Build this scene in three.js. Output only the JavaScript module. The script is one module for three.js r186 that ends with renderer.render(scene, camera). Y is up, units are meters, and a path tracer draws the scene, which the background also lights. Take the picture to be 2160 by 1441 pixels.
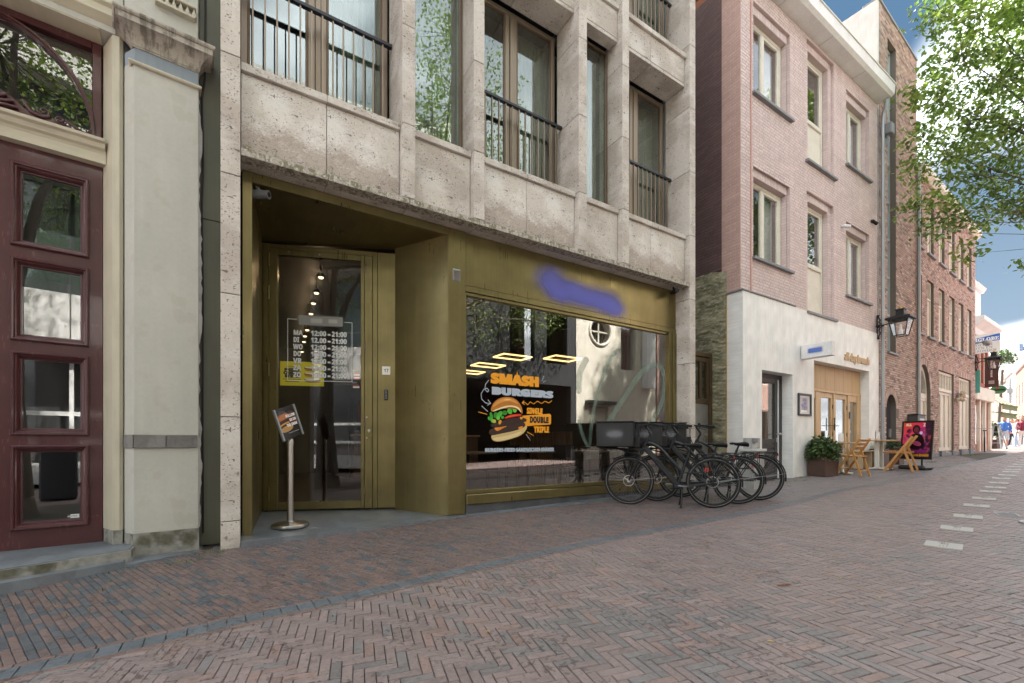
import * as THREE from 'three';
import { mergeGeometries, mergeVertices } from 'three/addons/utils/BufferGeometryUtils.js';
import { MarchingCubes } from 'three/addons/objects/MarchingCubes.js';
import { RectAreaLightUniformsLib } from 'three/addons/lights/RectAreaLightUniformsLib.js';
import { FontLoader } from 'three/addons/loaders/FontLoader.js';
import { TextGeometry } from 'three/addons/geometries/TextGeometry.js';

// ---------------------------------------------------------------- camera, sky, sun, exposure
// x runs along the near facade, z points from it into the street, y is up; the eye stands 5 m in front of the facade.
const scene = new THREE.Scene();
const EYE_H = 1.0, EYE_D = 5.0, LENS = 929, HORIZON = 933, TURN = 58.005 * Math.PI / 180, S = Math.sin(TURN), C = Math.cos(TURN);
const camera = new THREE.PerspectiveCamera(2 * Math.atan(720.5 / LENS) * 180 / Math.PI, 2160 / 1441, 0.05, 1500);
camera.position.set(0, EYE_H, EYE_D);
camera.lookAt(C, EYE_H, EYE_D - S);
camera.setViewOffset(2160, 1441, 0, -(HORIZON - 720.5), 2160, 1441);
const renderer = new THREE.WebGLRenderer({ antialias: true });
renderer.setSize(1024, 683);
renderer.toneMapping = THREE.LinearToneMapping;
renderer.toneMappingExposure = 7.2;
renderer.shadowMap.enabled = true;
RectAreaLightUniformsLib.init();

let seedState = 7;
const seed = (s) => { seedState = s | 0; };
const rnd = () => { seedState = (seedState + 0x6d2b79f5) | 0; let t = Math.imul(seedState ^ (seedState >>> 15), 1 | seedState); t = (t + Math.imul(t ^ (t >>> 7), 61 | t)) ^ t; return ((t ^ (t >>> 14)) >>> 0) / 4294967296; };
const rr = (a, b) => a + (b - a) * rnd();
const pick = (a) => a[Math.floor(rnd() * a.length) % a.length];
const clamp = (x, a = 0, b = 1) => Math.min(b, Math.max(a, x));
const smooth = (a, b, x) => { const t = clamp((x - a) / (b - a)); return t * t * (3 - 2 * t); };
const mix = (a, b, t) => a + (b - a) * t;
const mix3 = (a, b, t) => [mix(a[0], b[0], t), mix(a[1], b[1], t), mix(a[2], b[2], t)];

function hash(x, y, s) { let h = Math.imul(x, 374761393) ^ Math.imul(y, 668265263) ^ Math.imul(s, 1274126177); h = Math.imul(h ^ (h >>> 13), 1274126177); return ((h ^ (h >>> 16)) >>> 0) / 4294967296; }
function noise(x, y, px, py, s) {   // value noise that repeats every px, py cells
  const ix = Math.floor(x), iy = Math.floor(y), fx = x - ix, fy = y - iy, u = fx * fx * (3 - 2 * fx), v = fy * fy * (3 - 2 * fy);
  const w = (a, p) => ((a % p) + p) % p;
  const a = hash(w(ix, px), w(iy, py), s), b = hash(w(ix + 1, px), w(iy, py), s), c = hash(w(ix, px), w(iy + 1, py), s), d = hash(w(ix + 1, px), w(iy + 1, py), s);
  return mix(mix(a, b, u), mix(c, d, u), v);
}
function fbm(u, v, cx, cy, oct, s) { let sum = 0, a = 0.5, t = 0; for (let i = 0; i < oct; i++) { sum += a * noise(u * cx, v * cy, cx, cy, s + i * 17); t += a; a *= 0.5; cx *= 2; cy *= 2; } return sum / t; }

{ // the sky: blue air with bright broken cloud all round, a cumulus bank low down
  const W = 2048, H = 1024, data = new Float32Array(W * H * 4);
  const dir = (px, py) => { const u = (px - 1080) / LENS, v = (HORIZON - py) / LENS, d = [S * u + C, v, -(S - C * u)], l = Math.hypot(...d); return d.map((a) => a / l); };
  const seen = [[dir(1780, 0), -2.4, 0.11], [dir(2090, 520), -2.0, 0.15], [dir(1985, 90), 0.55, 0.20], [dir(2160, 250), 0.45, 0.22], [dir(2150, 660), 0.4, 0.09]];
  for (let r = 0; r < H; r++) {
    const up = ((r + 0.5) / H - 0.5) * Math.PI, y = Math.sin(up), q = Math.cos(up);
    for (let c = 0; c < W; c++) {
      const az = ((c + 0.5) / W - 0.5) * 2 * Math.PI, x = Math.cos(az) * q, z = Math.sin(az) * q;
      const k = 1.5 / (Math.max(y, 0) + 0.35);
      let n = fbm(x * k * 0.09 + 5.3, z * k * 0.09 + 2.7, 16, 16, 6, 3);
      let cover = (n - 0.33) * 4.5;
      for (const [d, w, s] of seen) cover += w * 2.2 * Math.exp(-(1 - (x * d[0] + y * d[1] + z * d[2])) / (s * s));
      const bank = fbm((az / (2 * Math.PI)) + 0.5, up * 0.5, 24, 24, 5, 11);
      cover += 2.6 * (1 - smooth(0.14, 0.2, up + (0.5 - bank) * 0.26)) ;
      const cl = smooth(-0.6, 1.4, cover);
      const deep = fbm(x * k * 0.16 + 1.1, z * k * 0.16 + 9.2, 16, 16, 5, 29), low = fbm((az / (2 * Math.PI)) + 0.5, up * 0.8, 20, 20, 5, 47);
      const shade = mix(0.5, 1.12, smooth(0.35, 0.62, mix(deep, low, up < 0.25 ? 0.8 : 0.2)));
      const blue = mix3([0.062, 0.083, 0.105], [0.02, 0.038, 0.064], smooth(0.02, 0.6, y)), bright = 0.95 * (1 + 2 * Math.max(y, 0)) / 3;
      const white = [0.925 * shade * bright, 0.965 * shade * bright, shade * bright];
      const v = mix3(blue, white, cl), o = (r * W + c) * 4;
      data[o] = v[0]; data[o + 1] = v[1]; data[o + 2] = v[2]; data[o + 3] = 1;
    }
  }
  const sky = new THREE.DataTexture(data, W, H, THREE.RGBAFormat, THREE.FloatType);
  sky.mapping = THREE.EquirectangularReflectionMapping; sky.magFilter = THREE.LinearFilter; sky.needsUpdate = true;
  scene.background = sky; scene.environment = sky;
}
const sun = new THREE.DirectionalLight(new THREE.Color(1, 0.955, 0.89), 3.8);   // stands behind the near facades, so the street lies in open shade
sun.position.set(14, 36, -24); sun.target.position.set(6, 0, 4);
sun.castShadow = true; sun.shadow.radius = 2; sun.shadow.mapSize.set(2048, 2048);
Object.assign(sun.shadow.camera, { left: -60, right: 60, top: 60, bottom: -60, near: 1, far: 160 });
scene.add(sun, sun.target);

// ---------------------------------------------------------------- helpers
const at = (px, py, depth) => { const u = (px - 1080) / LENS, v = (HORIZON - py) / LENS; return new THREE.Vector3((S * u + C) * depth, EYE_H + v * depth, EYE_D - (S - C * u) * depth); };
const GX = [[-200, -2], [-60, -0.9], [-6, -0.15], [-1.4, -0.02], [-0.3, 0.025], [0.1, 0.043], [2.45, 0.085], [5, 0.108], [7, 0.13], [10, 0.2], [15, 0.38], [20, 0.47], [26, 0.55], [37, 0.66], [60, 0.85], [200, 1.4], [800, 1.4]];
function gx(x) { for (let i = 1; i < GX.length; i++) if (x <= GX[i][0]) { const [a, b] = GX[i - 1], [c, d] = GX[i]; return b + (d - b) * (x - a) / (c - a); } return 1.4; }
const g = (x, z) => gx(x) - 0.015 * clamp(z, 0, 3.5);

const used = new Map();
const numbered = (name) => { const n = used.get(name) ?? 0; used.set(name, n + 1); return n ? name + '_' + String(n).padStart(3, '0') : name; };
function thing(name, label, category, [x, y, z] = [0, 0, 0], turn = 0, group) {
  const o = new THREE.Group(); o.name = numbered(name); scene.add(o);
  o.position.set(x, y, z); o.rotation.y = turn; o.userData = { label, category }; if (group) o.userData.group = group;
  return o;
}
function structure(name, geos, mat, label) { const o = mesh(null, name, geos, mat); o.name = numbered(name); o.userData.kind = 'structure'; if (label) o.userData.label = label; scene.add(o); return o; }
function N(geo) { // position, normal and uv only, without index
  let q = geo.index ? geo.toNonIndexed() : geo;
  if (!q.attributes.normal) q.computeVertexNormals();
  for (const k of Object.keys(q.attributes)) if (!['position', 'normal', 'uv', 'color'].includes(k)) q.deleteAttribute(k);
  if (!q.attributes.uv) q.setAttribute('uv', new THREE.BufferAttribute(new Float32Array(q.attributes.position.count * 2), 2));
  return q;
}
function join(geos) {
  const l = [].concat(geos).filter(Boolean).map(N);
  if (l.some((q) => q.attributes.color)) for (const q of l) if (!q.attributes.color) q.setAttribute('color', new THREE.BufferAttribute(new Float32Array(q.attributes.position.count * 3).fill(1), 3));
  return l.length === 1 ? l[0] : mergeGeometries(l);
}
function mesh(parent, name, geos, mat, extra) {
  const o = new THREE.Mesh(join(geos), mat); o.name = name; o.castShadow = o.receiveShadow = true;
  if (extra) Object.assign(o.userData, extra);
  if (parent) parent.add(o);
  return o;
}
function single(name, label, category, geos, mat, group) { const o = mesh(scene, numbered(name), geos, mat); o.userData = { label, category }; if (group) o.userData.group = group; return o; }
function sub(parent, name, pos = [0, 0, 0], turn = 0) { const o = new THREE.Group(); o.name = name; o.position.set(...pos); o.rotation.y = turn; parent.add(o); return o; }

class PB { // flat polygons, wound outward from a centre
  constructor() { this.p = []; this.n = []; this.t = []; this.c = []; }
  poly(pts, centre, col, uo = 0, vo = 0, uvs) {
    const [a, b, c] = pts, e1 = [b[0] - a[0], b[1] - a[1], b[2] - a[2]], e2 = [c[0] - a[0], c[1] - a[1], c[2] - a[2]];
    let n = [e1[1] * e2[2] - e1[2] * e2[1], e1[2] * e2[0] - e1[0] * e2[2], e1[0] * e2[1] - e1[1] * e2[0]];
    const l = Math.hypot(...n) || 1; n = n.map((v) => v / l);
    if (centre && (a[0] - centre[0]) * n[0] + (a[1] - centre[1]) * n[1] + (a[2] - centre[2]) * n[2] < 0) { pts = pts.slice().reverse(); if (uvs) uvs = uvs.slice().reverse(); n = n.map((v) => -v); }
    const ax = Math.abs(n[0]), ay = Math.abs(n[1]), az = Math.abs(n[2]);
    const uv = (q, i) => (uvs ? uvs[i] : az >= ax && az >= ay ? [q[0] + uo, q[1] + vo] : ax >= ay ? [q[2] + uo, q[1] + vo] : [q[0] + uo, q[2] + vo]);
    for (let i = 1; i + 1 < pts.length; i++) for (const j of [0, i, i + 1]) { this.p.push(...pts[j]); this.n.push(...n); this.t.push(...uv(pts[j], j)); if (col) this.c.push(...col); }
  }
  geo() {
    const q = new THREE.BufferGeometry(); q.setAttribute('position', new THREE.BufferAttribute(new Float32Array(this.p), 3));
    q.setAttribute('normal', new THREE.BufferAttribute(new Float32Array(this.n), 3)); q.setAttribute('uv', new THREE.BufferAttribute(new Float32Array(this.t), 2));
    if (this.c.length) q.setAttribute('color', new THREE.BufferAttribute(new Float32Array(this.c), 3));
    return q;
  }
}
// a box with chamfered edges (c); uv in metres
function box(x0, x1, y0, y1, z0, z1, o = {}) {
  const b = new PB(), c = o.c ?? 0, E = [[x0, x1], [y0, y1], [z0, z1]], m = [(x0 + x1) / 2, (y0 + y1) / 2, (z0 + z1) / 2], uo = o.uo ?? 0, vo = o.vo ?? 0;
  const V = (s, a) => [0, 1, 2].map((i) => E[i][s[i]] + (i === a ? 0 : (s[i] ? -c : c)));
  for (let a = 0; a < 3; a++) for (const s of [0, 1]) {
    if (o.skip && o.skip.includes('xyz'[a] + s)) continue;
    const k = [(a + 1) % 3, (a + 2) % 3];
    b.poly([[0, 0], [1, 0], [1, 1], [0, 1]].map(([p, q]) => { const t = [0, 0, 0]; t[a] = s; t[k[0]] = p; t[k[1]] = q; return V(t, a); }), m, o.col, uo, vo);
  }
  if (c > 0) {
    for (let a = 0; a < 3; a++) { const [k, l] = [(a + 1) % 3, (a + 2) % 3]; for (const p of [0, 1]) for (const q of [0, 1]) { const s0 = [0, 0, 0], s1 = [0, 0, 0]; s0[k] = s1[k] = p; s0[l] = s1[l] = q; s1[a] = 1; b.poly([V(s0, k), V(s1, k), V(s1, l), V(s0, l)], m, o.col, uo, vo); } }
    for (let i = 0; i < 8; i++) { const s = [i & 1, (i >> 1) & 1, i >> 2]; b.poly([V(s, 0), V(s, 1), V(s, 2)], m, o.col, uo, vo); }
  }
  return b.geo();
}
// a profile in (z, y) run along x from x0 to x1
function run(pts, x0, x1) {
  const sh = new THREE.Shape(pts.map(([z, y]) => new THREE.Vector2(-z, y)));
  const q = new THREE.ExtrudeGeometry(sh, { depth: x1 - x0, bevelEnabled: false });
  q.rotateY(Math.PI / 2); q.translate(x0, 0, 0); return N(q);
}
// a plan outline in (x, z) raised from y0 to y1
function raise(pts, y0, y1) {
  const sh = new THREE.Shape(pts.map(([x, z]) => new THREE.Vector2(x, -z)));
  const q = new THREE.ExtrudeGeometry(sh, { depth: y1 - y0, bevelEnabled: false }); q.rotateX(-Math.PI / 2); q.translate(0, y0, 0); return N(q);
}
// an outline in (x, y) with holes, from z0 to z1
function plate(outline, holes, z0, z1, bevel = 0) {
  const sh = outline instanceof THREE.Shape ? outline : new THREE.Shape(outline.map(([x, y]) => new THREE.Vector2(x, y)));
  for (const h of holes || []) sh.holes.push(h instanceof THREE.Path ? h : new THREE.Path(h.map(([x, y]) => new THREE.Vector2(x, y))));
  const q = new THREE.ExtrudeGeometry(sh, { depth: z1 - z0 - 2 * bevel, bevelEnabled: bevel > 0, bevelThickness: bevel, bevelSize: bevel, bevelOffset: -bevel, bevelSegments: 1, curveSegments: 14 });
  q.translate(0, 0, z0 + bevel); return N(q);
}
const rect = (x0, x1, y0, y1) => [[x0, y0], [x1, y0], [x1, y1], [x0, y1]];
function ring(x0, x1, y0, y1, w, z0, z1, o = {}) { // a frame of four bars
  const wb = o.wb ?? w, wt = o.wt ?? w, c = o.c ?? 0.003;
  return [box(x0, x0 + w, y0, y1, z0, z1, { c }), box(x1 - w, x1, y0, y1, z0, z1, { c }), box(x0 + w, x1 - w, y1 - wt, y1, z0, z1 - 0.0015, { c }), box(x0 + w, x1 - w, y0, y0 + wb, z0, z1 - 0.0015, { c })];
}
const v3 = (a) => (a.isVector3 ? a.clone() : new THREE.Vector3(...a));
function rod(a, b, r, r2 = r, n = 8) {
  a = v3(a); b = v3(b); const d = b.clone().sub(a), q = new THREE.CylinderGeometry(r2, r, d.length(), n, 1);
  q.applyQuaternion(new THREE.Quaternion().setFromUnitVectors(new THREE.Vector3(0, 1, 0), d.normalize())); q.translate((a.x + b.x) / 2, (a.y + b.y) / 2, (a.z + b.z) / 2); return N(q);
}
function pipe(pts, r, n = 8, seg = 0, closed = false) { const cv = new THREE.CatmullRomCurve3(pts.map(v3), closed, 'catmullrom', 0.3); return N(new THREE.TubeGeometry(cv, seg || pts.length * 6, r, n, closed)); }
function ball(x, y, z, r, sx = 1, sy = 1, sz = 1, n = 10) { const q = new THREE.SphereGeometry(r, n, Math.max(6, n >> 1)); q.scale(sx, sy, sz); q.translate(x, y, z); return N(q); }
function lathe(pts, n = 20) { return N(new THREE.LatheGeometry(pts.map(([r, y]) => new THREE.Vector2(r, y)), n)); }
function moved(q, x, y, z, ry = 0, rx = 0, rz = 0) { q = q.clone(); if (rx) q.rotateX(rx); if (rz) q.rotateZ(rz); if (ry) q.rotateY(ry); q.translate(x, y, z); return q; }
function tint(q, f) { const n = q.attributes.position.count, a = new Float32Array(n * 3), p = q.attributes.position; for (let i = 0; i < n; i++) { const c = typeof f === 'function' ? f(p.getX(i), p.getY(i), p.getZ(i)) : f; a.set(c, i * 3); } q.setAttribute('color', new THREE.BufferAttribute(a, 3)); return q; }

// ---------------------------------------------------------------- textures and materials
function tex(n, m, f, srgb = false, rx = 1, ry = rx) {
  const d = new Uint8Array(n * m * 4);
  for (let j = 0; j < m; j++) for (let i = 0; i < n; i++) { const c = f((i + 0.5) / n, (j + 0.5) / m), o = (j * n + i) * 4; if (Array.isArray(c)) { d[o] = clamp(c[0]) * 255; d[o + 1] = clamp(c[1]) * 255; d[o + 2] = clamp(c[2]) * 255; } else d[o] = d[o + 1] = d[o + 2] = clamp(c) * 255; d[o + 3] = 255; }
  const t = new THREE.DataTexture(d, n, m, THREE.RGBAFormat); t.wrapS = t.wrapT = THREE.RepeatWrapping; t.magFilter = THREE.LinearFilter; t.minFilter = THREE.LinearMipmapLinearFilter; t.generateMipmaps = true;
  if (srgb) t.colorSpace = THREE.SRGBColorSpace; t.repeat.set(rx, ry); t.needsUpdate = true; return t;
}
const again = (t, rx, ry = rx) => { const c = t.clone(); c.repeat.set(rx, ry); c.needsUpdate = true; return c; };
const lin = (r, gg, b) => new THREE.Color().setRGB(r, gg, b);
const std = (color, roughness = 0.7, o = {}) => new THREE.MeshStandardMaterial({ color: Array.isArray(color) ? lin(...color) : color, roughness, ...o });
const phys = (color, roughness, o = {}) => new THREE.MeshPhysicalMaterial({ color: Array.isArray(color) ? lin(...color) : color, roughness, ...o });
const toS = (c) => c.map((v) => (v <= 0.0031308 ? v * 12.92 : 1.055 * Math.pow(v, 1 / 2.4) - 0.055));

const grainT = tex(512, 512, (u, v) => { const a = fbm(u, v, 6, 6, 5, 5), b = fbm(u, v, 90, 90, 2, 9); const k = 0.86 + 0.22 * (a - 0.5) + 0.16 * (b - 0.5); return [k, k, k]; }, false, 0.7);   // mild unevenness for painted and plain surfaces
const grainB = tex(512, 512, (u, v) => 0.5 + 0.5 * (fbm(u, v, 60, 60, 3, 21) - 0.5) + 0.4 * (fbm(u, v, 8, 8, 3, 4) - 0.5), false, 0.7);
const streakT = tex(256, 512, (u, v) => { const a = fbm(u, v, 40, 3, 4, 15), b = fbm(u, v, 6, 5, 4, 19); const k = 0.9 + 0.16 * (a - 0.5) + 0.2 * (b - 0.5); return [k, k * 0.995, k * 0.985]; }, false, 1);
const pitF = (u, v) => { // travertine: veins and elongated open pores
  const big = fbm(u, v, 5, 5, 5, 31), fine = fbm(u, v, 48, 64, 3, 33), band = fbm(u, v, 3, 14, 4, 37);
  const zone = smooth(0.42, 0.66, fbm(u, v, 5, 6, 3, 39));
  const p1 = noise(u * 110, v * 150, 110, 150, 41), p2 = noise(u * 46, v * 70, 46, 70, 43), p3 = noise(u * 20, v * 34, 20, 34, 45);
  const pit = Math.max(smooth(0.86 - 0.16 * zone, 0.93, p1) * 0.75, smooth(0.93 - 0.09 * zone, 0.965, p2), smooth(0.965 - 0.05 * zone, 0.985, p3));
  return { big, fine, band, pit };
};
const travT = tex(1024, 1024, (u, v) => { const { big, fine, band, pit } = pitF(u, v); let c = mix3([0.575, 0.525, 0.47], [0.455, 0.40, 0.35], smooth(0.35, 0.7, big)); c = mix3(c, [0.63, 0.60, 0.56], 0.5 * smooth(0.5, 0.75, band)); const k = 0.94 + 0.16 * (fine - 0.5); c = c.map((x) => x * k); return toS(mix3(c, [0.10, 0.075, 0.06], pit * 0.85)); }, true, 0.8);
const travB = tex(1024, 1024, (u, v) => { const { fine, pit } = pitF(u, v); return 0.75 + 0.12 * (fine - 0.5) - 0.6 * pit; }, false, 0.8);
const sootF = (u, v) => smooth(0.3, 0.75, fbm(u, v, 9, 12, 5, 61) * 0.5 + fbm(u, v, 70, 90, 3, 63) * 0.5 + 0.45 - v * 1.5);   // black crust and algae sitting on the drip edge, with ragged outline
const travStainT = tex(1024, 1024, (u, v) => { const { big, fine, band, pit } = pitF(u, v); let c = mix3([0.69, 0.65, 0.60], [0.59, 0.54, 0.485], smooth(0.3, 0.7, big)); c = mix3(c, [0.68, 0.665, 0.64], 0.4 * smooth(0.5, 0.75, band)); c = c.map((x) => x * (0.94 + 0.16 * (fine - 0.5)));
  const s = sootF(u, v), alg = smooth(0.42, 0.7, fbm(u, v, 14, 22, 5, 71) * 0.8 + fbm(u, v, 90, 90, 2, 72) * 0.3 + 0.12 - v * 2.6), fleck = smooth(0.62, 0.7, fbm(u, v, 44, 60, 3, 73));
  c = mix3(c, [0.33, 0.265, 0.22], s * 0.75); c = mix3(c, [0.13, 0.12, 0.07], alg * 0.8); c = mix3(c, [0.5, 0.47, 0.38], fleck * alg * 0.8);
  return toS(mix3(c, [0.10, 0.075, 0.06], pit * 0.85)); }, true, 1);
const travEdgeT = tex(512, 512, (u, v) => { const { fine, pit } = pitF(u, v); const a = fbm(u, v, 30, 30, 4, 81), b = fbm(u, v, 60, 40, 3, 83); let c = mix3([0.43, 0.385, 0.33], [0.22, 0.205, 0.14], smooth(0.4, 0.68, a)); c = mix3(c, [0.52, 0.48, 0.42], smooth(0.56, 0.68, b)); return toS(mix3(c.map((x) => x * (0.9 + 0.3 * (fine - 0.5))), [0.07, 0.06, 0.05], pit * 0.8)); }, true, 0.9);
const brushT = tex(512, 512, (u, v) => { const a = fbm(u, v, 160, 3, 3, 91), b = fbm(u, v, 4, 6, 4, 93), c = fbm(u, v, 20, 14, 3, 95); const k = 0.8 + 0.14 * (a - 0.5) + 0.5 * (b - 0.5) + 0.14 * (c - 0.5); return [k, k, k * 0.98]; }, false, 0.5);
const brushR = tex(512, 512, (u, v) => 0.62 + 0.3 * (fbm(u, v, 8, 8, 4, 97) - 0.5) + 0.2 * (fbm(u, v, 140, 4, 2, 99) - 0.5), false, 0.5);
const woodT = tex(512, 512, (u, v) => { const a = fbm(u, v, 40, 2, 4, 101), b = fbm(u, v, 8, 2, 4, 103); const k = 0.78 + 0.35 * (a - 0.5) + 0.3 * (b - 0.5); return [k, k * 0.97, k * 0.92]; }, false, 2, 0.8);
const slateT = tex(512, 512, (u, v) => { const a = fbm(u, v, 6, 6, 5, 111), b = fbm(u, v, 70, 70, 2, 113), w = smooth(0.6, 0.75, fbm(u, v, 9, 4, 4, 115)); const k = 0.8 + 0.5 * (a - 0.5) + 0.2 * (b - 0.5) + 0.25 * w; return [k, k, k * 1.01]; }, false, 0.8);
const paveT = tex(1024, 1024, (u, v) => { // fine grain of fired clay, dried drops and gum
  const a = fbm(u, v, 120, 120, 3, 121), b = fbm(u, v, 10, 10, 4, 123), pz = smooth(0.45, 0.6, fbm(u, v, 5, 5, 3, 125));
  const d1 = noise(u * 110, v * 110, 110, 110, 127) * 0.7 + noise(u * 230, v * 230, 230, 230, 129) * 0.3, spot = smooth(0.68 - 0.06 * pz, 0.73, d1) * (0.3 + 0.7 * pz);
  const pale = smooth(0.8, 0.86, noise(u * 60, v * 60, 60, 60, 131) * 0.8 + a * 0.2);
  let k = 0.86 + 0.3 * (a - 0.5) + 0.16 * (b - 0.5); k *= 1 - 0.55 * spot; k += pale * 0.1; return [k, k * (1 - 0.03 * spot), k * (1 - 0.02 * spot)]; }, false, 0.5);
const paveB = tex(512, 512, (u, v) => 0.5 + 0.7 * (fbm(u, v, 100, 100, 3, 133) - 0.5), false, 1.5);
const renderF = (u, v) => fbm(u, v, 14, 26, 4, 141) * 0.6 + fbm(u, v, 60, 90, 3, 143) * 0.4;
const roughB = tex(512, 512, (u, v) => renderF(u, v), false, 0.9);
const peelT = tex(512, 512, (u, v) => { const a = fbm(u, v, 6, 10, 5, 151), b = fbm(u, v, 34, 46, 3, 153), w = smooth(0.6, 0.68, fbm(u, v, 18, 30, 4, 155)); let c = mix3([0.20, 0.195, 0.125], [0.33, 0.31, 0.21], smooth(0.3, 0.7, a)); c = c.map((x) => x * (0.8 + 0.6 * (b - 0.1))); return toS(mix3(c, [0.42, 0.40, 0.30], w * 0.6)); }, true, 0.7);
const maroonT = tex(512, 512, (u, v) => { const a = fbm(u, v, 60, 6, 4, 161), b = fbm(u, v, 6, 5, 4, 163), w = smooth(0.66, 0.78, fbm(u, v, 90, 14, 3, 165)) * smooth(0.5, 0.66, b); const k = 0.85 + 0.2 * (a - 0.5) + 0.3 * (b - 0.5); return toS(mix3([0.07 * k, 0.0105 * k, 0.0125 * k], [0.12, 0.055, 0.05], w * 0.7)); }, true, 1.2);
const plasterT = tex(1024, 1024, (u, v) => { const a = fbm(u, v, 4, 5, 5, 171), b = fbm(u, v, 90, 90, 2, 173), st = fbm(u, v, 40, 3, 4, 175), d = smooth(0.63, 0.76, fbm(u, v, 12, 12, 5, 177)), ch = smooth(0.83, 0.84, fbm(u, v, 8, 8, 5, 179)); const k = 0.94 + 0.14 * (a - 0.5) + 0.06 * (b - 0.5) + 0.08 * (st - 0.5); let c = [0.47 * k, 0.462 * k, 0.415 * k]; c = mix3(c, [0.36, 0.32, 0.25], d * 0.3); c = mix3(c, [0.72, 0.69, 0.62], ch); return toS(c); }, true, 0.55);
const mossT = tex(512, 512, (u, v) => { const a = fbm(u, v, 7, 7, 5, 181), b = fbm(u, v, 40, 40, 3, 183), w = smooth(0.55, 0.68, fbm(u, v, 10, 6, 5, 185)); let c = mix3([0.25, 0.245, 0.22], [0.105, 0.10, 0.068], smooth(0.42, 0.64, a)); c = c.map((x) => x * (0.75 + 0.6 * (b - 0.1))); return toS(mix3(c, [0.33, 0.32, 0.28], w * 0.55)); }, true, 0.9);

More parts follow.
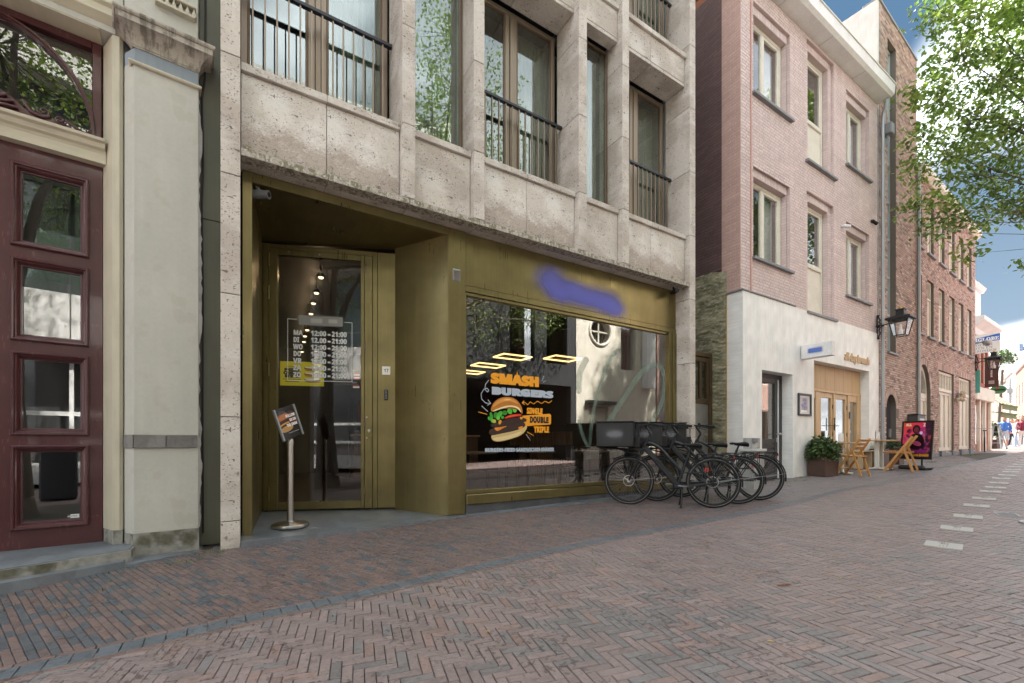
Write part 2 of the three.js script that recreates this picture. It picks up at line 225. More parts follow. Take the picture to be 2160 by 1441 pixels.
const M = {
  trav: std(0xffffff, 0.82, { map: travT, bumpMap: travB, bumpScale: 0.006 }),
  travStain: std(0xffffff, 0.85, { map: travStainT, bumpMap: again(travB, 1), bumpScale: 0.006 }),
  travEdge: std(0xffffff, 0.9, { map: travEdgeT, bumpMap: travB, bumpScale: 0.006 }),
  gold: std([0.235, 0.19, 0.082], 0.55, { metalness: 0.7, map: brushT, roughnessMap: brushR }),
  bronze: std([0.17, 0.115, 0.075], 0.45, { metalness: 0.5, map: grainT }),
  bronzeLight: std([0.27, 0.215, 0.16], 0.42, { metalness: 0.55 }),
  dark: std([0.012, 0.012, 0.014], 0.5), black: std([0.0035, 0.0035, 0.004], 0.5), blackMatt: std([0.01, 0.01, 0.011], 0.85),
  steel: std([0.55, 0.53, 0.5], 0.28, { metalness: 1 }), zinc: std([0.40, 0.42, 0.43], 0.45, { metalness: 0.7, map: grainT }), lead: std([0.22, 0.23, 0.24], 0.6, { map: grainT }),
  slate: std([0.16, 0.175, 0.19], 0.55, { map: slateT, bumpMap: grainB, bumpScale: 0.003 }), slateDark: std([0.075, 0.08, 0.085], 0.6, { map: slateT }), wetSlate: std([0.17, 0.185, 0.2], 0.28, { map: slateT, bumpMap: grainB, bumpScale: 0.0015 }),
  cream: std(0xffffff, 0.75, { map: plasterT, bumpMap: grainB, bumpScale: 0.003 }), creamPaint: std([0.52, 0.48, 0.375], 0.5, { map: streakT }), capital: std(0xffffff, 0.9, { map: tex(512, 512, (u, v) => { const a = fbm(u, v, 64, 12, 4, 191), b = fbm(u, v, 9, 9, 5, 193), f = fbm(u, v, 120, 120, 2, 195); const s = smooth(0.40, 0.66, a * 0.5 + b * 0.4 + f * 0.12); return toS(mix3([0.40, 0.37, 0.32], [0.125, 0.112, 0.092], s * 0.8)); }, true, 0.9), bumpMap: grainB, bumpScale: 0.003 }),
  moss: std(0xffffff, 0.9, { map: mossT, bumpMap: grainB, bumpScale: 0.006 }), blueGrey: std([0.26, 0.31, 0.36], 0.7, { map: streakT }),
  maroon: phys(0xffffff, 0.45, { map: maroonT, clearcoat: 0.5, clearcoatRoughness: 0.06, bumpMap: again(grainB, 2, 0.5), bumpScale: 0.0015 }),
  olive: std([0.105, 0.105, 0.075], 0.6, { map: streakT }),
  glass: phys(0xffffff, 0.0, { transmission: 1, thickness: 0, ior: 2.1 }), doorGlass: phys(0xffffff, 0.0, { transmission: 1, thickness: 0, ior: 1.65 }), glassGreen: phys([0.86, 0.95, 0.9], 0.0, { transmission: 1, thickness: 0, ior: 2.1 }), glassClear: phys(0xffffff, 0.02, { transmission: 1, thickness: 0, ior: 1.5 }),
  white: std([0.80, 0.80, 0.79], 0.6, { map: grainT }), offWhite: std([0.74, 0.70, 0.60], 0.5, { map: grainT }), plasterWhite: std([0.86, 0.855, 0.84], 0.8, { map: streakT, bumpMap: grainB, bumpScale: 0.002 }),
  fibreGrey: std([0.66, 0.66, 0.62], 0.7, { map: streakT }),
  oak: std([0.66, 0.46, 0.26], 0.5, { map: woodT }), oakPale: std([0.68, 0.53, 0.35], 0.55, { map: woodT }), chairWood: std([0.62, 0.31, 0.09], 0.42, { map: woodT }), plank: std([0.16, 0.115, 0.08], 0.7, { map: woodT }),
  corten: std([0.085, 0.045, 0.032], 0.6, { map: grainT }), tableWhite: std([0.74, 0.72, 0.64], 0.4),
  charcoal: std([0.04, 0.042, 0.045], 0.5, { map: streakT }), iron: std([0.02, 0.022, 0.028], 0.45),
  rubber: std([0.006, 0.006, 0.0065], 0.75), bikePaint: phys([0.0045, 0.0055, 0.0085], 0.5, { clearcoat: 0.08, clearcoatRoughness: 0.25 }), spoke: std([0.34, 0.34, 0.34], 0.35, { metalness: 1 }), reflect: std([0.32, 0.32, 0.32], 0.5),
  red: std([0.5, 0.03, 0.02], 0.5), brickPaint: std(0xffffff, 0.7, { vertexColors: true, map: grainT, bumpMap: grainB, bumpScale: 0.003 }), mortarPink: std([0.54, 0.425, 0.405], 0.85, { map: grainT }),
  brickRed: std(0xffffff, 0.85, { vertexColors: true, map: grainT, bumpMap: grainB, bumpScale: 0.004 }), mortar: std([0.15, 0.125, 0.11], 0.95),
  sideDark: std([0.125, 0.078, 0.075], 0.75, { map: grainT, bumpMap: roughB, bumpScale: 0.012 }), peel: std(0xffffff, 0.92, { map: peelT, bumpMap: roughB, bumpScale: 0.03 }),
  paver: std(0xffffff, 0.46, { vertexColors: true, map: paveT, bumpMap: paveB, bumpScale: 0.0025 }), sand: std([0.068, 0.056, 0.048], 0.95, { map: grainT }),
  stoneWhite: std([0.62, 0.6, 0.56], 0.6, { map: slateT }), concrete: std([0.42, 0.42, 0.4], 0.85, { map: slateT }), concretePale: std([0.6, 0.6, 0.585], 0.8, { map: streakT }),
  leaf: phys(0xffffff, 0.7, { vertexColors: true, transmission: 0.5, thickness: 0 }), bark: std([0.13, 0.11, 0.085], 0.9, { map: streakT, bumpMap: roughB, bumpScale: 0.02 }), shrub: phys(0xffffff, 0.6, { vertexColors: true, transmission: 0.25, thickness: 0 }),
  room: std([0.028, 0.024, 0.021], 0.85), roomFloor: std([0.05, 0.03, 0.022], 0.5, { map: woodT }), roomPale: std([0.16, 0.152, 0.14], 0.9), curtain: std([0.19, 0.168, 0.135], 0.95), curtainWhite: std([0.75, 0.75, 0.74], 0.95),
  tile: std([0.32, 0.12, 0.06], 0.85, { map: grainT }), grass: std(0xffffff, 0.9, { vertexColors: true }),
};

// ---------------------------------------------------------------- ground, street and pavement
const inView = (x, y, z, m = 0) => { const dx = x, dz = z - EYE_D, fw = C * dx - S * dz, rt = S * dx + C * dz; if (fw < 0.2) return null; const px = 1080 + LENS * rt / fw, py = HORIZON - LENS * (y - EYE_H) / fw; return px > -m && px < 2160 + m && py > -m && py < 1441 + m ? { px, py, fw } : null; };
function sheet(xs, zs, dy) {
  const b = new PB();
  for (let i = 0; i + 1 < xs.length; i++) for (let j = 0; j + 1 < zs.length; j++) { const P = (x, z) => [x, g(x, z) + dy, z]; b.poly([P(xs[i], zs[j]), P(xs[i], zs[j + 1]), P(xs[i + 1], zs[j + 1]), P(xs[i + 1], zs[j])], [0, -500, 0]); }
  return b.geo();
}
const GXS = GX.map((a) => a[0]);
const farPaveT = tex(1024, 1024, (u, v) => { const n = 40, m = 10, r = Math.floor(v * n), o = (r % 2) * 0.5, x = u * m + o, fx = x - Math.floor(x), fy = v * n - r, h = hash(Math.floor(x) % m, r, 5); const edge = fx < 0.025 || fy < 0.1 ? 0.5 : 1; let c = h < 0.25 ? [0.15, 0.14, 0.14] : h < 0.6 ? [0.21, 0.145, 0.13] : [0.25, 0.175, 0.155]; const k = edge * (0.8 + 0.3 * fbm(u, v, 60, 60, 3, 7)); return toS(c.map((a) => a * k)); }, true, 0.5);
M.farPave = std(0xffffff, 0.75, { map: farPaveT });
structure('ground', sheet([-300, ...GXS.filter((x) => x > -300 && x < 800), 800], [-300, -60, 0, 1, 2, 3, 3.5, 8, 60, 300], -0.022), M.farPave, 'brick paved ground of the street running on to the horizon');
structure('paving_bed', sheet([-3.2, ...GXS.filter((x) => x > -3.2 && x < 27), 27], [-0.3, 0, 1, 2, 3, 3.5, 5.4], -0.011), M.sand, 'dark sand between the paving bricks');

const BAND = [[-4, 2.3], [-0.9, 2.15], [0.5, 2.1], [1.58, 1.99], [3.2, 1.865], [5.9, 1.78], [9, 1.52], [12.6, 1.6], [16.4, 1.39], [25, 0.82], [31, -0.5]];
const bandZ = (x) => { for (let i = 1; i < BAND.length; i++) if (x <= BAND[i][0]) { const [a, b] = BAND[i - 1], [c, d] = BAND[i]; return b + (d - b) * (x - a) / (c - a); } return -0.5; };
function paver(b, cx, cz, ang, L, W, col, dy, tx = 0, tz = 0) {
  const ex = [Math.cos(ang), Math.sin(ang)], ez = [-ex[1], ex[0]], e = 0.0022, y0 = g(cx, cz) + dy, K = 0.02;
  const P = (a, c, d) => { const x = cx + ex[0] * a + ez[0] * c, z = cz + ex[1] * a + ez[1] * c; return [x, y0 + (g(cx + ex[0] * 0.1, cz + ex[1] * 0.1) - g(cx, cz)) * a / 0.1 + tx * a + tz * c - d, z]; };
  const l = L / 2, w = W / 2, T = [[-l + e, -w + e], [l - e, -w + e], [l - e, w - e], [-l + e, w - e]], O = [[-l, -w], [l, -w], [l, w], [-l, w]], low = [cx, y0 - 1, cz];
  b.poly(T.map((q) => P(...q, 0)), low, col);
  for (let i = 0; i < 4; i++) { const j = (i + 1) % 4; b.poly([P(...T[i], 0), P(...T[j], 0), P(...O[j], 0.0035), P(...O[i], 0.0035)], low, col); b.poly([P(...O[i], 0.0035), P(...O[j], 0.0035), P(...O[j], K), P(...O[i], K)], [cx, y0 - 0.01, cz], col); }
}
function paving(name, label, piece, field, list, mat) { // the 300 that show largest are parts, the rest one field
  const o = new THREE.Group(); o.name = name; o.userData = { kind: 'structure', label }; scene.add(o);
  for (const q of list) { const s = inView(q[0], g(q[0], q[1]), q[1]); q.depth = s ? s.fw : 1e9; }
  list.sort((a, b) => a.depth - b.depth);
  const rest = new PB();
  list.forEach((q, i) => { if (i < 300) { const b = new PB(); paver(b, ...q); mesh(o, piece, b.geo(), mat); } else paver(rest, ...q); });
  if (list.length > 300) mesh(o, field, rest.geo(), mat, { kind: 'stuff' });
  return o;
}
const wanted = (x, z) => x > -3 && x < 26.8 && z < 5.2 && inView(x, g(x, z), z, 260);
{
  seed(11);
  const tone = (p, x, z) => { const k = rr(0.9, 1.1); return p.map((a) => a * k); };
  const A = 12.8 * Math.PI / 180, ca = Math.cos(A), sa = Math.sin(A), w = 0.047, n = 3, J = 0.0032, list = [];
  for (let m = -80; m < 140; m++) for (let k = -172; k < 172; k++) for (const v of [0, 1]) {
    const a = v ? (k + n + 2 * n * m + 0.5) * w : (k + 2 * n * m + n / 2) * w, c = v ? (k - n + 1 + n / 2) * w : (k + 0.5) * w;
    if (a < -6 || a > 30 || c < -8 || c > 8) continue;
    const x = ca * a - sa * c, z = 1.5 + sa * a + ca * c;
    if (z < bandZ(x) + 0.02 || !wanted(x, z)) continue;
    const patch = noise(x * 0.9 + 40, z * 0.9 + 40, 999, 999, 3), h = rnd();
    const col = tone(h < 0.1 + 0.3 * smooth(0.5, 0.8, patch) ? [0.20, 0.182, 0.18] : h < 0.62 ? [0.245, 0.192, 0.183] : h < 0.92 ? [0.262, 0.203, 0.193] : [0.27, 0.19, 0.172], x, z);
    list.push([x, z, A + v * Math.PI / 2, n * w - J, w - J, col, rr(-0.0018, 0.0018), rr(-0.012, 0.012), rr(-0.02, 0.02)]);
  }
  paving('herringbone_street', 'street of red brown clay bricks laid in herringbone', 'brick', 'brick_field', list, M.paver);
  const D = Math.atan2(0.933, 0.358), cd = Math.cos(D), sd = Math.sin(D), list2 = [];
  for (let r = -100; r < 780; r++) {
    const off = rr(0, 0.125);
    for (let k = -40; k < 64; k++) {
      const L = 0.125, along = k * L + off, x = r * 0.0372 * sd + along * cd, z = -r * 0.0372 * cd + along * sd;
      const lo = Math.max(-0.2, 0);
      if (z > bandZ(x) - 0.06 || z < (x < -0.3 ? 0.1 : x < 2.4 ? 0.1 : 0.02) - (x > 15 ? 0.6 : 0) || !wanted(x, z)) continue;
      const patch = noise(x * 1.1 + 9, z * 1.1 + 70, 999, 999, 5), h = rnd(), blue = 0.14 + (x < 0.6 ? 0.26 : 0.08) * patch * 2;
      const far = smooth(7, 12, x);
      let col = h < blue ? [0.105, 0.112, 0.124] : h < 0.5 ? [0.162, 0.119, 0.111] : h < 0.88 ? [0.18, 0.13, 0.12] : [0.2, 0.136, 0.12];
      if (x > 7) col = h < 0.3 ? [0.20, 0.195, 0.195] : [0.235, 0.19, 0.185];
      list2.push([x, z, D, L - 0.0035, 0.0352, tone(col), rr(-0.002, 0.002), rr(-0.014, 0.014), rr(-0.025, 0.025)]);
    }
  }
  paving('brick_pavement', 'pavement of dark red and slate grey bricks along the shop fronts', 'brick', 'brick_field', list2, M.paver);
  const list3 = [], list4 = [];
  for (let x = -2.2, i = 0; x < 26.8; i++) {
    const slope = (bandZ(x + 0.05) - bandZ(x - 0.05)) / 0.1, a = Math.atan(slope), l = 0.088; x += l * Math.cos(a);
    if (!wanted(x, bandZ(x))) continue;
    const k = rr(0.85, 1.15); list3.push([x, bandZ(x), a, l - 0.004, 0.122, [0.125 * k, 0.142 * k, 0.16 * k], 0.004 + rr(-0.0008, 0.0008), rr(-0.01, 0.01), rr(-0.01, 0.01)]);
  }
  paving('gutter_band', 'curving band of blue grey blocks between pavement and street', 'block', 'block_field', list3, M.paver);
  for (const s of [-1, 1]) for (let x = -2.2; x < 14; ) { const a = Math.atan((bandZ(x + 0.05) - bandZ(x - 0.05)) / 0.1); x += 0.14 * Math.cos(a); const z = bandZ(x) + s * 0.083; if (!wanted(x, z)) continue; const k = rr(0.85, 1.15); list4.push([x, z, a, 0.136, 0.036, [0.2 * k, 0.135 * k, 0.12 * k], 0.003 + rr(-0.001, 0.001), 0, 0]); }
  paving('edging_courses', 'single rows of red bricks edging the grey gutter band', 'brick', 'brick_field', list4, M.paver);
}
// pale inscribed plates down the middle of the street
{
  const centres = [[5.46, 3.68], [6.55, 3.52], [7.57, 3.39], [8.69, 3.235], [9.61, 3.13], [10.65, 3.0], [11.32, 2.935], [12.13, 2.83], [13.06, 2.70], [13.85, 2.645], [14.73, 2.55], [15.5, 2.46], [16.7, 2.3], [17.8, 2.2], [19, 2.06], [20.3, 1.95], [21.8, 1.8]];
  const cv = document.createElement('canvas'); cv.width = 512; cv.height = 512; const cx = cv.getContext('2d');
  cx.fillStyle = '#ffffff'; cx.fillRect(0, 0, 512, 512); cx.strokeStyle = '#7d766c'; cx.lineCap = 'round';
  seed(41);
  const hand = (x, y, k, r) => { cx.save(); cx.translate(x, y); cx.rotate(r); cx.lineWidth = 13 * k; for (const [a, l] of [[-0.7, 70], [-0.3, 95], [0, 102], [0.28, 94], [0.95, 66]]) { cx.beginPath(); cx.moveTo(Math.sin(a) * 26 * k, -Math.cos(a) * 26 * k); cx.lineTo(Math.sin(a) * l * k, -Math.cos(a) * l * k); cx.stroke(); } cx.beginPath(); cx.ellipse(0, 0, 32 * k, 36 * k, 0, 0, 7); cx.stroke(); cx.restore(); };
  hand(350, 270, 1.35, 1.2); cx.lineWidth = 7; for (const y of [210, 260, 310]) { cx.beginPath(); for (let i = 0; i < 11; i++) { const x = 60 + i * 16, yy = y + (rnd() - 0.5) * 34; i ? cx.lineTo(x, yy) : cx.moveTo(x, yy); } cx.stroke(); }
  const ct = new THREE.CanvasTexture(cv); ct.colorSpace = THREE.SRGBColorSpace;
  M.plate = std([0.36, 0.345, 0.32], 0.6, { map: ct });
  const ord = ['nearest', 'second', 'third', 'fourth', 'fifth', 'sixth', 'seventh', 'eighth', 'ninth', 'tenth', 'eleventh', 'twelfth', 'thirteenth', 'fourteenth', 'fifteenth', 'sixteenth', 'farthest'];
  centres.forEach(([x, z], i) => {
    const y = g(x, z), t = thing('paving_plate', i === 0 ? 'nearest of the pale inscribed stone plates set in the street' : i === 16 ? 'farthest of the pale inscribed stone plates set in the street' : ord[i] + ' nearest pale inscribed stone plate in the line down the street', 'plate', [x, y, z], 0.2, 'pale stone plates in the street');
    const tilt = Math.atan((g(x + 0.2, z) - g(x - 0.2, z)) / 0.4); t.rotation.z = tilt;
    const q = box(-0.135, 0.135, -0.03, 0.006, -0.125, 0.125, { c: 0.002 }), uv = q.attributes.uv, p = q.attributes.position; for (let k = 0; k < uv.count; k++) uv.setXY(k, p.getX(k) / 0.27 + 0.5, 0.5 - p.getZ(k) / 0.25);
    mesh(t, 'stone', q, M.plate);
    if (i < 8) for (const sx of [-0.2, 0.14]) mesh(t, 'surround', box(sx, sx + 0.06, -0.03, 0.004, -0.125, 0.125, { c: 0.002 }), M.farSur ??= std([0.26, 0.21, 0.19], 0.75, { map: slateT }));
  });
  const y1 = g(7.38, 3.86); const o = thing('manhole_cover', 'round iron manhole cover at the right edge of the street', 'manhole', [7.6, y1, 4.05]);
  mesh(o, 'rim', moved(N(new THREE.TorusGeometry(0.24, 0.02, 6, 32)), 0, 0.002, 0, 0, Math.PI / 2), M.zinc); mesh(o, 'lid', lathe([[0, 0.006], [0.21, 0.006], [0.225, 0.002], [0.225, -0.03]], 32), M.lead);
  const o2 = thing('drain_grate', 'small rectangular drain grate in the street bricks', 'drain', [8.1, g(8.1, 3.62), 3.62], 0.3);
  mesh(o2, 'frame', [box(-0.14, 0.14, -0.03, 0.005, -0.1, -0.085), box(-0.14, 0.14, -0.03, 0.005, 0.085, 0.1), box(-0.14, -0.125, -0.03, 0.005, -0.085, 0.085), box(0.125, 0.14, -0.03, 0.005, -0.085, 0.085)], M.zinc);
  for (let i = 0; i < 6; i++) mesh(o2, 'bar', box(-0.105 + i * 0.04, -0.083 + i * 0.04, -0.03, 0.003, -0.085, 0.085), M.lead);
}
// litter and weeds
{
  seed(77);
  const spots = [[3.05, 3.45, 0.05, 'twig'], [3.35, 3.9, 0.03, 'leaf'], [4.1, 2.75, 0.03, 'leaf'], [2.2, 3.85, 0.028, 'leaf'], [3.6, 3.6, 0.03, 'leaf'], [1.1, 3.0, 0.025, 'leaf'], [6.3, 2.1, 0.04, 'leaf'], [2.6, 2.6, 0.03, 'leaf'], [8.2, 1.1, 0.05, 'leaf'], [1.2, 0.5, 0.03, 'leaf'], [1.9, 0.35, 0.03, 'leaf'], [0.3, 0.6, 0.025, 'leaf']];
  const where = ['near the curving twig', 'farthest right of the foreground', 'in mid street', 'at the bottom edge of the picture', 'right of the twig', 'low in the middle of the picture', 'beside the gutter band', 'in the herringbone near the middle', 'behind the bicycles', 'in front of the doorway threshold', 'by the gold pillar', 'at the left pavement'];
  spots.forEach(([x, z, s, kind], i) => {
    if (kind === 'twig') return single('twig', 'small curled brown twig on the herringbone bricks', 'twig', pipe([[x, g(x, z) + 0.01, z], [x + 0.03, g(x, z) + 0.014, z + 0.02], [x + 0.075, g(x, z) + 0.01, z + 0.02], [x + 0.1, g(x, z) + 0.008, z + 0.035]], 0.005, 6), std([0.22, 0.09, 0.04], 0.8));
    const b = new PB(), a = rr(0, 6), y = g(x, z) + 0.004, ca = Math.cos(a), sa = Math.sin(a), P = (u, v, h) => [x + (u * ca - v * sa) * s, y + h * s, z + (u * sa + v * ca) * s];
    b.poly([P(-0.6, 0, 0.02), P(0, 0.3, 0.2), P(0.6, 0, 0.05)], [x, y - 1, z]); b.poly([P(-0.6, 0, 0.02), P(0, -0.3, 0.16), P(0.6, 0, 0.05)], [x, y - 1, z]);
    single('fallen_leaf', 'fallen dry leaf ' + where[i], 'leaf', b.geo(), std(i % 2 ? [0.5, 0.36, 0.08] : [0.42, 0.26, 0.1], 0.8), 'fallen leaves on the paving');
  });
  const tuft = new PB();
  const patchy = [[6.6, 0.75, 0.5, 0.16, 260], [7.4, 0.5, 0.3, 0.12, 120], [9.7, 0.35, 0.5, 0.1, 90], [10.6, 0.15, 0.25, 0.06, 60], [17.2, 0.55, 0.35, 0.12, 120], [23.5, 0.1, 1.2, 0.15, 260], [-0.2, 0.3, 0.12, 0.05, 40], [-0.55, 0.5, 0.3, 0.05, 40], [-0.6, 1.2, 0.6, 0.5, 40], [1.5, 2.3, 1.2, 0.2, 30]];
  for (const [x, z, a, b, n] of patchy) for (let i = 0; i < n; i++) { const px = x + rr(-a, a), pz = z + rr(-b, b), y = g(px, pz) - 0.004, h = rr(0.008, 0.03), t = rr(0, 6.28), w = 0.006, k = rr(0.7, 1.3); tuft.poly([[px - Math.cos(t) * w, y, pz - Math.sin(t) * w], [px + Math.cos(t) * w, y, pz + Math.sin(t) * w], [px + rr(-0.012, 0.012), y + h, pz + rr(-0.012, 0.012)]], null, [0.09 * k, 0.16 * k, 0.03 * k]); }
  const o = mesh(scene, 'joint_weeds', tuft.geo(), M.grass); o.userData = { kind: 'stuff', label: 'short green weeds growing in the paving joints', category: 'weeds' };
}

// ---------------------------------------------------------------- cream building at the left
function frameLoft(x0, x1, y0, y1, prof) { // mitred moulding round a rectangle: prof = [inset, z] from outside in
  const b = new PB(), R = ([i, z]) => [[x0 + i, y0 + i, z], [x1 - i, y0 + i, z], [x1 - i, y1 - i, z], [x0 + i, y1 - i, z]], mid = [(x0 + x1) / 2, (y0 + y1) / 2, -50];
  for (let k = 0; k + 1 < prof.length; k++) { const A = R(prof[k]), B = R(prof[k + 1]); for (let i = 0; i < 4; i++) { const j = (i + 1) % 4; if (Math.abs(prof[k][0] - prof[k + 1][0]) < 1e-6) b.poly([A[i], A[j], B[j], B[i]], [mid[0], mid[1], (prof[k][1] + prof[k + 1][1]) / 2]); else b.poly([A[i], A[j], B[j], B[i]], mid); } }
  return b.geo();
}
function capLoft(xl, xr, zb, prof) { // a projecting capital: prof = [overhang, y]
  const b = new PB(), R = ([o, y]) => [[xl - o * 0.9, y, zb], [xl - o * 0.75, y, o], [xr + o * 0.75, y, o], [xr + o * 0.75, y, zb]], mid = [(xl + xr) / 2, 0, zb];
  for (let k = 0; k + 1 < prof.length; k++) { const A = R(prof[k]), B = R(prof[k + 1]); for (let i = 0; i < 3; i++) { const flat = Math.abs(prof[k][1] - prof[k + 1][1]) < 1e-6; b.poly([A[i], A[i + 1], B[i + 1], B[i]], [mid[0], (prof[k][1] + prof[k + 1][1]) / 2 + (flat ? (prof[k + 1][0] > prof[k][0] ? 1 : -1) : 0), zb - 0.3]); } }
  return b.geo();
}
{
  const T = thing('cream_building', 'cream plastered building with a maroon glazed door and classical pilaster', 'building', [-0.29, 0, 0.06], 5.1 * Math.PI / 180);
  const wall = (n, q, m) => mesh(T, n, q, m);
  wall('upper_wall', [plate(rect(-2.9, -0.535, 4.5, 13.5), [], -0.5, -0.12), box(-2.9, -2.06, -0.1, 4.5, -0.5, -0.12), box(-0.52, -0.012, 4.56, 13.5, -0.5, -0.025)], M.cream);
  wall('party_wall', [box(-0.25, 0.03, -0.1, 13.4, -0.42, -0.13), box(-0.6, -0.25, 4.2, 13.4, -0.44, -0.2)], M.concrete);
  wall('soffit_board', box(-2.05, -0.69, 4.49, 4.499, -0.5, -0.125), M.creamPaint);
  wall('lintel_moulding', run([[-0.118, 4.55], [-0.06, 4.6], [-0.06, 4.66], [-0.03, 4.68], [-0.03, 4.72], [-0.118, 4.72]], -2.9, -0.54), M.creamPaint);
  wall('jamb', raise([[-0.685, -0.42], [-0.685, -0.33], [-0.605, -0.12], [-0.56, -0.112], [-0.536, -0.13], [-0.529, -0.42]], 0.245, 4.488), M.creamPaint);
  wall('jamb_base', raise([[-0.68, -0.42], [-0.68, -0.32], [-0.598, -0.105], [-0.538, -0.105], [-0.524, -0.42]], 0.1, 0.244), M.moss);
  const P = sub(T, 'pilaster');
  mesh(P, 'shaft', [raise([[-0.528, -0.45], [-0.528, -0.125], [-0.456, 0], [-0.012, 0], [-0.007, -0.004], [-0.012, -0.45]], 0.217, 4.255)], M.cream);
  mesh(P, 'torn_edge', (() => { const b = new PB(); seed(5); let w = 0.012; for (let y = 0.22; y < 4.2; y += 0.045) { const w2 = clamp(w + rr(-0.012, 0.012), 0.004, y < 0.7 ? 0.05 : 0.03); b.poly([[-0.012, y, -0.015], [-0.008 + w, y, -0.03], [-0.008 + w2, y + 0.045, -0.03], [-0.012, y + 0.045, -0.015]], [0, y, -1]); b.poly([[-0.008 + w, y, -0.03], [-0.01, y, -0.2], [-0.01, y + 0.045, -0.2], [-0.008 + w2, y + 0.045, -0.03]], [-0.2, y, -0.1]); w = w2; } return b.geo(); })(), M.concrete);
  mesh(P, 'plinth', [raise([[-0.53, -0.45], [-0.53, -0.12], [-0.462, 0.018], [-0.004, 0.018], [-0.004, -0.45]], -0.06, 0.216)], M.moss);
  mesh(P, 'dado_stone', [box(-0.458, -0.24, 0.951, 1.065, -0.02, 0.024, { c: 0.004 }), box(-0.238, -0.017, 0.951, 1.065, -0.02, 0.022, { c: 0.004 }), raise([[-0.525, -0.13], [-0.532, -0.11], [-0.465, 0.022], [-0.455, 0.0]], 0.951, 1.065)], std([0.2, 0.19, 0.18], 0.9, { map: slateT, bumpMap: grainB, bumpScale: 0.006 }));
  const arc = []; for (let i = 0; i <= 8; i++) { const a = Math.PI * (i / 8); arc.push([0.004 + 0.026 * Math.sin(a), 4.222 + 0.036 * (1 - Math.cos(a)) / 2]); }
  mesh(P, 'astragal', capLoft(-0.47, -0.008, -0.13, arc), M.creamPaint);
  mesh(P, 'neck', raise([[-0.53, -0.4], [-0.526, -0.125], [-0.453, 0.003], [-0.009, 0.003], [-0.009, -0.4]], 4.257, 4.372), M.blueGrey);
  const cav = [[0.004, 4.372], [0.012, 4.372], [0.012, 4.384]]; for (let i = 0; i <= 10; i++) { const a = Math.PI / 2 * (i / 10); cav.push([0.018 + 0.11 * (1 - Math.cos(a)), 4.386 + 0.105 * Math.sin(a)]); }
  cav.push([0.14, 4.491], [0.14, 4.54], [0.152, 4.54], [0.164, 4.553], [0.164, 4.568], [-0.02, 4.575]);
  mesh(P, 'capital', capLoft(-0.46, -0.012, -0.13, cav), M.capital);
  const Dn = sub(T, 'dentil_course');
  mesh(Dn, 'bed', [box(-0.32, -0.03, 4.84, 4.862, -0.03, 0.03, { c: 0.003 })], M.creamPaint); mesh(Dn, 'cap', [box(-0.325, -0.025, 4.925, 4.95, -0.03, 0.04, { c: 0.006 })], M.creamPaint);
  for (let i = 0; i < 6; i++) { const x = -0.3 + i * 0.048, q = new PB(), c = [x + 0.018, 4.89, -0.02]; const A = [x, 4.863, 0.026], B = [x + 0.036, 4.863, 0.026], D = [x + 0.018, 4.924, 0.03], A2 = [x, 4.863, -0.028], B2 = [x + 0.036, 4.863, -0.028], D2 = [x + 0.018, 4.924, -0.028]; q.poly([A, B, D], c); q.poly([A, D, D2, A2], c); q.poly([B, D, D2, B2], c); mesh(Dn, 'tooth', q.geo(), M.creamPaint); }
  // door
  const Dr = sub(T, 'door');
  const rows = [[2.60, 3.27], [1.83, 2.50], [1.06, 1.735], [0.287, 0.972]];
  for (const mir of [0, 1]) {
    const X = (a, b) => (mir ? [-2.74 - b, -2.74 - a] : [a, b]), [l, r] = X(-1.362, -0.688);
    mesh(Dr, 'leaf', plate(rect(l, r, 0.12, 3.418), rows.map(([a, b]) => rect(...X(-1.23, -0.776), a, b)), -0.38, -0.325), M.maroon);
    for (const [a, b] of rows) {
      const [pl, pr] = X(-1.23, -0.776);
      mesh(Dr, 'panel_moulding', frameLoft(pl, pr, a, b, [[-0.004, -0.325], [-0.004, -0.306], [0.006, -0.298], [0.016, -0.3], [0.022, -0.315], [0.03, -0.318], [0.042, -0.335], [0.046, -0.35], [0.056, -0.352], [0.056, -0.37]]), M.maroon);
      mesh(Dr, 'pane', box(pl + 0.05, pr - 0.05, a + 0.05, b - 0.05, -0.368, -0.364), M.glass);
    }
  }
  mesh(Dr, 'sticker', box(-0.915, -0.84, 0.348, 0.38, -0.3635, -0.3625), (() => { const cv = document.createElement('canvas'); cv.width = 256; cv.height = 96; const x = cv.getContext('2d'); x.fillStyle = '#cfd2d2'; x.fillRect(0, 0, 256, 96); x.fillStyle = '#3a3c40'; x.fillRect(0, 0, 70, 96); x.font = 'bold italic 54px sans-serif'; x.fillStyle = '#dfe2e2'; x.fillText('ser', 4, 66); x.fillStyle = '#22262c'; x.fillText('STAD', 78, 66); const t = new THREE.CanvasTexture(cv); t.colorSpace = THREE.SRGBColorSpace; t.wrapS = t.wrapT = THREE.RepeatWrapping; t.repeat.set(1 / 0.075, 1 / 0.032); t.offset.set(0.915 / 0.075, -0.348 / 0.032); return std(0xffffff, 0.5, { map: t }); })());
  const Tr = sub(T, 'transom');
  mesh(Tr, 'cornice', run([[-0.4, 3.42], [-0.25, 3.42], [-0.25, 3.5], [-0.24, 3.52], [-0.215, 3.535], [-0.205, 3.57], [-0.175, 3.58], [-0.17, 3.602], [-0.4, 3.61]], -2.06, -0.66), M.creamPaint);
  const F = sub(T, 'fanlight');
  mesh(F, 'frame', ring(-2.05, -0.692, 3.6, 4.489, 0.062, -0.39, -0.31, { c: 0.006, wb: 0.06 }), M.maroon);
  mesh(F, 'pane', box(-2.0, -0.74, 3.65, 4.44, -0.366, -0.362), M.glass);
